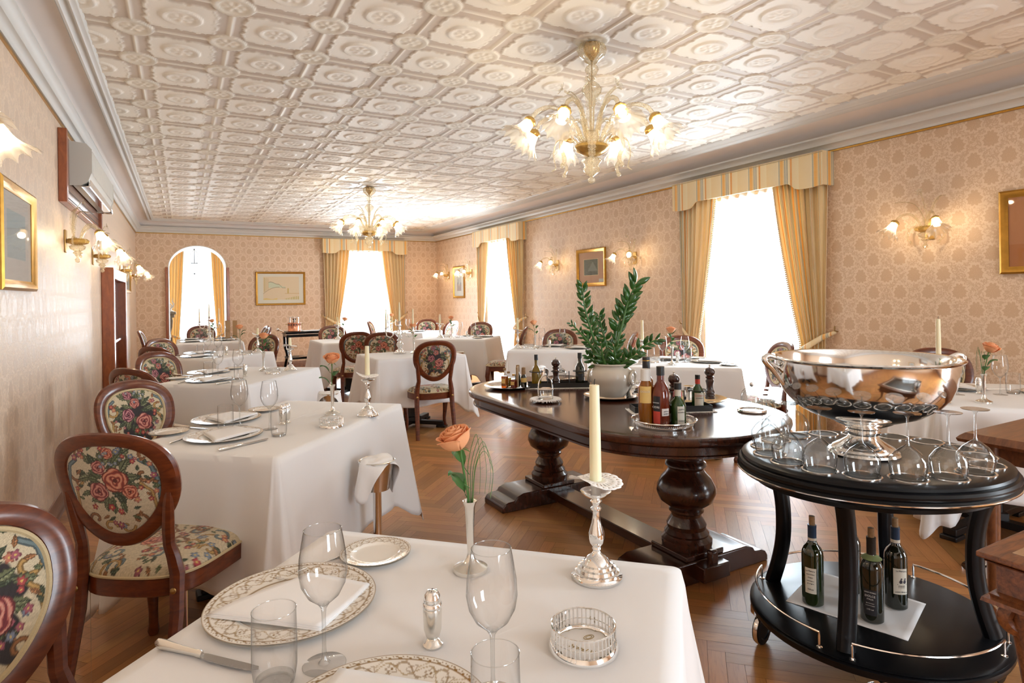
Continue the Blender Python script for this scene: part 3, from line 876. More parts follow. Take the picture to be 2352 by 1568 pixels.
def feats_seat(seed):
    r = random.Random(seed); F = []
    for k in range(44):
        x, y = r.uniform(-.24, .24), r.uniform(-.22, .24)
        F.append(('scroll', spiral((x, y), r.uniform(.03, .055), .006, r.random() * 6, .9, r.choice((-1, 1))), .0058, r.choice((BRN, GD, BLU))))
    for k in range(120):
        F.append(('leaf', r.uniform(-.25, .25), r.uniform(-.22, .25), r.random() * 6.3, r.uniform(.018, .038), r.uniform(.005, .010), r.choice((GR, GRD, BRN))))
    for k in range(60):
        F.append(('bud', r.uniform(-.25, .25), r.uniform(-.22, .25), r.uniform(.009, .017), r.random() * 6, r.choice(((.36, .05, .06), (.28, .08, .10), (.45, .16, .10), (.2, .24, .3)))))
    for k in range(5):
        F.append(('rose', r.uniform(-.15, .15), r.uniform(-.15, .18), r.uniform(.022, .036), r.random() * 6, r.choice((SALM, PINK))))
    return F

# ------------------------------------------------------------------ balloon-back dining chair (faces local +y)
def egg(t, hw, hu, hl, zc=.785):
    s, c = math.sin(t), math.cos(t)
    k = abs(c) ** (.80 if s > 0 else .88) * (1 if c > 0 else -1)
    w = hw * (1 + .03 * s) if s > 0 else hw * (1 - .27 * s * s)
    return w * k, zc + (hu if s > 0 else hl) * (abs(s) ** (.84 if s > 0 else .95)) * (1 if s > 0 else -1)
def back_y(x, z): return -.205 - (z - .45) * .20 - .02 * max(0, (z - .45) / .5) ** 2 + .75 * x * x
def make_chair(dark=False):
    root = empty('dining_chair')
    wood = M['mahogany']
    # seat outline
    def so(sc=1.0, n=56):
        o = []
        for i in range(n):
            a = 2 * PI * i / n; c, s = math.cos(a), math.sin(a); p = 4.0
            r = (abs(c) ** p + abs(s) ** p) ** (-1 / p)
            y = .215 * r * s; hw = .225 + .018 * (y / .215) * 1.4
            o.append((hw * r * c * sc, (.015 + y * sc + (.012 * (1 - (c) ** 2) if s > 0 else -.022 * (1 - c * c)))))
        return o
    # upholstered seat
    n = 130; u = np.linspace(-1, 1, n); U, Vv = np.meshgrid(u, u)
    Dx = U * np.sqrt(1 - Vv ** 2 / 2); Dy = Vv * np.sqrt(1 - U ** 2 / 2)
    r = np.hypot(Dx, Dy); th = np.arctan2(Dy, Dx); c_, s_ = np.cos(th), np.sin(th)
    sq = (np.abs(c_) ** 4.0 + np.abs(s_) ** 4.0) ** (-1 / 4.0)
    y0 = .215 * sq * s_; hw = .225 + .018 * (y0 / .215) * 1.4
    X = hw * sq * c_ * r * .985; Y = .015 + (y0 * .985 + np.where(s_ > 0, .012, -.022) * (1 - c_ ** 2)) * r
    Z = .432 + .048 * (1 - r ** 5) ** .55 - .006 * (1 - r ** 2)*-1
    seat = npmesh('seat', np.stack([X, Y, Z], -1).reshape(-1, 3), gridq(n, n), M['tapestry'], root)
    paint(seat, tapestry(np.stack([X.ravel(), Y.ravel()], 1), feats_seat(11), 5))
    MB().tube([(x, y, .434) for x, y in so(1.0)], .0055, 6, closed=True).build('seat_piping', M['gimp'], seat)
    rail = MB(); rail.prism(so(1.008), .368, .432, bev=.004, smooth=True); rail.build('seat_rail', wood, root)
    # back frame
    N = 72; fr = MB(); vs = []; sec = 10
    for i in range(N):
        t = 2 * PI * i / N
        xi, zi = egg(t, .158, .116, .190); xo, zo = egg(t, .214, .164, .240)
        for k in range(sec):
            q = 2 * PI * k / sec
            f = .5 - .5 * math.cos(q); x = xi + (xo - xi) * f; z = zi + (zo - zi) * f
            th = .016 * (1.0 if math.sin(q) < 0 else 1.25) * (abs(math.sin(q)) ** .6) * (1 if math.sin(q) > 0 else -1)
            vs.append((x, back_y(x, z) + th, z))
    fs = [(i * sec + k, i * sec + (k + 1) % sec, ((i + 1) % N) * sec + (k + 1) % sec, ((i + 1) % N) * sec + k) for i in range(N) for k in range(sec)]
    fr.add(vs, fs); fr.build('back_frame', wood, root)
    # upholstered panel, front and rear
    n = 150; u = np.linspace(-1, 1, n); U, Vv = np.meshgrid(u, u)
    Dx = U * np.sqrt(1 - Vv ** 2 / 2); Dy = Vv * np.sqrt(1 - U ** 2 / 2); r = np.hypot(Dx, Dy); t = np.arctan2(Dy, Dx)
    s, c = np.sin(t), np.cos(t); hw = .162; w = np.where(s > 0, hw * (1 + .03 * s), hw * (1 - .27 * s * s))
    X = w * np.abs(c) ** np.where(s > 0, .80, .88) * np.sign(c) * r; zz = np.where(s > 0, .120, .194) * np.abs(s) ** np.where(s > 0, .84, .95) * np.sign(s) * r
    Z = .785 + zz; BY = -.205 - (Z - .45) * .20 - .02 * np.maximum(0, (Z - .45) / .5) ** 2 + .75 * X * X
    dome = (1 - r ** 4) ** .6
    Yf = BY + .008 + .020 * dome; Yb = BY - .004 - .006 * dome
    Vx = np.concatenate([np.stack([X, Yf, Z], -1).reshape(-1, 3), np.stack([X, Yb, Z], -1).reshape(-1, 3)])
    Q = np.concatenate([gridq(n, n, 0, True), gridq(n, n, n * n, False)])
    pan = npmesh('backrest', Vx, Q, M['tapestry'], root)
    P = np.stack([X.ravel(), Z.ravel() - .775], 1); P2 = P.copy(); P2[:, 0] *= -1
    cf = tapestry(P, feats_back(21, True), 3, (0, -.03, .10, .12))
    cb = tapestry(P2, feats_back(22 if not dark else 24, dark), 4, (0, -.03, .10, .13) if dark else None)
    paint(pan, np.concatenate([cf, cb]))
    gp = []
    for i in range(64):
        x, z = egg(2 * PI * i / 64, .155, .113, .187); gp.append((x, back_y(x, z) + .016, z))
    MB().tube(gp, .0065, 6, closed=True).build('braid', M['gimp'], pan)
    # legs
    for s in (-1, 1):
        m = MB()   # rear leg and post in one sweep
        pts = [(s * .185, -.285, 0.0), (s * .180, -.255, .14), (s * .175, -.215, .32), (s * .172, -.205, .45), (s * .163, -.212, .51), (s * .155, -.222, .555), (s * .160, -.232, .61), (s * .166, -.240, .655), (s * .172, -.248, .70), (s * .178, -.254, .74)]
        R = [.019, .021, .024, .026, .023, .020, .021, .020, .018, .012]
        m.tube(pts, R, 8, flat=.85); m.build('leg', wood, root)
        MB().lathe([(.001, -.004), (.011, -.003), (.010, .001), (.004, .004), (.001, .005)], 10, M=Matrix.Translation((s * .174, -.235, .40)) @ Matrix.Rotation(PI / 2, 4, 'X')).build('rosette', M['brass'], root)
        m = MB()   # cabriole front leg
        pts = [(s * .195, .185, .43), (s * .205, .196, .37), (s * .214, .205, .30), (s * .206, .198, .20), (s * .196, .190, .10), (s * .200, .196, .045), (s * .208, .206, .018), (s * .207, .205, 0.0)]
        R = [.030, .033, .030, .023, .017, .018, .022, .017]
        m.tube(pts, R, 10); m.build('leg', wood, root)
    return root
CH = 'tapestry dining chairs'
def chair(tx, ty, heading, label, dark=False):
    """tx, ty: top centre of the back; heading clockwise from +y"""
    h = math.radians(heading); fx, fy = math.sin(h), math.cos(h)
    off = .325
    return inst('chair_dark' if dark else 'chair', lambda: make_chair(dark), label, 'chair', CH, (tx + fx * off, ty + fy * off, 0), -h)

# ------------------------------------------------------------------ tables and linen
def pedestal_table(cx, cy, rot, w, d, label, group='dining tables under white cloths'):
    root = empty('dining_table', (cx, cy, 0), rot)
    MB().box((0, 0, .735), (w - .02, d - .02, .03)).build('tabletop', M['dark_wood'], root, bevel=.004)
    m = MB(); m.box((0, 0, .40), (.13, .13, .63)); m.box((0, 0, .08), (.17, .17, .05)); m.build('pedestal', M['pedestal'], root, bevel=.006)
    for a in (PI / 4, -PI / 4):
        m = MB(); m.box((0, 0, .045), (min(w, d) * .98, .07, .04), rot=a)
        for s in (-1, 1): m.box((s * min(w, d) * .45 * math.cos(a), s * min(w, d) * .45 * math.sin(a), .0125), (.10, .085, .025), rot=a)
        m.build('foot', M['pedestal'], root, bevel=.005)
    tag(root, label, 'table', group); return root
def table_cloth(cx, cy, rot, w, d, label, drop=.48, seed=0, flares=(1, 1, 1, 1), cat='tablecloth'):
    rg = random.Random(seed + 50); rc = .022; zt = .7605
    # perimeter samples: (x, y, nx, ny, corner weight)
    per = []
    hw, hd = w / 2 - rc, d / 2 - rc
    def side(x0, y0, x1, y1, nx, ny, L):
        n = 34
        for i in range(1, n):
            t = i / n; t = t + .0
            dist = min(t, 1 - t) * L
            per.append((x0 + (x1 - x0) * t, y0 + (y1 - y0) * t, nx, ny, .5 * math.exp(-(dist / .075) ** 2), dist, len(per)))
    def corner(x, y, a0, k):
        n = 22
        for i in range(n + 1):
            a = a0 + PI / 2 * i / n; t = i / n
            per.append((x + rc * math.cos(a), y + rc * math.sin(a), math.cos(a), math.sin(a), (.5 + .5 * math.exp(-((t - .5) / .2) ** 2) * flares[k]), 0.0, len(per)))
    corner(hw, hd, 0, 0); side(hw, hd + rc, -hw, hd + rc, 0, 1, w)
    corner(-hw, hd, PI / 2, 1); side(-hw - rc, hd, -hw - rc, -hd, -1, 0, d)
    corner(-hw, -hd, PI, 2); side(-hw, -hd - rc, hw, -hd - rc, 0, -1, w)
    corner(hw, -hd, 3 * PI / 2, 3); side(hw + rc, -hd, hw + rc, hd, 1, 0, d)
    n = len(per); nv = 22; vs = []
    ph = [rg.uniform(0, 6.3) for _ in range(6)]
    for j in range(nv):
        v = j / (nv - 1)
        for (x, y, nx, ny, cw, dist, k) in per:
            L = drop + .19 * cw
            near = math.exp(-((dist - .13) / .09) ** 2)
            out = .004 + .035 * v + .115 * cw * v ** 1.15 - .028 * near * v
            wav = .010 * v * math.sin(k * .55 + ph[0]) * (.35 + .65 * math.exp(-(dist / .25) ** 2)) + .008 * v * math.sin(k * .21 + ph[1] + v) + .003 * math.sin(k * 1.1 + ph[2] + 3 * v) * v
            z = zt - .004 - L * v + .012 * math.sin(k * .3 + ph[3]) * v * v
            o = out + wav
            if v == 0: o = 0; z = zt - .003
            elif j == 1: o *= 1
            # side lengthwise slide of the corner fold
            tx = 0
            vs.append((x + nx * o, y + ny * o, max(z, .006)))
    m = MB(); fs = []
    for j in range(nv - 1):
        for i in range(n):
            i2 = (i + 1) % n
            fs.append((j * n + i, (j + 1) * n + i, (j + 1) * n + i2, j * n + i2))
    # top: soft inner rings with fold creases, shrinking to the centre
    b0 = len(vs); rings = 14
    for r_ in range(1, rings + 1):
        f = 1 - r_ / rings
        for (x, y, nx, ny, cw, dist, k) in per:
            px, py = x * f, y * f
            z = zt + .0008 * math.sin(px * 19 + ph[4]) * math.sin(py * 15 + ph[5])
            for q in (0.0,):
                z += .0016 * math.exp(-(abs(py - q) / .004)) + .0014 * math.exp(-(abs(px - w * .17) / .004)) + .0014 * math.exp(-(abs(px + w * .17) / .004))
            vs.append((px, py, z))
    for r_ in range(rings):
        a = 0 if r_ == 0 else b0 + (r_ - 1) * n; b = b0 + r_ * n
        for i in range(n):
            i2 = (i + 1) % n
            if r_ == rings - 1: fs.append((a + i, a + i2, b + i2, b + i)) ; continue
            fs.append((a + i, a + i2, b + i2, b + i))
    m.add(vs, fs)
    o = m.build('tablecloth', M['cloth'], None, (cx, cy, 0), rot, ang=75)
    sd = o.modifiers.new('thick', 'SOLIDIFY'); sd.thickness = .0018; sd.offset = -1
    tag(o, label, 'tablecloth', 'white tablecloths'); return o

# ------------------------------------------------------------------ tableware
def wine_glass():
    r = empty('wine_glass')
    pr = [(.0045, .098), (.012, .104), (.026, .116), (.036, .135), (.0395, .155), (.038, .180), (.034, .205), (.0305, .225)]
    MB().lathe(pr, 32).build('bowl', M['glass'], r)
    MB().tube([(.0305 * math.cos(a), .0305 * math.sin(a), .225) for a in [2 * PI * i / 32 for i in range(32)]], .0007, 5, closed=True).build('rim', M['crystal'], r)
    MB().lathe([(.001, .0035), (.034, .0012), (.0355, .0005), (.034, .0), (.001, 0)], 32).build('foot', M['glass'], r)
    MB().lathe([(.010, .0035), (.0045, .010), (.0033, .03), (.0033, .08), (.0045, .094), (.010, .102)], 12).build('stem', M['crystal'], r)
    return r
def tumbler():
    r = empty('water_glass')
    MB().lathe([(.001, .004), (.026, .004), (.031, .008), (.034, .03), (.0345, .07), (.0335, .118)], 28).build('wall', M['glass'], r)
    MB().lathe([(.001, 0), (.024, 0), (.030, .003), (.029, .011), (.001, .009)], 28).build('base', M['crystal'], r)
    MB().tube([(.0335 * math.cos(a), .0335 * math.sin(a), .118) for a in [2 * PI * i / 28 for i in range(28)]], .0008, 5, closed=True).build('rim', M['crystal'], r)
    return r
def plate_mesh(name, R, inner, lines=True):
    nt, nr = 420, 30
    rr = np.concatenate([np.linspace(.001, inner * R, 8), np.linspace(inner * R + .001, R, nr - 8)])
    T, Rr = np.meshgrid(np.linspace(0, 2 * PI, nt + 1), rr)
    f = Rr / R
    Z = .004 + sst(f, inner - .02, inner + .10) * .005 + sst(f, inner + .1, 1) * .003
    V = np.stack([Rr * np.cos(T), Rr * np.sin(T), Z], -1)
    n1 = len(rr)
    V2 = np.stack([Rr * np.cos(T) * .995, Rr * np.sin(T) * .995, np.maximum(Z - .004, .0)], -1)
    VV = np.concatenate([V.reshape(-1, 3), V2.reshape(-1, 3)])
    Q = np.concatenate([gridq(nt + 1, n1), gridq(nt + 1, n1, (nt + 1) * n1, True)])
    o = npmesh(name, VV, Q, M['platepaint'])
    c = np.empty(T.shape + (3,)); c[:] = (.84, .81, .75)
    gold = np.array((.24, .135, .035)); pale = np.array((.42, .31, .16))
    def put(mask, col, k=1.0): c[mask] = c[mask] * (1 - k) + np.asarray(col) * k
    put(f > .985, gold); put(np.abs(f - .93) < .006, gold)
    put((np.abs(f - (.957 + .014 * np.sin(T * 56))) < .006), gold)
    put(np.abs(f - inner - .02) < .005, gold)
    g = (f - inner - .05) / (.92 - inner - .05); band = (g > .02) & (g < .98)
    K = 12
    a = T * K; 
    put(band & (np.abs(g - (.5 + .36 * np.sin(a))) < .05), gold, .75)
    put(band & (np.abs(g - (.5 - .30 * np.sin(a + .9))) < .04), pale, .9)
    lx = np.mod(a, 2 * PI) - PI; 
    rr2 = np.hypot(lx * .30, (g - .5)); th2 = np.arctan2(g - .5, lx * .3)
    put(band & (np.abs(rr2 - .23 * (1 + .3 * np.cos(5 * th2))) < .045), gold, .7)
    put(band & (rr2 < .07), gold)
    lx2 = np.mod(a + PI, 2 * PI) - PI; r3 = np.hypot(lx2 * .3, g - .5); t3 = np.arctan2(g - .5, lx2 * .3)
    put(band & (np.abs(r3 - .20 * (1 + .35 * np.cos(3 * t3))) < .04), gold, .6)
    put(band & (np.abs(np.mod(a * 2 + g * 7, 2 * PI) - PI) < .28) & (g > .55), pale, .7)
    paint(o, np.concatenate([c.reshape(-1, 3), np.tile((.84, .81, .75), (c.size // 3, 1))]))
    return o
def charger(): return plate_mesh('charger_plate', .162, .60)
def bread_plate(): return plate_mesh('bread_plate', .082, .62)
def napkin():
    m = MB(); L, W = .265, .205
    out = [(-L / 2, -W * .42), (L * .42, -W / 2), (L / 2, W * .36), (-L * .08, W / 2)]
    for k in range(3):
        def f(u, v, k=k):
            a = Vector((*out[0], 0)).lerp(Vector((*out[1], 0)), u); b = Vector((*out[3], 0)).lerp(Vector((*out[2], 0)), u)
            p = a.lerp(b, v); s = 1 - .018 * k
            return (p.x * s + .002 * k, p.y * s, .0095 + .0026 * k + .003 * math.sin(3 * u + 1) * (.4 + v) * .6 + .002 * math.sin(5 * v + 2 * u))
        m.grid(f, 16, 12)
    o = m.build('napkin', M['napkin'], ang=60)
    o.modifiers.new('thick', 'SOLIDIFY').thickness = .0022
    return o
def knife(big=True):
    r = empty('table_knife')
    k = 1.0 if big else .86
    hd = MB(); hd.tube([(-.12 * k, 0, .006), (-.113 * k, 0, .007), (-.10 * k, 0, .0062), (-.06 * k, 0, .006), (-.025 * k, 0, .0062), (-.018 * k, 0, .0065), (-.012 * k, 0, .006)], [.003, .0085, .0095, .0072, .0062, .0075, .006], 10, flat=.75)
    hd.build('handle', M['silver2'], r)
    b = MB(); out = [(-.012 * k, -.005), (.0 * k, -.009), (.06 * k, -.0095), (.095 * k, -.007), (.108 * k, .001), (.104 * k, .006), (.08 * k, .0065), (-.005 * k, .0055), (-.012 * k, .004)]
    b.prism(out, .0045, .0065); b.build('blade', M['steel'], r)
    return r
def fork():
    r = empty('table_fork')
    MB().tube([(-.10, 0, .003), (-.09, 0, .004), (-.04, 0, .0055), (.02, 0, .009), (.045, 0, .007), (.05, 0, .005)], [.005, .006, .0032, .0028, .006, .009], 8, flat=.35).build('handle', M['silver'], r)
    m = MB()
    for k in range(4):
        y = -.009 + .006 * k; m.tube([(.048, y, .005), (.07, y, .005), (.098, y, .011)], [.0016, .0015, .0006], 5)
    m.build('tines', M['silver'], r); return r
def shaker():
    r = empty('salt_shaker')
    MB().lathe([(.001, 0), (.017, 0), (.0175, .003), (.014, .006), (.012, .010), (.0085, .0125), (.012, .017), (.0152, .028), (.016, .045), (.0165, .062), (.0155, .066)], 24).build('body', M['silver2'], r)
    c = MB().lathe([(.0155, .066), (.0172, .068), (.0172, .073), (.0150, .076), (.0152, .080), (.0140, .088), (.0095, .095), (.001, .0975)], 24).build('cap', M['silver'], r)
    m = MB()
    for (x, y) in [(0, 0)] + [(.0052 * math.cos(a), .0052 * math.sin(a)) for a in [2 * PI * i / 6 for i in range(6)]]: m.sphere((x, y, .0966 - 18 * (x * x + y * y)), .0009, 5)
    m.build('holes', M['ink'], c); return r
def coaster():
    r = empty('bottle_coaster')
    MB().lathe([(.001, .004), (.052, .004), (.054, .006), (.0545, .010), (.057, .011), (.060, .006), (.0605, 0), (.001, 0)], 40).build('base', M['silver'], r)
    m = MB()
    m.tube([(.0545 * math.cos(a), .0545 * math.sin(a), .040) for a in [2 * PI * i / 48 for i in range(48)]], .0018, 6, closed=True)
    m.tube([(.0545 * math.cos(a), .0545 * math.sin(a), .022) for a in [2 * PI * i / 48 for i in range(48)]], .0009, 5, closed=True)
    for i in range(44):
        a = 2 * PI * i / 44; c, s = math.cos(a), math.sin(a)
        m.tube([(.0545 * c, .0545 * s, .010), (.0545 * c, .0545 * s, .040)], [.0017, .0017], 4, caps=False)
    m.build('gallery', M['silver'], r)
    d = MB(); n = 12 * 8; ol = [((.046 + .0035 * abs(math.sin(6 * 2 * PI * i / n))) * math.cos(2 * PI * i / n), (.046 + .0035 * abs(math.sin(6 * 2 * PI * i / n))) * math.sin(2 * PI * i / n)) for i in range(n)]
    d.prism(ol, .0045, .0055); dd = d.build('paper_mat', M['paper'], r)
    MB().tube([(x, y, .0058) for x, y in ol], .0005, 4, closed=True).build('printed_edge', M['ink_gold'], dd)
    return r
def text(name, body, size, mat, parent, loc, rot, shear=0.0, ext=.0003, align='CENTER', space=1.0):
    c = bpy.data.curves.new(name, 'FONT'); c.body = body; c.size = size; c.extrude = ext; c.align_x = align; c.align_y = 'CENTER'; c.shear = shear; c.space_line = space; c.resolution_u = 3
    c.materials.append(mat)
    o = bpy.data.objects.new(name + '_curve', c); COL.objects.link(o)
    bpy.context.view_layer.update()
    me = bpy.data.meshes.new_from_object(o.evaluated_get(bpy.context.evaluated_depsgraph_get()))
    bpy.data.objects.remove(o); bpy.data.curves.remove(c)
    if not me.materials: me.materials.append(mat)
    o = bpy.data.objects.new(name, me); COL.objects.link(o); o.parent = parent; o.location = loc; o.rotation_euler = rot
    return o
def bud_vase():
    r = empty('bud_vase')
    MB().lathe([(.001, .002), (.037, .002), (.0385, .0), (.038, .008), (.030, .013), (.018, .018), (.010, .027), (.0065, .040), (.0068, .046), (.0075, .060), (.0095, .11), (.0115, .142), (.0165, .155), (.0150, .154), (.0100, .142), (.007, .09)], 28).build('body', M['silver2'], r)
    MB().lathe([(.0115, .136), (.001, .1365)], 12).build('water', M['glass'], r)
    return r
def rose(seed=1, leafs=3, bend=0.0, size=1.0):
    rg = random.Random(seed); r = empty('rose')
    tip = Vector((.018 * bend, .01, .17)); m = MB()
    m.tube([(0, 0, -.08), (0, 0, 0), (.004 + .006 * bend, .004, .07), tuple(tip)], [.0022, .0024, .0022, .0026], 7)
    m.build('stem', M['stem'], r)
    b = MB(); N = 26
    T = Matrix.Translation(tip) @ Matrix.Rotation(.30 * bend, 4, 'Y') @ Matrix.Rotation(rg.uniform(-.25, .1), 4, 'X') @ Matrix.Diagonal((size, size, size, 1))
    for k in range(N):
        t = k / (N - 1); a0 = k * 2.3999 + rg.uniform(-.12, .12)
        Rm = .006 + .030 * t ** .85            # widest radius of this petal
        H = .058 - .010 * t ** 2               # its height
        wid = 1.25 - .35 * t                   # half angle
        curl = .0 + .009 * t ** 1.5
        def f(u, v, a0=a0, Rm=Rm, H=H, wid=wid, curl=curl, t=t):
            uu = (u - .5) * 2
            rad = Rm * math.sin(min(1.0, v * 1.25) * PI / 2) ** .7
            close = .30 * (1 - t)              # inner petals lean back in over the heart
            rad *= 1 - close * v ** 3
            e = max(0.0, v - .70) / .30
            rad += curl * e ** 1.6 * (1 + .25 * math.cos(3 * uu))
            z = H * v - curl * .75 * e ** 2 - .010 * abs(uu) ** 2.5 * v
            a = a0 + uu * wid * (1 - .35 * (1 - v))
            return (rad * math.cos(a), rad * math.sin(a), z - .002)
        b.grid(f, 11, 10, M=T)
    o = b.build('bloom', M['rose'], r, ang=80); o.modifiers.new('thick', 'SOLIDIFY').thickness = .0008
    s_ = MB()
    for k in range(5):
        a = 2 * PI * k / 5
        s_.grid(lambda u, v, a=a: ((.004 + .02 * v) * math.cos(a + (u - .5) * .8 * (1 - v)), (.004 + .02 * v) * math.sin(a + (u - .5) * .8 * (1 - v)), .002 - .014 * v * v), 3, 5, M=T)
    s_.build('sepals', M['stem'], r)
    for k in range(leafs):
        a = rg.uniform(0, 6.3); z0 = .065 + .03 * k; L = rg.uniform(.045, .065)
        m = MB()
        def f(u, v, a=a, z0=z0, L=L):
            uu = (u - .5) * 2; w_ = .017 * math.sin(PI * v ** .8) * (1 + .1 * math.sin(v * 30))
            rr = .004 + .012 * 1 + L * v; lat = uu * w_
            x = rr * math.cos(a) - lat * math.sin(a); y = rr * math.sin(a) + lat * math.cos(a)
            return (x, y, z0 + .03 * v + .012 * math.sin(PI * v) - .006 * abs(uu) * -1)
        m.grid(f, 5, 10); m.tube([(0, 0, z0 - .012), (.016 * math.cos(a), .016 * math.sin(a), z0)], .001, 5)
        m.build('leaf', M['rose_leaf'], r, ang=80)
    return r
def catm(P, n=7):
    P = [Vector(p) for p in P]; out = []
    for k in range(len(P) - 1):
        p0, p1, p2, p3 = P[max(k - 1, 0)], P[k], P[k + 1], P[min(k + 2, len(P) - 1)]
        for i in range(n):
            f = i / n; out.append(.5 * ((2 * p1) + (p2 - p0) * f + (2 * p0 - 5 * p1 + 4 * p2 - p3) * f * f + (3 * p1 - p0 - 3 * p2 + p3) * f ** 3))
    return out + [P[-1]]
def grass_blades():
    m = MB()
    for k in range(5):
        a = .5 * k; q = catm([(0, 0, -.08), (.006 * math.cos(a), .006 * math.sin(a), .05), (.014 * math.cos(a), .014 * math.sin(a), .13), (.034 * math.cos(a * .6), .026 * math.sin(a), .165 + .008 * k), (.052 * math.cos(a * .6), .036 * math.sin(a), .12), (.046 * math.cos(a * .6), .032 * math.sin(a), .06)]); m.tube(q, [.0011 * (1 - .7 * i / len(q)) for i in range(len(q))], 5)
    return m.build('bear_grass', M['stem'])
def candlestick():
    r = empty('candlestick')
    b = MB().lathe([(.001, .002), (.052, .002), (.0535, 0), (.054, .005), (.049, .009), (.0475, .015), (.043, .017), (.041, .023), (.036, .025), (.034, .030), (.029, .032), (.026, .038), (.019, .046), (.010, .052), (.0075, .058)], 40).build('base', M['silver'], r)
    MB().lathe([(.0075, .058), (.010, .062), (.0085, .066), (.015, .075), (.0175, .086), (.0165, .097), (.010, .118), (.0075, .135), (.0078, .142), (.0115, .146), (.0115, .149), (.008, .153), (.0085, .158), (.0125, .164), (.010, .168)], 28).build('stem', M['silver'], r)
    MB().lathe([(.008, .166), (.012, .170), (.022, .174), (.032, .183), (.0335, .186), (.0315, .1855), (.020, .178), (.012, .175)], 32).build('drip_pan', M['silver'], r)
    MB().lathe([(.010, .172), (.0095, .180), (.0112, .196), (.0125, .208), (.0110, .2085), (.0102, .20)], 20).build('socket', M['silver'], r)
    return r
def candle(h=.155):
    r = empty('candle')
    MB().lathe([(.001, 0), (.0128, 0), (.0120, h * .5), (.0105, h), (.004, h + .001), (.001, h + .0005)], 20).build('wax', M['wax'], r)
    MB().tube([(0, 0, h), (.0005, 0, h + .006), (.002, 0, h + .010)], .0009, 5).build('wick', M['wick'], r)
    return r
def doily():
    n = 96; vs = []; fs = []; rings = [.0125, .026, .038, .046, .050, .056]
    for j, R in enumerate(rings):
        for i in range(n):
            a = 2 * PI * i / n; rr = R * (1 + (.05 * abs(math.sin(a * 8)) if j == len(rings) - 1 else 0))
            z = .0035 * math.cos(2 * a + .4) * (R / .056) ** 2 + .020 * max(0, -math.cos(a + .6)) ** 3 * (R / .056) ** 2 - .004 * (R / .056)
            vs.append((rr * math.cos(a), rr * math.sin(a), z))
    for j in range(len(rings) - 1):
        for i in range(n):
            if j in (1, 3) and i % 4 in (1,) : continue
            i2 = (i + 1) % n; fs.append((j * n + i, j * n + i2, (j + 1) * n + i2, (j + 1) * n + i))
    o = MB().add(vs, fs).build('paper_doily', M['paper'], ang=80); o.modifiers.new('thick', 'SOLIDIFY').thickness = .0004
    return o
def candelabra():
    r = empty('candelabra')
    MB().lathe([(.001, .002), (.062, .002), (.063, .008), (.055, .014), (.048, .018), (.046, .026), (.030, .034), (.018, .046), (.016, .052)], 36).build('base', M['silver'], r)
    MB().lathe([(.016, .052), (.022, .062), (.032, .078), (.034, .090), (.026, .104), (.014, .112), (.020, .120), (.028, .128), (.018, .138), (.012, .146), (.020, .155), (.022, .165), (.012, .18), (.010, .22), (.013, .245), (.010, .26)], 28).build('stem', M['silver'], r)
    for s in (-1, 1):
        m = MB(); m.tube([(0, 0, .165), (s * .03, 0, .195), (s * .055, 0, .20), (s * .062, 0, .175), (s * .09, 0, .155), (s * .125, 0, .17), (s * .130, 0, .20)], [.006, .006, .006, .005, .006, .006, .007], 8)
        m.tube([(s * .03, 0, .195), (s * .02, 0, .215), (s * .035, 0, .225)], .004, 6)
        m.build('arm', M['silver'], r)
        MB().lathe([(.006, .20), (.026, .207), (.029, .213), (.014, .210), (.011, .222), (.014, .248), (.011, .248)], 20, (s * .130, 0, 0)).build('socket', M['silver'], r)
    MB().lathe([(.010, .255), (.028, .264), (.031, .271), (.014, .268), (.012, .285), (.016, .312), (.012, .312)], 20).build('socket', M['silver'], r)
    return r
def taper(): 
    o = MB().lathe([(.001, 0), (.0105, 0), (.0095, .10), (.006, .235), (.001, .238)], 14).build('taper_candle', M['wax'])
    return o
def wine_cooler():
    r = empty('wine_cooler')
    MB().lathe([(.001, 0), (.125, 0), (.125, .012), (.08, .025), (.03, .04), (.021, .06), (.021, .50), (.03, .515)], 32).build('stand', M['silver'], r)
    MB().lathe([(.001, .515), (.06, .515), (.062, .53), (.074, .60), (.086, .655), (.091, .66), (.088, .662), (.082, .655), (.072, .60), (.05, .54), (.001, .538)], 32).build('bucket', M['silver2'], r)
    return r
def cooler_cloth():
    def f(u, v):
        a = u * 2 * PI; 
        rim = .092; side = abs(math.cos(a)) ** 3
        if v < .35:
            t = v / .35; return (rim * t * math.cos(a), rim * t * math.sin(a) * .62, .665 + .006 * math.sin(3 * a) * t)
        t = (v - .35) / .65; L = .018 + .18 * side
        o = rim + .012 * t + .014 * t * math.sin(5 * a)
        return (o * math.cos(a), o * math.sin(a) * (.62 + .3 * t), .665 - L * t)
    o = MB().grid(f, 60, 16, wrapu=True).build('service_napkin', M['napkin'], ang=80); o.modifiers.new('thick', 'SOLIDIFY').thickness = .003
    return o
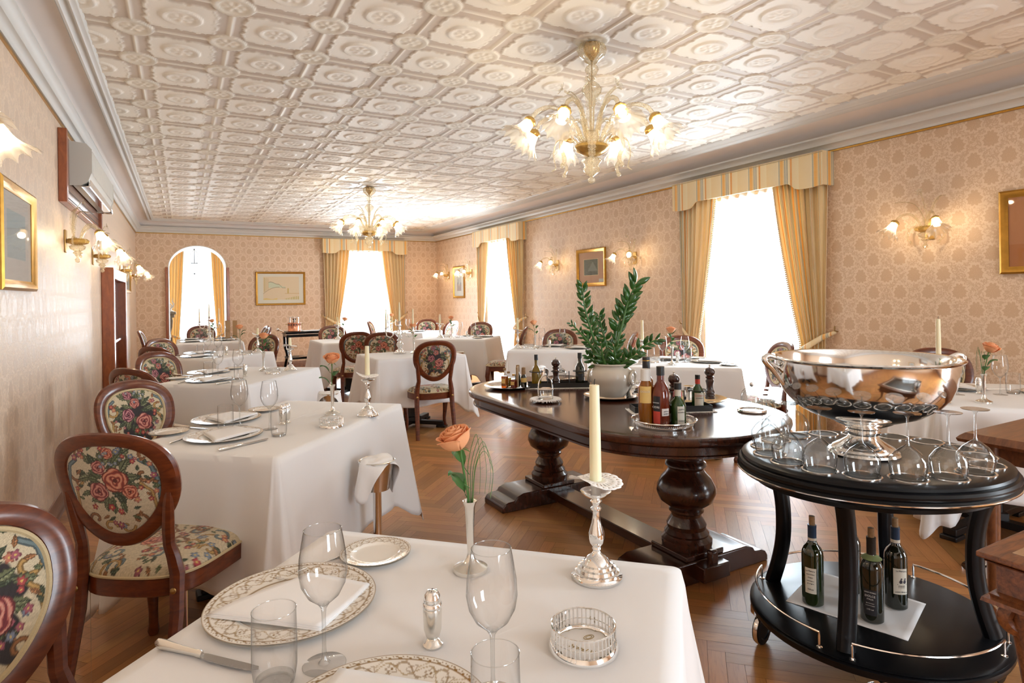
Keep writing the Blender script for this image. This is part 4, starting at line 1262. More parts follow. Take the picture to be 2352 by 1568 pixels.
# ------------------------------------------------------------------ lamps
def point(parent, loc, power, col=(1, .80, .55), size=.02):
    L = bpy.data.lights.new('bulb_light', 'POINT'); L.energy = power; L.color = col; L.shadow_soft_size = size
    o = bpy.data.objects.new('bulb_light', L); COL.objects.link(o); o.parent = parent; o.location = loc
    return o
def lampshade(parent, loc, out_ang, tilt, k=1.0, power=4.0):
    """ruffled glass bell opening along its local +z, tipped outwards; tilt from straight down"""
    T = Matrix.Translation(loc) @ Matrix.Rotation(out_ang, 4, 'Z') @ Matrix.Rotation(PI - tilt, 4, 'Y')
    n = 72
    def wob(r, z, a, j):
        f = max(0, (z - .055 * k) / (.085 * k)); p = (1 - abs(math.sin(6 * a))) ** 1.3
        return r * (1 + .13 * f * (p - .3)), z + .030 * k * f * f * (p - .4)
    pr = [(.020, .0), (.027, .012), (.031, .03), (.034, .05), (.042, .075), (.058, .10), (.078, .122), (.090, .135)]
    s = MB().lathe([(r * k, z * k) for r, z in pr], n, M=T, wob=wob).build('lamp_shade', M['shade'], parent)
    MB().lathe([(.001, -.014), (.012, -.014), (.024, -.008), (.033, .004), (.034, .016), (.026, .020), (.019, .004)], 24, M=T @ Matrix.Scale(k, 4), wob=lambda r, z, a, j: (r * (1 + .08 * math.sin(8 * a) * (1 if j in (3, 4) else 0)), z)).build('lamp_cap', M['gold_glass'], parent)
    c = T @ Vector((0, 0, .055 * k))
    MB().sphere(tuple(c), .021 * k, 10).build('bulb', M['bulb'], s)
    point(s, tuple(T @ Vector((0, 0, .058 * k))), power)
def glass_leaf(m, pts, w, M_=None):
    P = [Vector(p) for p in pts]; nseg = 26
    def pos(t):
        t = t * (len(P) - 1); k = min(int(t), len(P) - 2); f = t - k
        p0, p1, p2, p3 = P[max(k - 1, 0)], P[k], P[k + 1], P[min(k + 2, len(P) - 1)]
        return .5 * ((2 * p1) + (p2 - p0) * f + (2 * p0 - 5 * p1 + 4 * p2 - p3) * f * f + (3 * p1 - p0 - 3 * p2 + p3) * f ** 3)
    def f(u, v):
        p = pos(v); d = (pos(min(1, v + .02)) - pos(max(0, v - .02))).normalized()
        side = d.cross(Vector((0, 0, 1)) if abs(d.z) < .97 else Vector((p.x, p.y, 0))); 
        if side.length < 1e-4: side = Vector((-p.y, p.x, 0))
        side.normalize(); ww = w * math.sin(PI * min(1, .06 + v * .94)) ** .7 * (1 + .12 * math.sin(v * 80))
        uu = (u - .5) * 2
        q = p + side * uu * ww + d * (-.012 * abs(uu))
        return tuple(q)
    m.grid(f, 5, nseg * 2, M=M_); m.tube([pos(i / 12) for i in range(13)], .0035, 6, M=M_)
def catmull(P, n=8):
    P = [Vector(p) for p in P]; out = []
    for k in range(len(P) - 1):
        p0, p1, p2, p3 = P[max(k - 1, 0)], P[k], P[k + 1], P[min(k + 2, len(P) - 1)]
        for i in range(n):
            f = i / n
            out.append(.5 * ((2 * p1) + (p2 - p0) * f + (2 * p0 - 5 * p1 + 4 * p2 - p3) * f * f + (3 * p1 - p0 - 3 * p2 + p3) * f ** 3))
    out.append(P[-1]); return out
def glass_flower(m, c, R, nrm, seed=0):
    Z = Vector(nrm).normalized(); T = Matrix.Translation(c) @ Z.to_track_quat('Z', 'Y').to_matrix().to_4x4()
    for k in range(6):
        a = 2 * PI * k / 6
        m.grid(lambda u, v, a=a: ((.2 * R + .8 * R * v) * math.cos(a + (u - .5) * 1.0 * math.sin(PI * (.2 + .65 * v))), (.2 * R + .8 * R * v) * math.sin(a + (u - .5) * 1.0 * math.sin(PI * (.2 + .65 * v))), .25 * R * v * v), 5, 5, M=T)
    m.sphere((0, 0, 0), R * .22, 6, M=T)
def make_chandelier():
    """hangs from its origin on the ceiling"""
    r = empty('chandelier'); G = M['murano']
    MB().lathe([(.001, 0), (.045, 0), (.05, -.02), (.042, -.055), (.018, -.085), (.006, -.10)], 24).build('canopy_cup', M['gold_glass'], r)
    MB().lathe([(.052, -.005), (.075, -.018), (.083, -.045), (.070, -.075), (.04, -.10), (.018, -.115)], 48, wob=lambda q, z, a, j: (q * (1 + .07 * math.sin(12 * a)), z + .006 * math.sin(12 * a))).build('canopy_bell', G, r)
    MB().tube([(0, 0, -.05), (0, 0, -.56)], .0035, 8).build('rod', M['brass'], r)
    MB().lathe([(.014, -.115), (.034, -.135), (.040, -.15), (.028, -.175), (.014, -.19), (.024, -.20), (.014, -.21)], 32, wob=lambda q, z, a, j: (q * (1 + .06 * math.sin(10 * a)), z)).build('upper_vase', G, r)
    MB().lathe([(.014, -.215), (.044, -.24), (.058, -.262), (.052, -.285), (.03, -.31), (.016, -.335), (.024, -.35), (.013, -.37), (.011, -.56)], 32, wob=lambda q, z, a, j: (q * (1 + .05 * math.sin(12 * a)), z)).build('baluster', G, r)
    MB().lathe([(.02, -.565), (.07, -.575), (.098, -.590), (.103, -.605), (.085, -.628), (.05, -.648), (.02, -.655)], 40, wob=lambda q, z, a, j: (q * (1 + .03 * math.sin(20 * a)), z)).build('gold_bowl', M['gold_glass'], r)
    MB().lathe([(.02, -.655), (.048, -.665), (.060, -.68), (.045, -.70), (.038, -.71), (.050, -.725), (.045, -.745), (.02, -.765), (.008, -.775), (.022, -.785), (.020, -.80), (.001, -.812)], 32, wob=lambda q, z, a, j: (q * (1 + .05 * math.sin(10 * a)), z)).build('finial', G, r)
    for k in range(8):
        a = 2 * PI * k / 8 + .2; c, s = math.cos(a), math.sin(a)
        P = [(.05 * c, .05 * s, -.60), (.085 * c, .085 * s, -.50), (.15 * c, .15 * s, -.42), (.25 * c, .25 * s, -.385), (.33 * c, .33 * s, -.41), (.366 * c, .366 * s, -.455)]
        P = catmull(P, 6); ar = MB(); ar.tube(P, [.0125 + .0012 * math.sin(i * 1.6) for i in range(len(P))], 10)
        arm = ar.build('arm', G, r)
        lampshade(arm, (.371 * c, .371 * s, -.465), a, math.radians(38 + 6 * math.sin(3 * k)), 1.05, 2.6)
        # downward curling leaf between the arms
        a2 = a + PI / 8; c, s = math.cos(a2), math.sin(a2); lm = MB()
        if k % 2 == 0:
            glass_leaf(lm, [(.07 * c, .07 * s, -.60), (.13 * c, .13 * s, -.535), (.20 * c, .20 * s, -.56), (.225 * c, .225 * s, -.64), (.21 * c, .21 * s, -.715), (.235 * c, .235 * s, -.735)], .024)
        else:
            lm.tube(catmull([(.07 * c, .07 * s, -.60), (.14 * c, .14 * s, -.54), (.22 * c, .22 * s, -.555), (.245 * c, .245 * s, -.63), (.215 * c, .215 * s, -.69), (.23 * c, .23 * s, -.725)], 6), .010, 8)
            lm.sphere((.235 * c, .235 * s, -.735), .014, 8)
        lm.build('curled_leaf', G, r)
    for k in range(6):
        a = 2 * PI * k / 6 + .45; c, s = math.cos(a), math.sin(a); m = MB()
        if k % 2 == 0:
            m.tube(catmull([(.04 * c, .04 * s, -.59), (.06 * c, .06 * s, -.45), (.10 * c, .10 * s, -.33), (.17 * c, .17 * s, -.285)], 6), .006, 8)
            glass_flower(m, (.185 * c, .185 * s, -.275), .036, (c, s, .4)); m.build('glass_flower', G, r)
        else:
            glass_leaf(m, [(.04 * c, .04 * s, -.59), (.055 * c, .055 * s, -.45), (.09 * c, .09 * s, -.32), (.155 * c, .155 * s, -.245), (.19 * c, .19 * s, -.25)], .026)
            m.build('upright_leaf', G, r)
    return r
TILT = (.031, -.017)
def chandelier(x, y, rz, label): return inst('chandelier', make_chandelier, label, 'chandelier', 'blown glass chandeliers', (x, y, ZC - .012), rz, None, TILT)
chandelier(2.12, 2.85, .35, 'large blown glass chandelier nearest the camera, above the oval serving table')
chandelier(2.20, 7.91, .75, 'farther blown glass chandelier, hanging before the end wall')
def make_sconce():
    """local +y into the room, origin on the wall at the gold cup"""
    r = empty('wall_sconce'); G = M['murano']
    MB().box((0, .006, .0), (.07, .012, .16)).build('back_plate', M['brass'], r, bevel=.004)
    MB().lathe([(.02, .022), (.055, .018), (.070, .004), (.064, -.012), (.03, -.024)], 32, (0, .075, 0), wob=lambda q, z, a, j: (q * (1 + .06 * math.sin(10 * a)), z)).build('gold_cup', M['gold_glass'], r)
    MB().lathe([(.025, -.022), (.050, -.035), (.042, -.055), (.018, -.07), (.03, -.082), (.014, -.095), (.008, -.115), (.018, -.13), (.014, -.145), (.001, -.152)], 24, (0, .075, 0), wob=lambda q, z, a, j: (q * (1 + .05 * math.sin(8 * a)), z)).build('pendant', G, r)
    for k, (a, lz) in enumerate(((PI / 2 + .78, 0), (PI / 2 - .78, 0.0))):
        c, s = math.cos(a), math.sin(a)
        P = catmull([(.02 * c, .075 + .02 * s, 0), (.05 * c, .075 + .05 * s, .07), (.10 * c, .075 + .10 * s, .115), (.16 * c, .075 + .16 * s, .105), (.19 * c, .075 + .19 * s, .075)], 6)
        arm = MB().tube(P, .0085, 8).build('arm', G, r)
        lampshade(arm, (.196 * c, .075 + .196 * s, .062), a, math.radians(30), .86, 3.2)
    for k, (x, h) in enumerate(((-.11, .26), (.015, .28), (.13, .25))):
        m = MB()
        if k == 1:
            m.tube(catmull([(0, .06, .0), (0, .05, .10), (x, .06, .20), (x, .10, h)], 6), .0045, 6); glass_flower(m, (x, .115, h), .030, (0, 1, .3)); m.build('glass_flower', G, r)
        else:
            glass_leaf(m, [(0, .06, .0), (x * .2, .05, .10), (x * .55, .06, .19), (x, .09, h - .03), (x * 1.5, .12, h - .03)], .016); m.build('upright_leaf', G, r)
    for s in (-1, 1):
        m = MB(); m.tube(catmull([(0, .07, 0), (s * .06, .06, .03), (s * .12, .06, .0), (s * .13, .07, -.06), (s * .10, .08, -.095)], 6), .0065, 7); m.sphere((s * .10, .08, -.10), .011, 6); m.build('curled_leaf', G, r)
    return r
def sconce(x, y, z, rot, label, group='two-armed glass wall sconces'): return inst('sconce', make_sconce, label, 'wall lamp', group, (x, y, z), rot)
sconce(XL, 2.25, 1.87, -PI / 2, 'glass wall sconce cut off by the left edge, above the first gilt frame')
sconce(XL, 5.25, 1.80, -PI / 2, 'glass wall sconce under the air conditioner, nearest whole one on the left wall')
sconce(XL, 6.75, 1.79, -PI / 2, 'second glass wall sconce on the left wall, before the wooden doorway')
sconce(XL, 9.55, 1.78, -PI / 2, 'third glass wall sconce on the left wall, beyond the wooden doorway')
sconce(XL, 11.5, 1.78, -PI / 2, 'last glass wall sconce on the left wall, near the end wall corner')
sconce(XR, 2.50, 1.83, PI / 2, 'lit glass wall sconce between the near window and the gilt frame at right')
sconce(XR, 5.93, 1.82, PI / 2, 'lit glass wall sconce right of the picture with the pink mount')
sconce(XR, 7.72, 1.82, PI / 2, 'lit glass wall sconce left of the picture with the pink mount')
sconce(XR, 10.85, 1.82, PI / 2, 'lit glass wall sconce in front of the tall narrow picture, by the far window')
sconce(XR, 12.0, 1.82, PI / 2, 'farthest lit glass wall sconce on the right wall, by the corner')

# ------------------------------------------------------------------ pictures
def picture(x, y, z, rot, w, h, fw, label, kind, group='gilt framed pictures', name='framed_picture'):
    """local +y into the room; centre at z"""
    r = empty(name, (x, y, z), rot)
    m = MB(); pr = [(0, .004), (0, .022), (.25, .030), (.55, .026), (.8, .016), (1.0, .012), (1.0, .004)]
    vs = []
    for (t, d) in pr:
        a, b = w / 2 - fw * t, h / 2 - fw * t; vs += [(-a, d, -b), (a, d, -b), (a, d, b), (-a, d, b)]
    fs = [(j * 4 + i, j * 4 + (i + 1) % 4, (j + 1) * 4 + (i + 1) % 4, (j + 1) * 4 + i) for j in range(len(pr) - 1) for i in range(4)]
    m.add(vs, fs, 0, False); m.build('frame', M['gold'], r)
    iw, ih = w - 2 * fw, h - 2 * fw; nx, ny = 150, 130
    X, Z = np.meshgrid(np.linspace(-iw / 2, iw / 2, nx), np.linspace(-ih / 2, ih / 2, ny))
    V = np.stack([X, np.full_like(X, .007), Z], -1).reshape(-1, 3)
    o = npmesh('print', V, gridq(nx, ny, 0, True), M['picture'], r)
    # seen from the room local x runs right to left
    U = -X / iw + .5; W_ = Z / ih + .5
    c = np.empty(X.shape + (3,)); L_ = lambda *q: np.array([lin(v) for v in q])
    if kind == 'landscape':
        c[:] = L_(222, 219, 203); ins = (U > .12) & (U < .90) & (W_ > .12) & (W_ < .90); c[ins] = L_(224, 205, 172)
        u = (U - .12) / .78; v = (W_ - .12) / .78
        hill = .52 + .06 * np.sin(u * 14 - .6) + .05 * np.sin(u * 23); c[ins & (v < hill + .14) & (v > .52 - 0 * u) & (u > .14) & (u < .62 - .1 * (v > .58))] = L_(204, 208, 178)
        top = .66 + .05 * np.sin(u * 15 - 1.2) + .07 * np.cos((u - .3) * 5) - .2 * sst(u, .42, .55)
        c[ins & (v < top) & (v > .53) & (u > .14) & (u < .62)] = L_(203, 210, 182)
        c[ins & (np.abs(v - top) < .012) & (u > .14) & (u < .62)] = L_(150, 140, 110)
        arc = .55 - (np.clip(.42 - u, 0, 1) ** 2) * 1.6; c[ins & (np.abs(v - arc) < .010) & (u < .45)] = L_(160, 140, 105)
        for k, uu in enumerate((.03, .06, .095, .13)): c[ins & (np.abs(u - uu) < .006) & (v > .35 + .03 * k) & (v < .95 - .02 * (k % 2))] = L_(190, 168, 100)
        c[ins & (v < .05 + .02 * np.sin(u * 20)) & (u < .38)] = L_(222, 196, 120)
        tw = (np.abs(u - .69) < .022) & (v > .28) & (v < .50); c[ins & tw] = L_(205, 178, 110); c[ins & (np.abs(v - .27) < .008) & (u > .6)] = L_(205, 170, 110)
        c[ins & (v < .06 + .08 * sst(u, .6, .95)) & (u > .6) & (np.sin(u * 130) > 0)] = L_(190, 178, 110)
    elif kind == 'engraving':
        c[:] = L_(200, 160, 132); ins = (U > .19) & (U < .79) & (W_ > .24) & (W_ < .78); c[ins] = L_(226, 205, 160)
        ins = (U > .21) & (U < .77) & (W_ > .255) & (W_ < .765)
        rg = np.random.default_rng(5); nz = np.sin(X * 90 + 3 * np.sin(Z * 40)) * np.sin(Z * 70 + 2 * np.sin(X * 60)) + .6 * rg.standard_normal(X.shape)
        c[ins] = (L_(112, 118, 108) * (1 + .18 * nz[..., None]))[ins]
        tri = ins & (np.abs(U - .56) < .22 * (.70 - W_) / .35) & (W_ > .38) & (W_ < .68); c[tri] = L_(140, 148, 136)
        c[(U > .80) & (U < .99) & (W_ > .02) & (W_ < .12)] = L_(208, 212, 204)
    elif kind == 'tall':
        c[:] = L_(222, 226, 222); ins = (U > .28) & (U < .74) & (W_ > .18) & (W_ < .72); c[ins] = L_(196, 204, 204)
        u = (U - .28) / .46; v = (W_ - .18) / .54; sky = .45 + .15 * np.sin(u * 9); c[ins & (v < sky)] = L_(150, 162, 168)
        c[ins & (np.abs(u - .3) < .05) & (v < .8)] = L_(140, 148, 150); c[ins & (v < .45) & (np.sin(u * 25) > .3)] = L_(206, 170, 150)
    elif kind == 'plain_brown': c[:] = L_(176, 120, 80); c[W_ < .32] = L_(170, 108, 62)
    else:
        c[:] = L_(214, 205, 196); ins = (U > .2) & (U < .8) & (W_ > .25) & (W_ < .8); c[ins] = L_(180, 190, 190)
    paint(o, c.reshape(-1, 3))
    MB().box((0, .010, 0), (iw, .0015, ih)).build('glazing', M['pane'], r)
    m = MB(); m.tube([(-.012, .004, h / 2), (0, .006, h / 2 + .014), (.012, .004, h / 2)], .002, 5); m.build('hanger', M['brass'], r)
    tag(r, label, 'picture', group); return r
picture(XL, 3.80, 1.69, -PI / 2, .73, .52, .05, 'gilt framed picture nearest the camera on the left wall, glass reflecting a lamp', 'grey')
picture(XL, 10.65, 1.68, -PI / 2, 1.0, .38, .05, 'small gilt framed picture far down the left wall, past the doorway', 'grey')
picture(1.725, YF, 1.575, PI, .93, .66, .038, 'wide gilt framed landscape print with pale hills on the end wall', 'landscape')
picture(XR, 6.86, 1.745, PI / 2, .68, .53, .05, 'gilt framed grey engraving with a wide pink mount, above the plant', 'engraving')
picture(XR, 11.45, 1.66, PI / 2, .56, .66, .045, 'tall narrow gilt framed print of pale ships beside the far window', 'tall')
picture(XR, 1.70, 1.755, PI / 2, .70, .575, .05, 'gilt framed brown picture cut off by the right edge', 'plain_brown')

# ------------------------------------------------------------------ air conditioner in its wooden box, doorway on the left wall
r = empty('air_conditioner', (XL, 6.05, 2.30), -PI / 2)
m = MB(); m.box((0, .012, -.0), (2.04, .022, .49)); m.build('wood_panel', M['base_wood'], r, bevel=.004)
m = MB()
for s in (-1, 1): m.box((s * 1.005, .026, 0), (.05, .05, .50))
m.box((0, .026, -.24), (1.96, .05, .02)); m.build('wood_case', M['trim_wood'], r, bevel=.004)
m = MB(); pr = [(.03, .225), (.12, .215), (.15, .18), (.15, .02), (.125, -.05), (.09, -.075), (.03, -.08)]
vs = []
for x in (-.85, .72): vs += [(x, a, b) for a, b in pr]
n = len(pr); m.add(vs, [(i, (i + 1) % n, n + (i + 1) % n, n + i) for i in range(n)] + [tuple(range(n)), tuple(reversed(range(n, 2 * n)))], 0, False)
b = m.build('unit_body', M['ac_body'], r, bevel=.008)
m = MB()
for k in range(34): m.box((-.83 + 1.5 * k / 33, .1515, .10), (.012, .004, .17))
m.build('grille', M['whiteplastic'], b)
m = MB(); m.box((-.07, .135, -.055), (1.46, .010, .05)); m.box((-.07, .11, -.082), (1.46, .05, .008)); m.build('louvre', M['chrome'], r)
MB().box((-.87, .09, -.03), (.04, .12, .13)).build('end_cap', M['chrome'], r, bevel=.01)
m = MB()
for z in (-.14, -.19): m.box((0, .0235, z), (1.9, .003, .006))
m.build('panel_groove', M['iron'], r)
tag(r, 'air conditioner set in a brown wooden case high on the left wall', 'air conditioner')
dr = empty('door_1', (XL, 8.2, 0), -PI / 2)
m = MB(); w2, H = .80, 1.72
for s in (-1, 1): m.box((s * (w2 - .06), .055, H / 2), (.12, .11, H))
m.box((0, .055, H - .06), (2 * w2 - .24, .11, .12)); m.build('door_frame', M['trim_wood'], dr, bevel=.008)
m = MB(); m.box((0, .012, (H - .12) / 2), (2 * w2 - .24, .024, H - .12)); m.build('door_leaf', M['mahogany'], dr)
m = MB(); m.box((0, .045, .92), (2 * w2 - .26, .05, .03)); m.build('door_bar', M['chrome'], dr, bevel=.004)
MB().box((.30, .026, .45), (.66, .006, .80)).build('door_pane', M['glass'], dr)
for o in [dr] + kids(dr): struct(o)

# ------------------------------------------------------------------ oval serving table
ST = empty('serving_table', (2.175, 2.84, 0))
HX, HY, SR = .59, 1.08, .56
def stadium(dx=0.0, n=26, hx=HX, hy=HY):
    o = []
    for k, (cx, cy, a0) in enumerate(((hx - SR, hy - SR, 0), (-(hx - SR), hy - SR, PI / 2), (-(hx - SR), -(hy - SR), PI), (hx - SR, -(hy - SR), 3 * PI / 2))):
        for i in range(n + 1):
            a = a0 + PI / 2 * i / n; o.append((cx + (SR + dx) * math.cos(a), cy + (SR + dx) * math.sin(a)))
    return o
def loft(m, rings, mi=0, cap=True):
    vs = []; n = len(rings[0][0])
    for (ol, z) in rings: vs += [(x, y, z) for x, y in ol]
    fs = [(j * n + i, j * n + (i + 1) % n, (j + 1) * n + (i + 1) % n, (j + 1) * n + i) for j in range(len(rings) - 1) for i in range(n)]
    if cap: fs += [tuple(reversed(range(n))), tuple((len(rings) - 1) * n + i for i in range(n))]
    return m.add(vs, fs, mi)
m = MB(); loft(m, [(stadium(-.02), .722), (stadium(-.004), .727), (stadium(0), .738), (stadium(-.002), .752), (stadium(-.008), .758), (stadium(-.02), .76), (stadium(-.05), .76)])
m.build('tabletop', M['table_top'], ST, ang=30)
m = MB(); loft(m, [(stadium(-.045), .662), (stadium(-.030), .668), (stadium(-.030), .676), (stadium(-.038), .680), (stadium(-.038), .712), (stadium(-.028), .716), (stadium(-.02), .7235)]); m.build('apron', M['dark_wood'], ST, ang=30)
MB().box((-.30, -HY + .205, .695), (.03, .012, .035), rot=-.6).build('apron_notch', M['ink'], ST)
PED = [(.001, .13), (.118, .13), (.122, .145), (.122, .165), (.112, .175), (.104, .185), (.108, .195), (.100, .205), (.092, .215), (.096, .235), (.088, .25), (.072, .275), (.074, .29), (.084, .297), (.084, .307), (.076, .315), (.092, .325), (.128, .352), (.143, .39), (.140, .42), (.120, .46), (.092, .49), (.085, .505), (.092, .515), (.100, .522), (.097, .535), (.086, .545), (.092, .556), (.100, .563), (.097, .577), (.082, .59), (.090, .61), (.100, .635), (.104, .663), (.001, .663)]
for yy in (-.635, .635):
    MB().lathe([(r_ * 1.0, z) for r_, z in PED], 40, (0, yy, 0)).build('column', M['dark_wood'], ST)
    MB().box((0, yy, .117), (.245, .245, .026)).build('plinth', M['dark_wood'], ST, bevel=.005)
    half = [(-.43, 0), (-.43, .028), (-.415, .05), (-.385, .062), (-.345, .064), (-.335, .070), (-.325, .085), (-.275, .1035), (-.2, .104)]
    prof = half + [(-x, z) for x, z in reversed(half)]
    m = MB(); vs = [(x, yy - .13, z) for x, z in prof] + [(x, yy + .13, z) for x, z in prof]; n = len(prof)
    m.add(vs, [(i, i + 1, n + i + 1, n + i) for i in range(n - 1)] + [(n - 1, 0, n, 2 * n - 1)] + [tuple(reversed(range(n))), tuple(range(n, 2 * n))], 0, False)
    m.build('foot', M['dark_wood'], ST, bevel=.006)
MB().box((0, 0, .062), (.155, 1.52, .05)).build('stretcher', M['dark_wood'], ST, bevel=.004)
m = MB(); m.box((0, -.795, .062), (.17, .07, .07)); m.build('stretcher_end', M['dark_wood'], ST, bevel=.005)
m = MB(); m.box((0, -.80, .115), (.05, .035, .09)); m.build('wedge', M['dark_wood'], ST, bevel=.012)
tag(ST, 'long oval dark polished serving table on two turned columns', 'table')
TZ = .7605
# --- generic bottle
def bottle(name, prof, glassmat, label, x, y, z, cat='bottle', cap=None, capmat=None, labels=(), group=None, rz=0, collar=None, cork=None, fill=None):
    r = empty(name, (x, y, z), rz)
    MB().lathe(prof, 32).build('body', glassmat, r)
    if fill: MB().lathe(fill[0], 24).build('contents', fill[1], r)
    if cap: MB().lathe(cap, 24).build('cap', capmat, r)
    for (R, z0, z1, a0, a1, mt, txts) in labels:
        lb = MB().grid(lambda u, v: ((R + .0006) * math.cos(a0 + (a1 - a0) * u), (R + .0006) * math.sin(a0 + (a1 - a0) * u), z0 + (z1 - z0) * v), 16, 2).build('label', mt, r)
        for (s, zz, size, tm) in txts:
            am = (a0 + a1) / 2
            tx = text('label_text', s, size, tm, lb, ((R + .0022) * math.cos(am), (R + .0022) * math.sin(am), zz), (PI / 2, 0, am + PI / 2))
    if collar: MB().lathe(collar[0], 24).build('neck_band', collar[1], r)
    if cork: MB().lathe(cork, 14).build('cork', M['cork'], r)
    tag(r, label, cat, group); return r
BORD = [(.001, .004), (.034, .0), (.0375, .004), (.038, .02), (.038, .185), (.0365, .198), (.030, .213), (.020, .225), (.0150, .236), (.0140, .25), (.0138, .285), (.0150, .287), (.0150, .294), (.0125, .296)]
CAMA = -2.05   # labels face the viewer: direction of the room's near side
# round silver plate with little oil bottles
def oval_plate_obj(R, ry, lip=.012, mat=None):
    return MB().lathe([(.001, .004), (R * .62, .004), (R * .72, .008), (R * .97, lip), (R, lip + .001), (R * .985, lip - .003), (R * .72, .003), (R * .6, 0), (.001, 0)], 56, sy=ry).build('silver_plate', mat or M['silver'])
def put(o, x, y, z, rz, label, cat, group=None): o.location = (x, y, z); o.rotation_euler = (0, 0, rz); tag(o, label, cat, group); return o
put(oval_plate_obj(.165, 1.0, .016), 1.90, 3.52, TZ, 0, 'shallow silver plate holding small oil bottles at the far left of the oval table', 'plate')
z_ = TZ + .005
def small_sq(x, y, h, w, liq, lab, cap, label, rz=0):
    r = empty('oil_bottle', (x, y, z_), rz)
    MB().box((0, 0, h * .30), (w, w, h * .60)).build('body', liq, r, bevel=.004)
    MB().lathe([(w * .5, h * .60), (w * .3, h * .68), (.007, h * .73), (.007, h * .9)], 16).build('neck', M['glass'], r)
    MB().lathe([(.001, h * .88), (.0105, h * .88), (.0105, h), (.001, h)], 16).build('cap', cap, r)
    MB().box((-w * .5 - .0006, 0, h * .36), (.001, w * .8, h * .24)).build('label', lab, r)
    tag(r, label, 'bottle', 'small bottles on the silver plate'); return r
small_sq(1.845, 3.48, .130, .036, M['amber_liquid'], M['label_yellow'], M['cork'], 'small square bottle of amber oil, tallest on the silver plate', .5)
small_sq(1.89, 3.44, .092, .034, M['red_vinegar'], M['label_yellow'], M['gold'], 'small square bottle of dark red vinegar on the silver plate', .5)
small_sq(1.90, 3.53, .098, .030, M['gold_oil'], M['label_cream'], M['cork'], 'small pale bottle behind the red vinegar on the silver plate', .5)
r = empty('oil_bottle', (1.965, 3.44, z_), .4); MB().lathe([(.001, 0), (.018, 0), (.019, .006), (.019, .062), (.014, .075), (.009, .084), (.009, .096)], 20).build('body', M['bottle_black'], r)
MB().lathe([(.0195, .034), (.0195, .062)], 20).build('label', M['label_yellow'], r); MB().lathe([(.013, .084), (.014, .095), (.013, .128), (.001, .132)], 14).build('cloth_cap', M['cork'], r); tag(r, 'small black bottle with a sackcloth cap on the silver plate', 'bottle', 'small bottles on the silver plate')
r = empty('oil_bottle', (1.955, 3.50, z_), .2); MB().lathe([(.001, 0), (.018, 0), (.019, .006), (.019, .07), (.010, .09), (.009, .10)], 20).build('body', M['bottle_black'], r)
MB().lathe([(.011, .095), (.012, .14), (.001, .142)], 14).build('cloth_cap', M['cork'], r); tag(r, 'taller black bottle standing behind the kraft card on the silver plate', 'bottle', 'small bottles on the silver plate')
put(MB().box((0, 0, .068), (.045, .012, .135)).build('kraft_box', M['kraft'], bevel=.002), 1.925, 3.455, z_, .9, 'slim brown card box standing between the oil bottles', 'box')
# fringed doily plate with handled dish
def fringed(R, seed):
    rg = random.Random(seed); m = MB()
    m.lathe([(.001, .016), (R * .72, .015), (R * .95, .018)], 40)
    for k in range(130):
        a = 2 * PI * k / 130 + rg.uniform(-.02, .02); c, s = math.cos(a), math.sin(a); q = R * rg.uniform(1.02, 1.13)
        m.tube([(R * .94 * c, R * .94 * s, .018), (R * 1.0 * c, R * 1.0 * s, .018), (q * math.cos(a + rg.uniform(-.03, .03)), q * math.sin(a), .008 + rg.uniform(-.003, .006))], [.0022, .0018, .0008], 4)
    return m.build('fringed_doily', M['napkin'])
put(oval_plate_obj(.082, 1, .012), 1.815, 2.93, TZ, 0, 'small silver saucer under the cheese dish on the oval table', 'plate')
put(fringed(.085, 2), 1.815, 2.93, TZ, 0, 'round white fringed doily under the handled cheese dish', 'doily')
r = empty('cheese_dish', (1.815, 2.93, TZ + .017)); MB().lathe([(.001, 0), (.043, 0), (.045, .003), (.045, .052), (.047, .054)], 32).build('glass_bowl', M['crystal'], r)
MB().lathe([(.048, .053), (.049, .057), (.03, .061), (.001, .062)], 32).build('lid', M['silver'], r)
m = MB(); m.tube(catmull([(-.046, 0, .01), (-.047, 0, .06), (-.040, 0, .10), (-.02, 0, .125), (0, 0, .132), (.02, 0, .125), (.040, 0, .10), (.047, 0, .06), (.046, 0, .01)], 5), .0035, 7); m.sphere((0, 0, .138), .008, 8); m.build('handle', M['silver'], r)
tag(r, 'glass cheese dish with a tall silver handle at the left of the oval table', 'dish')
# iron cruet racks
def cruet_rack(x, y, rz, L, label):
    r = empty('cruet_rack', (x, y, TZ), rz); m = MB()
    w = .105; m.box((0, 0, .007), (L, w, .004))
    for s in (-1, 1): m.box((0, s * w / 2, .018), (L, .003, .030)); m.box((s * L / 2, 0, .018), (.003, w, .030))
    m.build('tray', M['iron'], r); k = 0
    for dx in (-L * .36, 0, L * .36):
        q = MB(); q.tube([(dx + .045 * math.cos(a), .045 * math.sin(a), .105) for a in [2 * PI * i / 28 for i in range(28)]], .0028, 6, closed=True); q.build('ring', M['iron'], r)
    for dx in (-L * .18, L * .18): MB().tube([(dx, 0, .01), (dx, 0, .105)], .003, 6).build('post', M['iron'], r)
    tag(r, label, 'cruet rack', 'black iron cruet racks'); return r
cruet_rack(2.17, 3.34, -.50, .40, 'long black iron cruet rack behind the potted plant, far half of the oval table')
cruet_rack(2.21, 2.34, -.44, .40, 'long black iron cruet rack on the near right part of the oval table')
def fringed_mat(x, y, rz, w, d, label):
    rg = random.Random(4); m = MB(); m.box((0, 0, .0015), (w, d, .003))
    for s in (-1, 1):
        for k in range(int(w / .007)):
            xx = -w / 2 + k * .007; m.tube([(xx, s * d / 2, .002), (xx + rg.uniform(-.004, .004), s * (d / 2 + rg.uniform(.008, .018)), .001 + rg.random() * .006)], [.0015, .0008], 4)
    o = m.build('fringed_mat', M['napkin']); put(o, x, y, TZ, rz, label, 'mat', 'white fringed table mats')
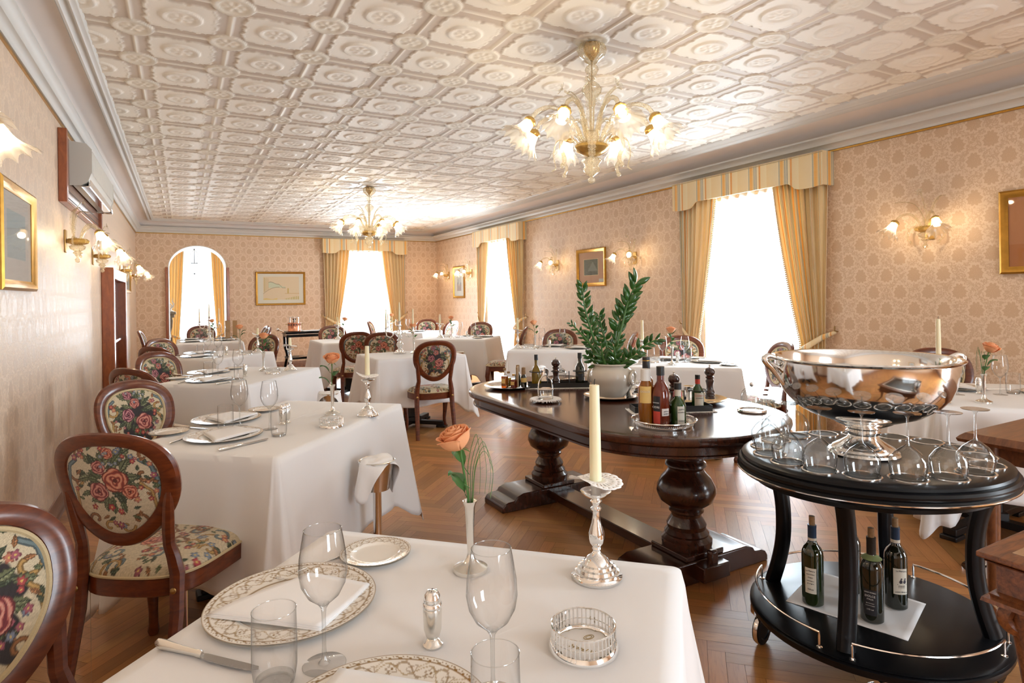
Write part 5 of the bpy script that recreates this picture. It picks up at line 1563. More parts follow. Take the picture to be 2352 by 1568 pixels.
fringed_mat(2.17, 3.34, -.50, .44, .15, 'white fringed mat under the far cruet rack')
fringed_mat(2.21, 2.34, -.44, .44, .14, 'white folded cloth under the near cruet rack')
MILL = [(.001, 0), (.029, 0), (.030, .008), (.026, .013), (.029, .02), (.029, .026), (.025, .032), (.029, .038), (.028, .046), (.022, .056), (.0195, .075), (.023, .10), (.0265, .112), (.021, .120), (.019, .124), (.025, .130), (.0255, .136), (.018, .141), (.022, .146), (.031, .158), (.032, .172), (.024, .188), (.010, .194), (.001, .195)]
def pepper_mill():
    r = empty('pepper_mill'); MB().lathe(MILL[:17], 28).build('body', M['dark_wood'], r); MB().lathe(MILL[16:], 28).build('head', M['dark_wood'], r)
    m = MB(); m.lathe([(.005, .193), (.006, .198), (.003, .200), (.0065, .206), (.004, .211), (.001, .213)], 12); m.build('knob', M['silver'], r); return r
def mill(x, y, z, label, s=1.0): return inst('mill', pepper_mill, label, 'pepper mill', 'turned dark wood pepper mills', (x, y, z), 0, s)
zr = TZ + .009
mill(2.155, 3.345, zr, 'dark turned pepper mill in the middle ring of the far cruet rack', .90)
mill(2.23, 2.335, zr, 'dark turned pepper mill in the middle of the near cruet rack, behind the bottles', .92)
mill(2.60, 2.44, TZ + .012, 'dark turned pepper mill on the silver plate at the right of the oval table', .90)
ca, sa = math.cos(-.50), math.sin(-.50)
bottle('oil_bottle', [(.001, 0), (.030, 0), (.032, .005), (.032, .095), (.024, .115), (.014, .132), (.011, .142), (.011, .185)], M['gold_oil'], 'olive oil bottle with a black cap in the left ring of the far rack', 2.17 - .144 * ca, 3.34 - .144 * sa, zr, cap=[(.001, .208), (.0125, .208), (.0125, .172), (.001, .172)], capmat=M['blackplastic'])
bottle('oil_bottle', [(.001, 0), (.028, 0), (.030, .005), (.030, .12), (.020, .14), (.012, .155), (.012, .185)], M['bottle_black'], 'tall black oil bottle in the right ring of the far rack, beside the plant pot', 2.17 + .144 * ca, 3.34 + .144 * sa, zr, cap=[(.001, .215), (.014, .215), (.014, .18), (.001, .18)], capmat=M['blackplastic'], labels=((.030, .04, .10, -2.6, -1.5, M['label_black'], (('OLIO', .085, .012, M['ink_gold']),)),))
ca2, sa2 = math.cos(-.44), math.sin(-.44)
bottle('oil_bottle', [(.001, 0), (.029, 0), (.031, .005), (.031, .085), (.026, .10), (.014, .12), (.0115, .13), (.0115, .17)], M['bottle_green'], 'green oil bottle with a red neck band in the right ring of the near rack', 2.21 + .144 * ca2, 2.34 + .144 * sa2, zr, cap=[(.001, .175), (.013, .175), (.013, .153), (.001, .153)], capmat=M['blackplastic'], collar=([(.0125, .128), (.0125, .153)], M['label_red']), labels=((.031, .006, .085, -2.9, -1.3, M['label_cream'], (('CONDIMENTO', .07, .007, M['label_red']), ('BALSAMICO', .058, .007, M['ink']),)),))
# sauce boat / sugar pots in silver behind
def silver_pot(x, y, label, k=1.0):
    r = empty('silver_pot', (x, y, TZ)); MB().lathe([(.001, .0), (.04 * k, .0), (.042 * k, .006), (.038 * k, .012), (.040 * k, .05 * k), (.044 * k, .055 * k)], 28).build('body', M['silver'], r)
    MB().lathe([(.045 * k, .055 * k), (.040 * k, .062 * k), (.02 * k, .072 * k), (.005, .076 * k), (.010, .085 * k), (.001, .092 * k)], 28).build('lid', M['silver'], r)
    m = MB(); m.tube(catmull([(.042 * k, 0, .03 * k), (.045 * k, 0, .08 * k), (.02 * k, 0, .115 * k), (0, 0, .125 * k), (-.02 * k, 0, .115 * k), (-.045 * k, 0, .08 * k), (-.042 * k, 0, .03 * k)], 5), .003, 6); m.build('handle', M['silver'], r)
    tag(r, label, 'pot', 'silver lidded pots on the oval table')
silver_pot(2.34, 2.80, 'silver lidded pot with a hoop handle behind the amber bottles')
r = empty('glass_bowl', (2.33, 3.56, TZ + .03)); MB().lathe([(.001, 0), (.03, 0), (.043, .02), (.045, .035), (.035, .05), (.012, .065), (.006, .07), (.012, .078), (.001, .084)], 24).build('bowl', M['crystal'], r); tag(r, 'small lidded cut glass bowl left of the plant pot', 'bowl')
put(MB().lathe([(.001, 0), (.10, 0), (.115, .012), (.12, .022), (.118, .024), (.10, .016), (.001, .012)], 32).build('wooden_plate', M['dark_wood']), 2.36, 3.58, TZ, 0, 'dark wooden plate under the lidded glass bowl', 'plate')
put(oval_plate_obj(.185, 1.0, .018), 2.52, 2.49, TZ, 0, 'wide silver plate with the pepper mill at the right of the oval table', 'plate')
put(fringed(.07, 8), 2.40, 2.60, TZ + .006, 0, 'white fringed doily on the wide silver plate', 'doily')
put(MB().lathe([(.001, 0), (.028, 0), (.030, .05), (.031, .075), (.028, .077), (.001, .074)], 24).build('silver_cup', M['silver']), 2.50, 2.50, TZ + .008, 0, 'plain silver cup beside the pepper mill on the wide plate', 'cup')
# gallery tray with bottles
TXY = (1.94, 2.10)
r = empty('gallery_tray', (*TXY, TZ)); MB().lathe([(.001, .004), (.120, .004), (.122, 0), (.128, .0), (.130, .010)], 60).build('base', M['silver'], r)
m = MB(); m.tube([(.146 * math.cos(a), .146 * math.sin(a), .032) for a in [2 * PI * i / 70 for i in range(70)]], .0032, 7, closed=True)
m.tube([(.131 * math.cos(a), .131 * math.sin(a), .011) for a in [2 * PI * i / 70 for i in range(70)]], .002, 6, closed=True)
for i in range(90):
    for s in (-1, 1):
        a, b = 2 * PI * i / 90, 2 * PI * (i + s * 1.2) / 90; m.tube([(.131 * math.cos(a), .131 * math.sin(a), .011), (.144 * math.cos(b), .144 * math.sin(b), .030)], .0010, 4, caps=False)
m.lathe([(.1315, .012), (.1330, .020)], 60); m.build('gallery', M['silver'], r); tag(r, 'round silver tray with a pierced gallery, holding sauce and vinegar bottles', 'tray')
zt = TZ + .005; gb = 'condiment bottles on the gallery tray'
A0 = -2.35
bottle('vinegar_bottle', [(.001, 0), (.031, 0), (.0335, .005), (.0335, .125), (.030, .145), (.020, .165), (.0145, .175), (.014, .205)], M['red_vinegar'], 'tall bottle of red vinegar with a black and red label, front of the tray', TXY[0] - .035, TXY[1] - .02, zt, cap=[(.001, .232), (.0155, .232), (.0155, .198), (.001, .198)], capmat=M['blackplastic'],
       labels=((.0335, .015, .12, A0 - .95, A0 - .05, M['label_red'], ()), (.0337, .062, .12, A0 - .95, A0 - .05, M['label_black'], (('VINAIGRE', .095, .0062, M['ink_white']), ('CIDRE', .078, .011, M['ink_white']))), (.0335, .045, .073, A0 + .15, A0 + 1.1, M['label_pink'], (('ACETO', .062, .006, M['ink']), ('DI VINO', .053, .006, M['ink']))),), group=gb)
bottle('vinegar_bottle', [(.001, 0), (.028, 0), (.030, .005), (.030, .15), (.020, .17), (.0175, .18), (.0175, .19)], M['amber_liquid'], 'amber oil bottle with a white shoulder cap and ochre label, left on the tray', TXY[0] - .075, TXY[1] + .035, zt, cap=[(.001, .22), (.0195, .22), (.021, .175), (.001, .175)], capmat=M['whiteplastic'],
       labels=((.030, .09, .155, A0 - .8, A0 + .8, M['label_yellow'], (('DOLCE', .135, .011, M['label_cream']),)),), group=gb)
bottle('vinegar_bottle', [(.001, 0), (.024, 0), (.026, .005), (.026, .17), (.015, .19), (.0125, .2), (.0125, .225)], M['amber_liquid'], 'tallest slim amber bottle with a black cap ringed in gold, back of the tray', TXY[0] - .035, TXY[1] + .075, zt, cap=[(.001, .262), (.0155, .262), (.0155, .215), (.001, .215)], capmat=M['blackplastic'], collar=([(.0158, .247), (.0158, .250)], M['gold']), group=gb)
bottle('sauce_bottle', [(.001, 0), (.023, 0), (.025, .005), (.025, .095), (.018, .115), (.011, .122), (.011, .15)], M['glass'], 'clear bottle with a black cap standing behind the small hot sauce', TXY[0] + .025, TXY[1] + .05, zt, cap=[(.001, .168), (.0125, .168), (.0125, .148), (.001, .148)], capmat=M['blackplastic'], fill=([(.001, .002), (.023, .003), (.023, .06), (.001, .06)], M['amber_liquid']), group=gb)
bottle('sauce_bottle', [(.001, 0), (.016, 0), (.0175, .004), (.0175, .06), (.011, .075), (.0065, .083), (.0065, .105)], M['red_vinegar'], 'tiny hot sauce bottle with a red cap, centre of the tray', TXY[0] + .02, TXY[1] - .005, zt, cap=[(.001, .125), (.0078, .125), (.0078, .108), (.001, .108)], capmat=M['red'], collar=([(.0082, .09), (.0082, .108)], M['green_paper']), labels=((.0175, .012, .045, A0 - .5, A0 + .7, M['label_cream'], (('PEPPER', .034, .005, M['label_red']), ('SAUCE', .026, .005, M['label_red']))),), group=gb)
bottle('vinegar_bottle', [(.001, 0), (.029, 0), (.031, .005), (.031, .075), (.026, .092), (.014, .105), (.0125, .112), (.0125, .14)], M['bottle_green'], 'squat green balsamic bottle with a cream oval label, right on the tray', TXY[0] + .045, TXY[1] - .045, zt, cap=[(.001, .165), (.0145, .165), (.0145, .14), (.001, .14)], capmat=M['blackplastic'], collar=([(.0132, .115), (.0132, .14)], M['label_cream']),
       labels=((.0312, .006, .078, A0 - .05, A0 + .9, M['label_cream'], (('ACETO', .066, .007, M['ink']), ('BALSAMICO', .055, .0055, M['ink']), ('MODENA', .022, .006, M['ink']))),), group=gb)
bottle('soy_sauce_bottle', [(.001, 0), (.027, 0), (.029, .005), (.027, .03), (.020, .065), (.0125, .085), (.0125, .10)], M['bottle_black'], 'soy sauce bottle with a wide red cap at the right of the tray', TXY[0] + .078, TXY[1] - .01, zt, cap=[(.001, .125), (.016, .125), (.018, .105), (.001, .105)], capmat=M['red'], group=gb)
for o in list(bpy.data.objects):
    if o.get('group') == gb: o.scale = (1.16, 1.16, 1.17)
# cake dome
r = empty('glass_dome', (2.545, 2.11, TZ)); MB().lathe([(.001, .006), (.058, .006), (.062, .012), (.068, .012), (.072, .004), (.070, 0), (.001, 0)], 36).build('base', M['silver'], r)
MB().lathe([(.052, .014), (.0525, .075), (.047, .10), (.033, .118), (.012, .126), (.001, .127)], 32).build('dome', M['crystal'], r)
MB().lathe([(.004, .125), (.010, .132), (.011, .140), (.007, .147), (.001, .149)], 16).build('knob', M['silver'], r)
tag(r, 'small clear glass dome on a silver base at the right end of the oval table', 'dome')

# ------------------------------------------------------------------ potted zz plant on a silver plate
PX, PY = 2.22, 2.84
put(oval_plate_obj(.165, 1.0, .016), PX, PY, TZ, 0, 'silver plate under the big cream plant pot', 'plate')
pp = empty('potted_plant', (PX, PY, TZ + .008))
pot = MB().lathe([(.001, 0), (.075, 0), (.078, .004), (.088, .02), (.112, .06), (.127, .10), (.128, .125), (.118, .155), (.100, .173), (.097, .178), (.108, .184), (.112, .190), (.108, .195), (.098, .192), (.093, .175), (.10, .15), (.001, .15)], 56).build('pot', M['ceramic'], pp)
MB().lathe([(.094, .168), (.001, .172)], 28).build('soil', M['soil'], pp)
for a in (-1.13, PI - 1.13):
    c, s = math.cos(a), math.sin(a); R = .036
    T = Matrix.Translation((.126 * c, .126 * s, .112)) @ Matrix.Rotation(a, 4, 'Z') @ Matrix.Rotation(-.05, 4, 'Y')
    MB().tube([(.012, R * math.cos(q), R * math.sin(q)) for q in [2 * PI * i / 30 for i in range(30)]], .0085, 10, closed=True, M=T).tube([(-.02, -.010, .036), (.018, 0, .042), (-.02, .010, .036)], .009, 8, M=T).build('ring_handle', M['ceramic'], pot)
def frond(base, pts, nleaf, L0, L1, seed, start=.3, leafw=.33):
    rg = random.Random(seed); m = MB(); P = catmull(pts, 8); m.tube(P, [.0085 * (1 - .7 * i / len(P)) + .001 for i in range(len(P))], 8)
    o = m.build('stem', M['stem'], pp); lm = MB(); n = len(P) - 1
    for k in range(nleaf):
        t = start + (1 - start) * k / (nleaf - 1); f = t * n; i = min(int(f), n - 1); p = P[i].lerp(P[i + 1], f - i); d = (P[i + 1] - P[i]).normalized()
        side = 1 if k % 2 else -1
        lat = d.cross(Vector((.48, .88, 0))).normalized()   # leaflets spread broadly across the frond
        dirv = (d * (.55 + .5 * t) + lat * side * (1.15 - .5 * t) + Vector((rg.uniform(-.3, .3), rg.uniform(-.4, .4), rg.uniform(-.1, .2)))).normalized()
        L = (L0 + (L1 - L0) * t) * rg.uniform(.85, 1.12); W = L * leafw * rg.uniform(.52, .70)
        wv = dirv.cross(Vector((-.48 + rg.uniform(-.6, .6), -.88 + rg.uniform(-.4, .4), rg.uniform(-.5, .7)))).normalized(); nv_ = dirv.cross(wv)
        def fn(u, v, p=p, dirv=dirv, wv=wv, nv_=nv_, L=L, W=W):
            uu = (u - .5) * 2; ww = W * (math.sin(PI * v ** .85) ** .75) if 0 < v < 1 else 0
            q = p + dirv * (.006 + L * v) + wv * uu * ww + nv_ * (.10 * L * math.sin(PI * v) * -1 + abs(uu) * ww * .25); return tuple(q)
        lm.grid(fn, 5, 11)
    lf = lm.build('foliage', M['leaf'], o, ang=80); lf.modifiers.new('thick', 'SOLIDIFY').thickness = .0007
# view-facing frame: right vector along the picture plane, used only to lay the fronds out around the pot
rv = Vector((.877, -.481, 0)); fv = Vector((.481, .877, 0))
def fp(x, dpt, z): return tuple(rv * x + fv * dpt + Vector((0, 0, z)))
z0 = .165
frond(0, [fp(.02, .01, z0), fp(.035, .01, .30), fp(.05, .01, .42), fp(.10, .0, .55), fp(.15, -.02, .66)], 22, .085, .090, 1, .38)
frond(0, [fp(-.01, -.01, z0), fp(.03, -.02, .30), fp(.065, -.02, .42), fp(.085, -.02, .50), fp(.10, -.03, .56)], 9, .06, .06, 2, .6)
frond(0, [fp(-.03, .01, z0), fp(-.085, .02, .30), fp(-.125, .01, .42), fp(-.155, .0, .54), fp(-.165, -.01, .64)], 20, .075, .058, 3, .34)
frond(0, [fp(-.045, -.02, z0), fp(-.10, -.03, .27), fp(-.17, -.03, .36), fp(-.235, -.03, .43)], 14, .055, .030, 4, .35)
frond(0, [fp(0, .03, z0), fp(-.02, .05, .30), fp(-.045, .06, .40), fp(-.06, .05, .47)], 15, .06, .05, 5, .3)
frond(0, [fp(.05, -.01, z0), fp(.10, -.02, .22), fp(.18, -.03, .29), fp(.26, -.04, .33)], 13, .07, .055, 6, .25)
frond(0, [fp(.03, -.05, z0), fp(.06, -.09, .21), fp(.13, -.11, .25)], 10, .065, .05, 7, .2)
frond(0, [fp(-.03, -.05, z0), fp(-.06, -.07, .24), fp(-.07, -.08, .32)], 10, .07, .05, 8, .2)
frond(0, [fp(-.06, 0, z0), fp(-.11, -.01, .21), fp(-.14, -.03, .24)], 9, .06, .05, 9, .15)
frond(0, [fp(.01, .05, z0), fp(.04, .08, .26), fp(.06, .10, .33)], 10, .07, .06, 10, .2)
frond(0, [fp(.0, -.04, z0), fp(.01, -.08, .22), fp(.0, -.10, .30)], 10, .07, .05, 11, .15)
frond(0, [fp(-.05, .05, z0), fp(-.09, .09, .25), fp(-.12, .11, .33)], 10, .07, .05, 12, .2)
tag(pp, 'large dark green houseplant in a cream ceramic pot on the oval table', 'potted plant')

# ------------------------------------------------------------------ black oval drinks trolley
TCX, TCY, TROT = 2.245, 1.335, math.radians(-23)
tr = empty('drinks_trolley', (TCX, TCY, 0), TROT)
def elli(dx, a=.45, b=.39, n=72): return [((a + dx) * math.cos(2 * PI * i / n), (b + dx) * math.sin(2 * PI * i / n)) for i in range(n)]
m = MB(); loft(m, [(elli(-.05), .655), (elli(-.035), .66), (elli(-.035), .675), (elli(-.01), .682), (elli(.012), .690), (elli(.022), .700), (elli(.022), .708), (elli(.016), .714), (elli(.020), .719), (elli(.022), .728), (elli(.016), .736), (elli(.008), .739), (elli(.010), .744), (elli(.006), .752), (elli(-.006), .7585), (elli(-.02), .76), (elli(-.04), .76)])
m.build('tabletop', M['black'], tr, ang=28)
MB().tube([(x, y, .7025) for x, y in elli(.0225)], .0032, 6, closed=True).build('silver_wire', M['chrome'], tr)
m = MB(); loft(m, [(elli(-.02, .42, .41), .14), (elli(0, .42, .41), .145), (elli(.005, .42, .41), .155), (elli(.005, .42, .41), .168), (elli(-.004, .42, .41), .172), (elli(0, .42, .41), .176), (elli(-.012, .42, .41), .18)])
m.build('lower_shelf', M['black'], tr, ang=28)
LEGA = [math.radians(d) for d in (132, 223, 320, 45)]
for a in LEGA:
    c, s = math.cos(a), math.sin(a)
    def lp(r, z): return (r * .42 * c, r * .40 * s, z)
    MB().tube(catmull([lp(.86, .665), lp(.80, .60), lp(.76, .50), lp(.76, .38), lp(.80, .28), lp(.87, .178)], 6), [.032] * 31, 10, flat=.7).build('leg', M['black'], tr)
for k, (a0, a1) in enumerate(((226.5, 303), (318, 392), (134, 212), (50, 120))):
    if a1 < a0: a1 += 360
    pts = []
    n = 20
    for i in range(n + 1):
        a = math.radians(a0 + (a1 - a0) * i / n); pts.append(Vector((.40 * math.cos(a), .39 * math.sin(a), .232)))
    P = [pts[0] + Vector((0, 0, -.052)), pts[0] + Vector((0, 0, -.012))] + pts[0:] + [pts[-1] + Vector((0, 0, -.012)), pts[-1] + Vector((0, 0, -.052))]
    q = MB(); q.tube(P, .0042, 7)
    for e in (P[0], P[-1]): q.lathe([(.001, .003), (.010, .002), (.010, 0)], 12, tuple(e))
    q.build('gallery_rail', M['chrome'], tr)
for a in (math.radians(159), math.radians(238), math.radians(330), math.radians(60)):
    c, s = math.cos(a), math.sin(a); x, y = .385 * c, .375 * s
    m = MB(); T = Matrix.Translation((x, y, .058)) @ Matrix.Rotation(a + 1.0, 4, 'Z') @ Matrix.Rotation(PI / 2, 4, 'X')
    m.lathe([(.001, -.010), (.034, -.010), (.038, -.014), (.056, -.012), (.058, -.006), (.058, .006), (.056, .012), (.038, .014), (.034, .010), (.001, .010)], 36, M=T)
    w = m.build('wheel', M['black'], tr)
    MB().lathe([(.058, -.008), (.0595, 0), (.058, .008)], 36, M=T).lathe([(.001, .016), (.008, .015), (.010, .010)], 14, M=T).build('rim', M['chrome'], w)
    m = MB(); m.box((x + .02 * c, y + .02 * s, .128), (.03, .03, .03)); m.build('caster_bracket', M['chrome'], tr)
RINGS = [(1.99, 1.55), (1.95, 1.45), (1.93, 1.32), (1.97, 1.19), (2.05, 1.10), (2.16, 1.04), (2.28, 1.02), (2.42, 1.05), (2.51, 1.13), (2.56, 1.25), (2.56, 1.37), (2.49, 1.50), (2.44, 1.59), (2.31, 1.66), (2.17, 1.67), (2.07, 1.63)]
c_, s_ = math.cos(-TROT), math.sin(-TROT)
RR = []
for (x, y) in RINGS:   # even them out on the ellipse just inside the rim
    dx, dy = x - TCX, y - TCY; lx, ly = dx * c_ - dy * s_, dx * s_ + dy * c_
    a = math.atan2(ly / .40, lx / .46); RR.append(a)
n = 17; a_first = RR[3]
angs = [a_first + 2 * PI * k / n for k in range(n)]
for a in angs:
    x, y = .368 * math.cos(a), .314 * math.sin(a)
    m = MB(); m.tube([(x + .0555 * math.cos(q), y + .0555 * math.sin(q), .7615) for q in [2 * PI * i / 32 for i in range(32)]], .0036, 6, closed=True)
    g_ = m.build('glass_holder_ring', M['chrome'], tr)
    MB().lathe([(.001, .7606), (.054, .7606)], 24, (x, y, 0)).build('recess', M['recess'], g_)
tag(tr, 'black oval drinks trolley on wheels with silver rails', 'trolley')
def stem_glass_down():
    r = empty('upturned_wine_glass')
    pr = [(.046, 0), (.0515, .02), (.0545, .045), (.0525, .062), (.036, .086), (.017, .101), (.005, .110)]
    MB().lathe(pr, 40).build('bowl', M['bright_glass'], r)
    MB().lathe([(.0065, .106), (.0038, .118), (.0033, .16), (.0040, .195), (.009, .2035)], 12).build('stem', M['crystal'], r)
    MB().lathe([(.009, .2035), (.038, .2085), (.040, .2105), (.001, .2115)], 32).build('foot', M['crystal'], r); return r
def tw(lx, ly):
    c, s = math.cos(TROT), math.sin(TROT); return TCX + lx * c - ly * s, TCY + lx * s + ly * c
names = {0: 'upturned wine glass left of centre in front of the punch bowl foot', 1: 'upturned wine glass straight in front of the punch bowl', 2: 'upturned wine glass right of centre in front of the bowl', 3: 'rightmost upturned wine glass before the empty silver rings',
         n - 1: 'upturned wine glass at the left front of the trolley', n - 2: 'upturned wine glass at the far left rim of the trolley', n - 3: 'upturned wine glass at the back left of the trolley', n - 4: 'upturned wine glass behind the punch bowl, left', n - 5: 'upturned wine glass behind the punch bowl, towards the right', n - 6: 'upturned wine glass behind the right side of the punch bowl'}
for k, lb in names.items():
    a = angs[k]; x, y = tw(.368 * math.cos(a), .314 * math.sin(a))
    inst('sglass', stem_glass_down, lb, 'wine glass', 'upturned wine glasses on the trolley', (x, y, .762), 0)
# punch bowl
pb = empty('punch_bowl', (2.235, 1.35, .7605), TROT - .2); pb.scale = (1, 1, .965)
MB().lathe([(.001, .0), (.118, 0), (.122, .004), (.118, .012), (.108, .016), (.104, .026), (.080, .040), (.055, .058), (.048, .072), (.055, .080), (.058, .085), (.052, .090), (.058, .096), (.054, .100), (.070, .108), (.100, .122), (.114, .132), (.112, .135), (.090, .128), (.06, .122), (.001, .12)], 56).build('foot', M['silver'], pb)
MB().lathe([(.001, .118), (.06, .121), (.13, .135), (.19, .158), (.24, .192), (.275, .236), (.293, .285), (.300, .33), (.302, .360), (.314, .365), (.318, .371), (.312, .376), (.300, .374), (.294, .360), (.290, .325), (.282, .285), (.262, .236), (.225, .195), (.17, .160), (.10, .140), (.001, .130)], 72).build('bowl', M['silver'], pb)
for s in (-1, 1):
    m = MB(); m.tube(catmull([(s * .285, 0, .265), (s * .305, 0, .30), (s * .325, 0, .33), (s * .345, 0, .352), (s * .352, 0, .37), (s * .335, 0, .378), (s * .308, 0, .368)], 5), [.008 + .006 * math.sin(PI * i / 30) for i in range(31)], 10)
    for sy in (-1, 1): m.tube(catmull([(s * .275, sy * .03, .30), (s * .31, sy * .02, .335), (s * .34, 0, .352)], 5), .007, 8)
    m.build('handle', M['silver'], pb)
tag(pb, 'very large polished silver punch bowl on the black trolley', 'punch bowl')
# wine bottles on the lower shelf, on a napkin
def shelf_napkin():
    def f(u, v):
        a = Vector((2.02, 1.53, 0)).lerp(Vector((2.14, 1.15, 0)), u); b = Vector((2.35, 1.63, 0)).lerp(Vector((2.45, 1.25, 0)), u); p = a.lerp(b, v)
        return (p.x, p.y, .1815 + .0015 * math.sin(9 * u + 3 * v) ** 2)
    o = MB().grid(f, 20, 20).build('napkin', M['napkin']); o.modifiers.new('thick', 'SOLIDIFY').thickness = .002
    tag(o, 'white napkin under the wine bottles on the lower shelf of the trolley', 'napkin')
shelf_napkin()
zs = .1845; gw = 'wine bottles on the trolley shelf'
FOIL = [(.0152, .238), (.0152, .286), (.0158, .288), (.0158, .297), (.001, .298)]
CORK = [(.0105, .297), (.0105, .330), (.001, .331)]
bottle('wine_bottle', BORD, M['bottle_wine'], 'green wine bottle with a paper back label, leftmost on the trolley shelf', 2.09, 1.465, zs, cap=FOIL, capmat=M['blue_foil'], cork=CORK, collar=([(.0156, .240), (.0156, .250)], M['label_cream']), group=gw, fill=([(.001, .006), (.034, .006), (.034, .16), (.001, .16)], M['bottle_black']),
       labels=((.038, .05, .145, -3.25, -2.2, M['label_cream'], (('Le Pianure', .135, .0075, M['ink']), ('VINO ROSSO', .122, .005, M['ink']), ('ITALIA', .110, .006, M['ink']), ('imbottigliato', .098, .005, M['ink']), ('all origine', .088, .006, M['ink']), ('750 ml', .066, .008, M['ink']))),))
bottle('wine_bottle', BORD, M['bottle_black'], 'black wine bottle with a burgundy capsule, behind the front bottle', 2.30, 1.45, zs, cap=FOIL, capmat=M['wine_foil'], group=gw)
bottle('wine_bottle', BORD, M['bottle_black'], 'black wine bottle with white lettering and a green neck collar, in front', 2.165, 1.285, zs, cap=FOIL, capmat=M['blackplastic'], cork=CORK, group=gw, collar=([(.0155, .236), (.034, .222)], M['green_paper']),
       labels=((.038, .03, .12, -3.3, -2.2, M['label_black'], (('VINO ROSSO', .112, .0062, M['ink_white']), ('DOLCE', .099, .010, M['ink_white']), ('ITALIA', .088, .007, M['ink_white']), ('Servire fresco', .074, .0045, M['ink_white']), ('in buona compagnia', .066, .0036, M['ink_white']), ('11% vol', .052, .007, M['ink_white']))),))
bottle('wine_bottle', BORD, M['bottle_black'], 'wine bottle with a white label of two birds, rightmost on the shelf', 2.335, 1.295, zs, cap=FOIL, capmat=M['blue_foil'], cork=CORK, group=gw, collar=([(.0156, .240), (.0156, .252)], M['label_cream']),
       labels=((.038, .06, .155, -2.85, -1.55, M['label_cream'], (('Le Pianure', .147, .0085, M['ink']), ('ROSSO VENETO', .070, .0058, M['ink']))),))
# the two little birds printed on that label
def birds(o):
    m = MB(); R = .0392; am = -2.15
    def pt(u, z): return (R * math.cos(am + u / R), R * math.sin(am + u / R), z)
    for du in (-.006, .008):
        m.add([pt(du, .112), pt(du + .005, .116), pt(du + .009, .110), pt(du + .008, .102), pt(du + .001, .100), pt(du - .003, .106)], [(0, 1, 2, 3, 4, 5)]); m.add([pt(du + .002, .116), pt(du + .004, .121), pt(du + .008, .120), pt(du + .008, .115)], [(0, 1, 2, 3)])
    m.add([pt(-.014, .098), pt(.018, .099), pt(.018, .096), pt(-.014, .095)], [(0, 1, 2, 3)])
    for k in range(6): m.add([pt(-.010 + k * .004, .094), pt(-.008 + k * .004, .094), pt(-.010 + k * .0042, .080)], [(0, 1, 2)])
    return m.build('bird_print', M['ink'], o)
for o in bpy.data.objects:
    if o.get('label', '').startswith('wine bottle with a white label of two birds'): birds([c for c in kids(o) if c.name.startswith('label')][0])

# ------------------------------------------------------------------ wooden table and carved chest at the right edge
wt = empty('side_table', (3.21, .93, 0))
m = MB(); loft(m, [([(-.29, -.38), (.29, -.38), (.29, .38), (-.29, .38)], .715), ([(-.32, -.41), (.32, -.41), (.32, .41), (-.32, .41)], .722), ([(-.325, -.415), (.325, -.415), (.325, .415), (-.325, .415)], .735), ([(-.315, -.405), (.315, -.405), (.315, .405), (-.315, .405)], .748), ([(-.30, -.39), (.30, -.39), (.30, .39), (-.30, .39)], .76)])
m.build('tabletop', M['walnut_top'], wt, ang=20)
for (x, y) in ((.24, .32), (-.24, -.32), (.24, -.32), (-.24, .32)): MB().tube([(x, y, .715), (x, y, .40), (x, y, 0)], [.030, .026, .02], 10).build('leg', M['walnut_top'], wt)
MB().box((0, 0, .68), (.50, .68, .07)).build('apron', M['walnut_top'], wt)
tag(wt, 'brown wooden table with a moulded edge, cut off by the right edge', 'table')
cb = empty('carved_chest', (1.95, .42, 0))
hx_, hy_ = .315, .305
def rect(d): return [(-hx_ - d, -hy_ - d), (hx_ + d, -hy_ - d), (hx_ + d, hy_ + d), (-hx_ - d, hy_ + d)]
def rring(m, oi, z0, z1, inner): 
    a = rect(oi); b = rect(-inner); vs = [(x, y, z) for z in (z0, z1) for x, y in a] + [(x, y, z) for z in (z0, z1) for x, y in b]
    fs = []
    for i in range(4):
        j = (i + 1) % 4; fs += [(i, j, 4 + j, 4 + i), (8 + j, 8 + i, 12 + i, 12 + j), (4 + i, 4 + j, 12 + j, 12 + i), (j, i, 8 + i, 8 + j)]
    m.add(vs, fs, 0, False)
m = MB(); rring(m, 0, .738, .752, .062); m.build('top_frame', M['oak'], cb, bevel=.004)
m = MB(); loft(m, [(rect(-.012), .732), (rect(-.022), .725), (rect(-.030), .722)], cap=False); rring(m, -.030, .655, .7375, .06); loft(m, [(rect(-.028), .66), (rect(-.018), .655), (rect(-.020), .65), (rect(-.008), .645), (rect(-.006), .636), (rect(-.035), .630)], cap=True); b_ = m.build('body', M['oak'], cb)
for (y0, y1, xx) in ((-.20, -.02, 0), (.03, .22, 0)):
    q = MB(); q.box((-hx_ + .027, (y0 + y1) / 2, .69), (.010, y1 - y0, .004)); q.box((-hx_ + .027, (y0 + y1) / 2, .712), (.010, y1 - y0, .004)); q.box((-hx_ + .027, (y0 + y1) / 2, .668), (.010, y1 - y0, .004)); q.build('panel_moulding', M['oak'], b_, bevel=.001)
MB().box((0, 0, .742), (2 * hx_ - .124, 2 * hy_ - .124, .005)).build('glass_top', M['pane'], cb)
m = MB(); rring(m, -.052, .739, .7535, .068); m.build('silver_bead', M['silver2'], cb)
MB().box((0, 0, .70), (2 * hx_ - .14, 2 * hy_ - .14, .004)).build('lining', M['iron'], cb)
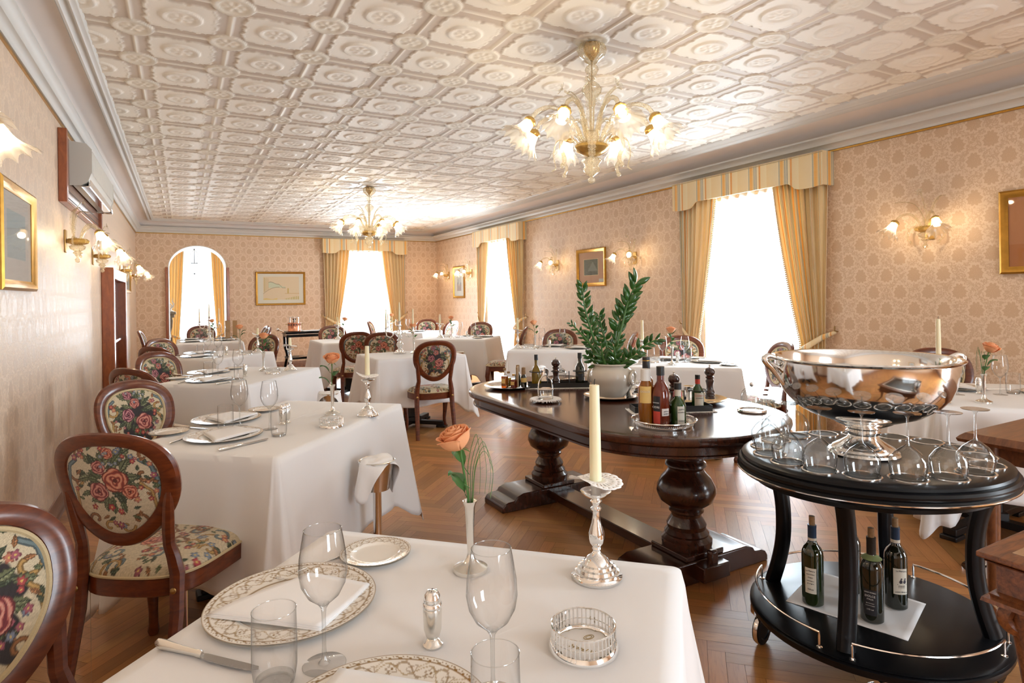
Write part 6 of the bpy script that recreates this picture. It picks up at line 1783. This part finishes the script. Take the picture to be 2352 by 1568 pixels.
for (sx, sy) in ((-1, 1), (-1, -1), (1, 1), (1, -1)):
    x, y = sx * (hx_ - .07), sy * (hy_ - .07); m = MB()
    m.tube(catmull([(x + sx * .02, y + sy * .02, .635), (x + sx * .03, y + sy * .03, .60), (x + sx * .012, y + sy * .012, .575), (x - sx * .012, y - sy * .012, .59), (x - sx * .004, y - sy * .004, .61)], 5), [.016] * 21, 8)
    m.tube([(x, y, .63), (x, y, .58), (x - sx * .02, y - sy * .02, .35), (x, y, .05), (x + sx * .01, y + sy * .01, 0)], [.032, .028, .020, .018, .024], 10); m.build('leg', M['oak'], cb)
tag(cb, 'carved oak display table with scroll brackets, cut off by the right edge', 'display table')
r = empty('ring_handled_jug', (2.20, .60, .7535)); m = MB(); m.tube([(-.055 + .040 * math.cos(q) * 1.0, .02 + .0 * q, .062 + .055 * math.sin(q)) for q in [2 * PI * i / 32 for i in range(32)]], .0035, 7, closed=True); m.build('ring', M['silver'], r)
MB().lathe([(.001, 0), (.05, 0), (.055, .006), (.058, .06), (.05, .10), (.045, .13)], 28).build('jug', M['silver'], r); tag(r, 'silver jug with a big ring handle, cut off by the right edge', 'jug')

# ------------------------------------------------------------------ flambe trolley with copper burner by the end wall
ft = empty('flambe_trolley', (1.93, 10.75, 0))
m = MB(); m.box((0, 0, .80), (.86, .46, .03)); m.build('tabletop', M['black'], ft, bevel=.01)
m = MB(); m.box((0, 0, .755), (.84, .44, .06)); m.build('apron', M['black'], ft, bevel=.01)
for s in (-1, 1): MB().tube([(-.44, s * .235, .775), (.44, s * .235, .775)], .006, 8).build('silver_strip', M['chrome'], ft)
for (sx, sy) in ((-1, -1), (-1, 1), (1, -1), (1, 1)):
    MB().tube(catmull([(sx * .40, sy * .19, .74), (sx * .39, sy * .19, .55), (sx * .36, sy * .18, .40), (sx * .39, sy * .19, .22), (sx * .41, sy * .20, .05)], 5), .022, 8).build('leg', M['black'], ft)
    m = MB(); m.lathe([(.001, -.012), (.04, -.012), (.045, -.006), (.045, .006), (.04, .012), (.001, .012)], 20, M=Matrix.Translation((sx * .41, sy * .20, .046)) @ Matrix.Rotation(PI / 2, 4, 'X')); m.build('wheel', M['black'], ft)
m = MB(); m.box((0, 0, .37), (.80, .40, .03)); m.build('lower_shelf', M['black'], ft, bevel=.008)
m = MB(); m.tube(catmull([(-.43, 0, .80), (-.47, 0, .83), (-.52, 0, .85)], 5), .012, 8); m.sphere((-.53, 0, .855), .028, 8); m.build('handle', M['silver'], ft)
tag(ft, 'black flambe trolley with a silver handle before the end wall', 'trolley')
rb = empty('copper_burner', (1.66, 10.70, .8155)); MB().lathe([(.001, 0), (.105, 0), (.108, .01), (.102, .02), (.102, .13), (.106, .14), (.104, .15), (.06, .155), (.001, .155)], 40, wob=lambda q, z, a, j: (q * (1 + .012 * math.sin(24 * a)), z)).build('body', M['copper'], rb)
m = MB()
for k in range(14):
    a = 2 * PI * k / 14; m.box((.1035 * math.cos(a), .1035 * math.sin(a), .115), (.004, .012, .026), rot=a)
m.build('vent_holes', M['ink'], rb)
m = MB()
for k in range(3):
    a = 2 * PI * k / 3 + .4; m.tube([(.08 * math.cos(a), .08 * math.sin(a), .15), (.08 * math.cos(a), .08 * math.sin(a), .235)], .006, 8)
m.tube([(.10 * math.cos(q), .10 * math.sin(q), .238) for q in [2 * PI * i / 32 for i in range(32)]], .005, 6, closed=True)
for k in range(4): m.box((0, 0, .238), (.19, .006, .004), rot=PI / 4 * k)
m.build('grid', M['chrome'], rb)
for s in (-1, 1): MB().tube([(s * .10, 0, .12), (s * .135, 0, .125), (s * .14, 0, .13)], [.006, .005, .008], 8).build('lug', M['brass'], rb)
MB().lathe([(.001, .155), (.018, .155), (.014, .19), (.035, .215), (.001, .222)], 16).build('burner', M['iron'], rb)
tag(rb, 'copper flambe burner with an iron grid on the black trolley', 'burner')
put(MB().lathe([(.001, .003), (.10, .003), (.14, .012), (.001, 0)], 32, sy=.7).build('serving_platter', M['silver']), 1.85, 10.62, .3855, .2, 'silver platter on the lower shelf of the flambe trolley', 'platter')
put(oval_plate_obj(.12, .8), 2.10, 10.62, .3855, 0, 'second silver platter beside it on the lower shelf', 'platter')
put(MB().grid(lambda u, v: ((u - .5) * .42, (v - .5) * .34, .003 + .004 * math.sin(7 * u + 4 * v) ** 2), 16, 12).build('napkin', M['napkin']), 1.99, 10.74, .816, .1, 'white napkin spread on the flambe trolley top', 'napkin')
put(MB().lathe([(.001, 0), (.04, 0), (.08, .02), (.085, .024), (.05, .012), (.001, .01)], 28).build('soup_bowl', M['porcelain']), 2.16, 10.72, .823, 0, 'small white bowl on the flambe trolley', 'bowl')
# ------------------------------------------------------------------ tables with cloths
TABLES = {
 'near':   (.284, .944, -45, .89, 1.05, 'nearest table'),
 'second': (.426, 3.149, 48, 1.18, .75, 'second left table'),
 'third':  (.4375, 5.3165, 52, 1.08, .75, 'third left table'),
 'fourth': (.353, 7.453, 45, .90, .75, 'fourth left table'),
 'arch':   (.345, 10.13, 0, .85, 1.35, 'table before the arch'),
 'mid':    (2.13, 6.16, 0, .95, .78, 'middle candelabra table'),
 'midfar': (2.10, 8.75, 0, .92, .90, 'table before the end window'),
 'corner': (3.586, 8.198, 48, .88, 1.05, 'table behind the single chair'),
 'farwin': (3.52, 10.15, 45, .85, .85, 'far corner table'),
 'pic':    (3.70, 5.85, -37.7, .88, .75, 'table left of the plant'),
 'window': (3.83, 3.92, -41.4, .90, .78, 'near window table'),
 'right':  (4.05, 1.743, -45, .80, .95, 'table behind the punch bowl'),
}
for i, (k, (x, y, rot, w, d, nm)) in enumerate(TABLES.items()):
    fl = (.6, .8, 1, 1)
    pedestal_table(x, y, math.radians(rot), w, d, 'black pedestal table under the white cloth of the %s' % nm)
    table_cloth(x, y, math.radians(rot), w, d, 'white cloth on the %s' % nm, .48 if k != 'second' else .52, seed=i, flares=(1.9 if k == 'near' else 1, .8, 1, .9))
# ------------------------------------------------------------------ chairs
chair(-.435, 1.625, 135, 'tapestry chair nearest the camera, cut off by the left edge')
chair(-.235, 2.33, 33, 'tapestry chair with a floral back turned to us, at the second left table')
chair(-.265, 3.80, 142, 'tapestry chair facing us across the second left table')
chair(-.32, 4.51, 47, 'dark-backed chair just behind the one facing us at the second left table')
chair(-.22, 5.80, 137, 'tapestry chair facing us at the third left table')
chair(-.26, 6.48, 45, 'chair seen from behind at the fourth left table')
chair(-.255, 7.80, 135, 'tapestry chair facing us at the fourth left table')
chair(-.56, 10.10, 92, 'chair seen edge-on beside the left wall, at the arch table')
chair(.90, 7.80, 225, 'tapestry chair facing us at the right end of the fourth left table')
chair(1.20, 10.30, 268, 'farther of two chairs seen edge-on right of the arch table')
chair(1.17, 9.75, 268, 'nearer of two chairs seen edge-on right of the arch table')
chair(.27, 11.22, 180, 'chair facing us before the arch, behind the arch table')
chair(2.02, 9.50, 180, 'chair facing us left of the end window, beside the flambe trolley')
chair(2.93, 10.76, 115, 'chair standing alone in front of the bright end window')
chair(1.91, 7.50, 4, 'left one of two chair backs behind the candelabra table')
chair(2.13, 7.18, 12, 'right one of two chair backs, directly behind the candelabra')
chair(2.13, 5.40, 8, 'single tapestry chair in the middle of the room, back turned to us', dark=True)
chair(4.07, 10.75, 215, 'chair facing us in the far right corner of the room')
chair(4.14, 9.66, -30, 'chair half turned away behind the rose of the corner table')
chair(4.28, 8.85, 225, 'chair facing us in front of the farther right window')
chair(4.10, 7.05, -55, 'chair seen edge-on under the tie-back of the farther right window')
chair(4.10, 6.25, 218, 'chair facing us behind the table left of the plant')
chair(4.39, 5.15, -55, 'chair mostly hidden behind the plant leaves')
chair(4.36, 4.46, 218, 'chair facing us behind the rose of the near window table')
chair(4.46, 3.33, -63, 'chair seen from the side between the near window and the punch bowl')
chair(4.76, 2.35, 225, 'chair facing us behind the punch bowl at right')

# ------------------------------------------------------------------ tableware
def at(key, fn, label, cat, grp, x, y, z=TZ, rz=0.0, scale=None): return inst(key, fn, label, cat, grp, (x, y, z), rz, scale)
R_ = math.radians
def setting(x, y, ang, nm, which):
    at('charger', charger, 'gilt rimmed charger plate, %s, on the %s' % (which, nm), 'plate', 'gilt rimmed charger plates', x, y, TZ + .0015, ang)
    at('napkin', napkin, 'folded white napkin on the %s charger of the %s' % (which, nm), 'napkin', 'folded napkins on the chargers', x, y, TZ + .0035, ang)
def wg(x, y, nm, which): at('wg', wine_glass, 'wine glass, %s, on the %s' % (which, nm), 'wine glass', 'stemmed wine glasses on the tables', x, y)
def tb(x, y, nm, which): at('tb', tumbler, 'water tumbler, %s, on the %s' % (which, nm), 'water glass', 'water tumblers on the tables', x, y)
def bp(x, y, nm, which): at('bp', bread_plate, 'small gilt rimmed bread plate, %s, on the %s' % (which, nm), 'plate', 'bread plates', x, y, TZ + .0015)
def kn(x, y, a, nm, which): at('kn', knife, 'silver handled knife, %s, on the %s' % (which, nm), 'knife', 'silver handled knives', x, y, TZ + .001, R_(a))
def fk(x, y, a, nm, which): at('fk', fork, 'silver fork, %s, on the %s' % (which, nm), 'fork', 'silver forks', x, y, TZ + .001, R_(a))
def sh(x, y, nm, which='single'): at('sh', shaker, 'silver salt shaker with a domed cap%s on the %s' % ('' if which == 'single' else ', ' + which + ',', nm), 'salt shaker', 'silver shakers', x, y)
def co(x, y, nm): at('co', coaster, 'pierced silver bottle coaster on the %s' % nm, 'coaster', 'pierced silver bottle coasters', x, y, TZ + .0005)
RS = [0]
def vase(x, y, nm, bend=0.0, seed=1, rz=0.0, col='salmon'):
    at('vase', bud_vase, 'slim silver bud vase on the %s' % nm, 'vase', 'silver bud vases', x, y)
    key = 'rose%d' % seed
    at(key, lambda: rose(seed, 3 if seed != 2 else 4, bend), '%s rose in the silver vase on the %s' % (col, nm), 'rose', 'salmon roses in bud vases', x, y, TZ + .10, rz)
def cs(x, y, nm, h=.15):
    at('cs', candlestick, 'silver candlestick on the %s' % nm, 'candlestick', 'silver candlesticks', x, y)
    at('doily', doily, 'white paper doily round the candle on the %s' % nm, 'doily', 'paper doilies on the candlesticks', x, y, TZ + .2095, rnd.random() * 2)
    at('candle', lambda: candle(.155), 'ivory candle on the %s' % nm, 'candle', 'ivory candles', x, y, TZ + .2086, 0, (1, 1, h / .155))
N = {k: v[5] for k, v in TABLES.items()}
# nearest table
n = N['near']
setting(.185, 1.265, R_(-38), n, 'upper left'); setting(.235, .832, R_(140), n, 'bottom edge of the picture')
bp(.392, 1.402, n, 'upper'); kn(.03, 1.145, -49, n, 'front left'); fk(.262, 1.405, -160, n, 'half hidden behind the big plate')
wg(.200, 1.033, n, 'left of centre'); wg(.408, .822, n, 'centre, before the vase'); tb(.121, 1.02, n, 'left'); tb(.372, .742, n, 'bottom centre')
sh(.377, .994, n); co(.60, .856, n)
vase(.555, 1.222, n, -1.0, 1, .4); at('grass', grass_blades, 'thin green grass blades beside the rose on the %s' % n, 'grass', 'grass blades in bud vases', .556, 1.222, TZ + .10, -.6)
cs(.777, 1.054, n, .205)
# second
n = N['second']
setting(.19, 3.37, R_(50), n, 'far'); setting(.155, 2.965, R_(40), n, 'near'); bp(-.06, 3.17, n, 'left'); bp(.385, 3.53, n, 'far')
wg(.235, 3.16, n, 'left'); wg(.352, 3.02, n, 'right'); tb(.170, 3.10, n, 'left'); tb(.37, 2.85, n, 'right')
kn(.225, 2.745, 28, n, 'front right'); kn(.03, 3.24, -52, n, 'left, above the bread plate'); fk(.01, 3.0, 50, n, 'left of the near plate')
sh(.420, 3.10, n, 'front'); sh(.445, 3.13, n, 'rear'); vase(.685, 3.225, n, -1.0, 1, 1.9); cs(.835, 3.09, n, .15); co(.615, 2.93, n)
# third
n = N['third']
setting(.19, 5.63, R_(50), n, 'far'); setting(.175, 5.08, R_(40), n, 'near'); bp(-.04, 5.32, n, 'left'); bp(.40, 5.80, n, 'far')
wg(.24, 5.26, n, 'left'); wg(.372, 5.10, n, 'right'); tb(.175, 5.34, n, 'left'); tb(.372, 5.02, n, 'right')
kn(.31, 4.87, 30, n, 'front'); kn(.0, 5.52, -50, n, 'far left'); fk(.03, 5.10, 50, n, 'left'); sh(.43, 5.20, n)
vase(.60, 5.50, n, 0.3, 2, 0.2); cs(.80, 5.40, n, .07); co(.645, 5.28, n)
# fourth
n = N['fourth']
setting(.17, 7.75, R_(50), n, 'far'); setting(.13, 7.32, R_(40), n, 'near'); wg(.24, 7.40, n, 'left'); wg(.33, 7.12, n, 'right'); tb(.17, 7.50, n, 'left'); tb(.35, 7.18, n, 'right')
kn(.28, 7.08, 30, n, 'front'); kn(.02, 7.45, -50, n, 'left'); sh(.42, 7.35, n); vase(.57, 7.50, n, 0.0, 3, 0); cs(.75, 7.42, n, .07); co(.62, 7.27, n)
# table before the arch
n = N['arch']
for (x, y, w_) in ((.12, 10.55, 'far left'), (.12, 9.98, 'near left'), (.58, 10.55, 'far right'), (.58, 9.98, 'near right')): setting(x, y, R_(90), n, w_)
for (x, y, w_) in ((.26, 10.28, 'far left'), (.30, 9.85, 'near left'), (.50, 10.36, 'far right'), (.53, 9.90, 'near right')): wg(x, y, n, w_)
for (x, y, w_) in ((.20, 10.22, 'far left'), (.24, 9.78, 'near left'), (.60, 9.78, 'near right')): tb(x, y, n, w_)
def candelab(x, y, nm, rz=0.0):
    at('cdb', candelabra, 'three-branched silver candelabra on the %s' % nm, 'candelabra', 'silver candelabras', x, y, TZ, rz, 1.12)
    for k, (dx, dz, w_) in enumerate(((-.130, .247, 'left'), (0, .311, 'central'), (.130, .247, 'right'))):
        at('taper', taper, 'tall %s taper in the candelabra on the %s' % (w_, nm), 'candle', 'tapers in the candelabras', x + 1.12 * dx * math.cos(rz), y + 1.12 * dx * math.sin(rz), TZ + 1.12 * dz, 0, (1, 1, .86))
candelab(.36, 10.30, n, -.45); vase(.40, 10.02, n, 0, 4, 1.0, 'pink')
mc = MB().box((-.055, .01, .15), (.075, .004, .27), rot=.25).box((.05, .01, .15), (.075, .004, .27), rot=-.35).build('menu_card', M['kraft'], bevel=.001)
put(mc, .66, 10.22, TZ + .001, -.3, 'brown folded menu card standing on the table in front of the arch', 'menu')
mo = MB().tube([(-.055 + .024 * math.cos(q), .0055 - .0, .13 + .016 * math.sin(q)) for q in [2 * PI * i / 28 for i in range(28)]], .0012, 5, closed=True, M=Matrix.Translation((0, -.012, 0))).build('oval_emblem', M['ink'], mc)
text('emblem_text', 'Carta', .016, M['ink'], mc, (-.055, -.007, .13), (PI / 2, 0, .05))
# candelabra table
n = N['mid']; candelab(2.06, 6.30, n, -.50); vase(2.20, 6.24, n, .2, 2, 1.5)
# table behind it
n = N['midfar']; vase(2.08, 8.95, n, 1.0, 5, .3, 'pale'); cs(2.0, 8.98, n, .12)
# corner table
n = N['corner']
cs(3.32, 8.27, n, .14); vase(3.44, 8.12, n, .6, 3, 2.2); co(3.47, 8.36, n); wg(3.62, 8.22, n, 'left'); wg(3.78, 8.10, n, 'right'); tb(3.56, 8.18, n, 'left'); tb(3.80, 7.98, n, 'right'); sh(3.70, 8.15, n)
setting(3.93, 8.05, R_(60), n, 'right'); bp(3.72, 7.82, n, 'front'); bp(3.80, 8.38, n, 'far')
# far right corner
n = N['farwin']
setting(3.62, 10.1, R_(50), n, 'right'); wg(3.28, 10.15, n, 'left'); wg(3.43, 10.02, n, 'right'); tb(3.52, 9.95, n, 'right'); vase(3.22, 10.25, n, .3, 4, 2.2, 'pink'); cs(3.10, 10.1, n, .12)
# left of the plant
n = N['pic']
cs(3.38, 6.04, n, .14); vase(3.50, 5.85, n, .2, 5, 1.2, 'pale'); co(3.52, 6.03, n); wg(3.62, 5.90, n, 'left'); wg(3.84, 5.80, n, 'right'); tb(3.57, 5.94, n, 'left'); tb(3.90, 5.73, n, 'right'); sh(3.68, 5.83, n)
setting(3.86, 6.02, R_(50), n, 'far'); setting(3.93, 5.60, R_(50), n, 'right'); bp(4.08, 5.85, n, 'far right')
# near window
n = N['window']
vase(3.64, 3.83, n, .2, 2, .4); cs(3.49, 4.03, n, .17); co(3.66, 4.08, n); wg(3.74, 4.05, n, 'left'); wg(3.87, 3.91, n, 'right'); tb(3.70, 4.16, n, 'left'); tb(3.97, 3.98, n, 'right'); sh(3.80, 3.93, n)
setting(3.93, 4.17, R_(50), n, 'far'); setting(4.05, 3.80, R_(50), n, 'right'); bp(3.99, 3.52, n, 'front right'); bp(4.17, 4.05, n, 'far right'); kn(4.02, 3.58, 20, n, 'front right')
# at right
n = N['right']
vase(3.745, 1.608, n, .1, 1, 2.4, 'pale'); cs(3.56, 1.735, n, .24); wg(3.91, 1.81, n, 'left'); wg(4.10, 1.68, n, 'right'); tb(4.19, 1.655, n, 'right'); sh(4.04, 1.76, n)
setting(4.14, 1.94, R_(50), n, 'far'); fk(4.25, 1.75, -50, n, 'right of the far plate'); setting(4.36, 1.52, R_(50), n, 'right edge')
at('grass', grass_blades, 'thin green grass blades beside the rose on the %s' % n, 'grass', 'grass blades in bud vases', 3.745, 1.608, TZ + .10, .3)

# ------------------------------------------------------------------ wine coolers on stands
def cooler(x, y, label, cloth=None, rz=0, k=1.0):
    inst('cooler', wine_cooler, label, 'wine cooler', 'silver wine coolers on stands', (x, y, 0), 0, k)
    if cloth: inst('cloth_c', cooler_cloth, cloth, 'napkin', 'napkins over the wine coolers', (x, y, .0015), rz, k)
cooler(.785, 2.765, 'silver wine cooler on a stand beside the second left table, draped with a napkin', 'white napkin over the wine cooler by the second left table', .5, .93)
cooler(1.02, 4.92, 'silver wine cooler on a stand beside the third left table', 'white napkin over the wine cooler by the third left table', -.3, .93)
cooler(3.27, 5.40, 'silver wine cooler on a stand by the table left of the plant', 'white napkin over the wine cooler by the table left of the plant', .3, .93)
cooler(3.28, 7.50, 'silver wine cooler on a stand by the table behind the single chair', None, 0, .93)
cooler(2.84, 9.45, 'silver wine cooler on a stand by the far right corner table', None, 0, .93)
cooler(3.30, 3.38, 'silver wine cooler whose base shows under the oval table', None, 0, .90)
cooler(3.40, 1.44, 'silver wine cooler on a stand behind the wooden side table at right', None, 0, .93)

# ------------------------------------------------------------------ coaster lettering, camera, light, output
for o in bpy.data.objects:
    if o.name == 'bottle_coaster':
        pm = [c for c in kids(o) if c.name.startswith('paper_mat')][0]
        text('mat_text', 'Hotel V', .014, M['ink_gold'], pm, (-.012, -.010, .0058), (0, 0, -1.05), .3)
        MB().tube([(.020 + .010 * math.cos(q), .012 + .006 * math.sin(q), .0058) for q in [2 * PI * i / 20 for i in range(20)]], .0007, 4, closed=True).tube([(.020 + .006 * math.cos(q), .012 + .0035 * math.sin(q), .0058) for q in [2 * PI * i / 16 for i in range(16)]], .0006, 4, closed=True).build('crest', M['ink_gold'], pm)
cam = bpy.data.cameras.new('camera'); co_ = bpy.data.objects.new('camera', cam); COL.objects.link(co_)
YAW, ROLL, FPX, HYP = .5016, .0148, 1382.0, 678.2
cam.sensor_width = 36; cam.lens = 36 * FPX / 2352; cam.shift_y = -(784 - HYP) / 2352
cam.clip_start = .02
Mx = Matrix.Rotation(-YAW, 4, 'Z') @ Matrix.Rotation(PI / 2, 4, 'X') @ Matrix.Rotation(ROLLSIGN * ROLL, 4, 'Z')
co_.matrix_world = Matrix.Translation((0, 0, 1.37)) @ Mx
SC.camera = co_
w = bpy.data.worlds.new('sky'); SC.world = w; w.use_nodes = True
bg = w.node_tree.nodes['Background']; bg.inputs[0].default_value = (.88, .94, 1, 1); bg.inputs[1].default_value = 3.2
vs = SC.view_settings; vs.view_transform = 'Standard'; vs.look = 'None'; vs.exposure = EXPOSURE; vs.gamma = 1; vs.use_curve_mapping = False
cy = SC.cycles
cy.use_denoising = True; cy.max_bounces = 8; cy.diffuse_bounces = 5; cy.glossy_bounces = 5; cy.transmission_bounces = 6; cy.transparent_max_bounces = 24
cy.sample_clamp_indirect = 4.0; cy.sample_clamp_direct = 0.0; cy.caustics_reflective = False; cy.caustics_refractive = False; cy.blur_glossy = .5
try: cy.use_light_tree = True
except Exception: pass
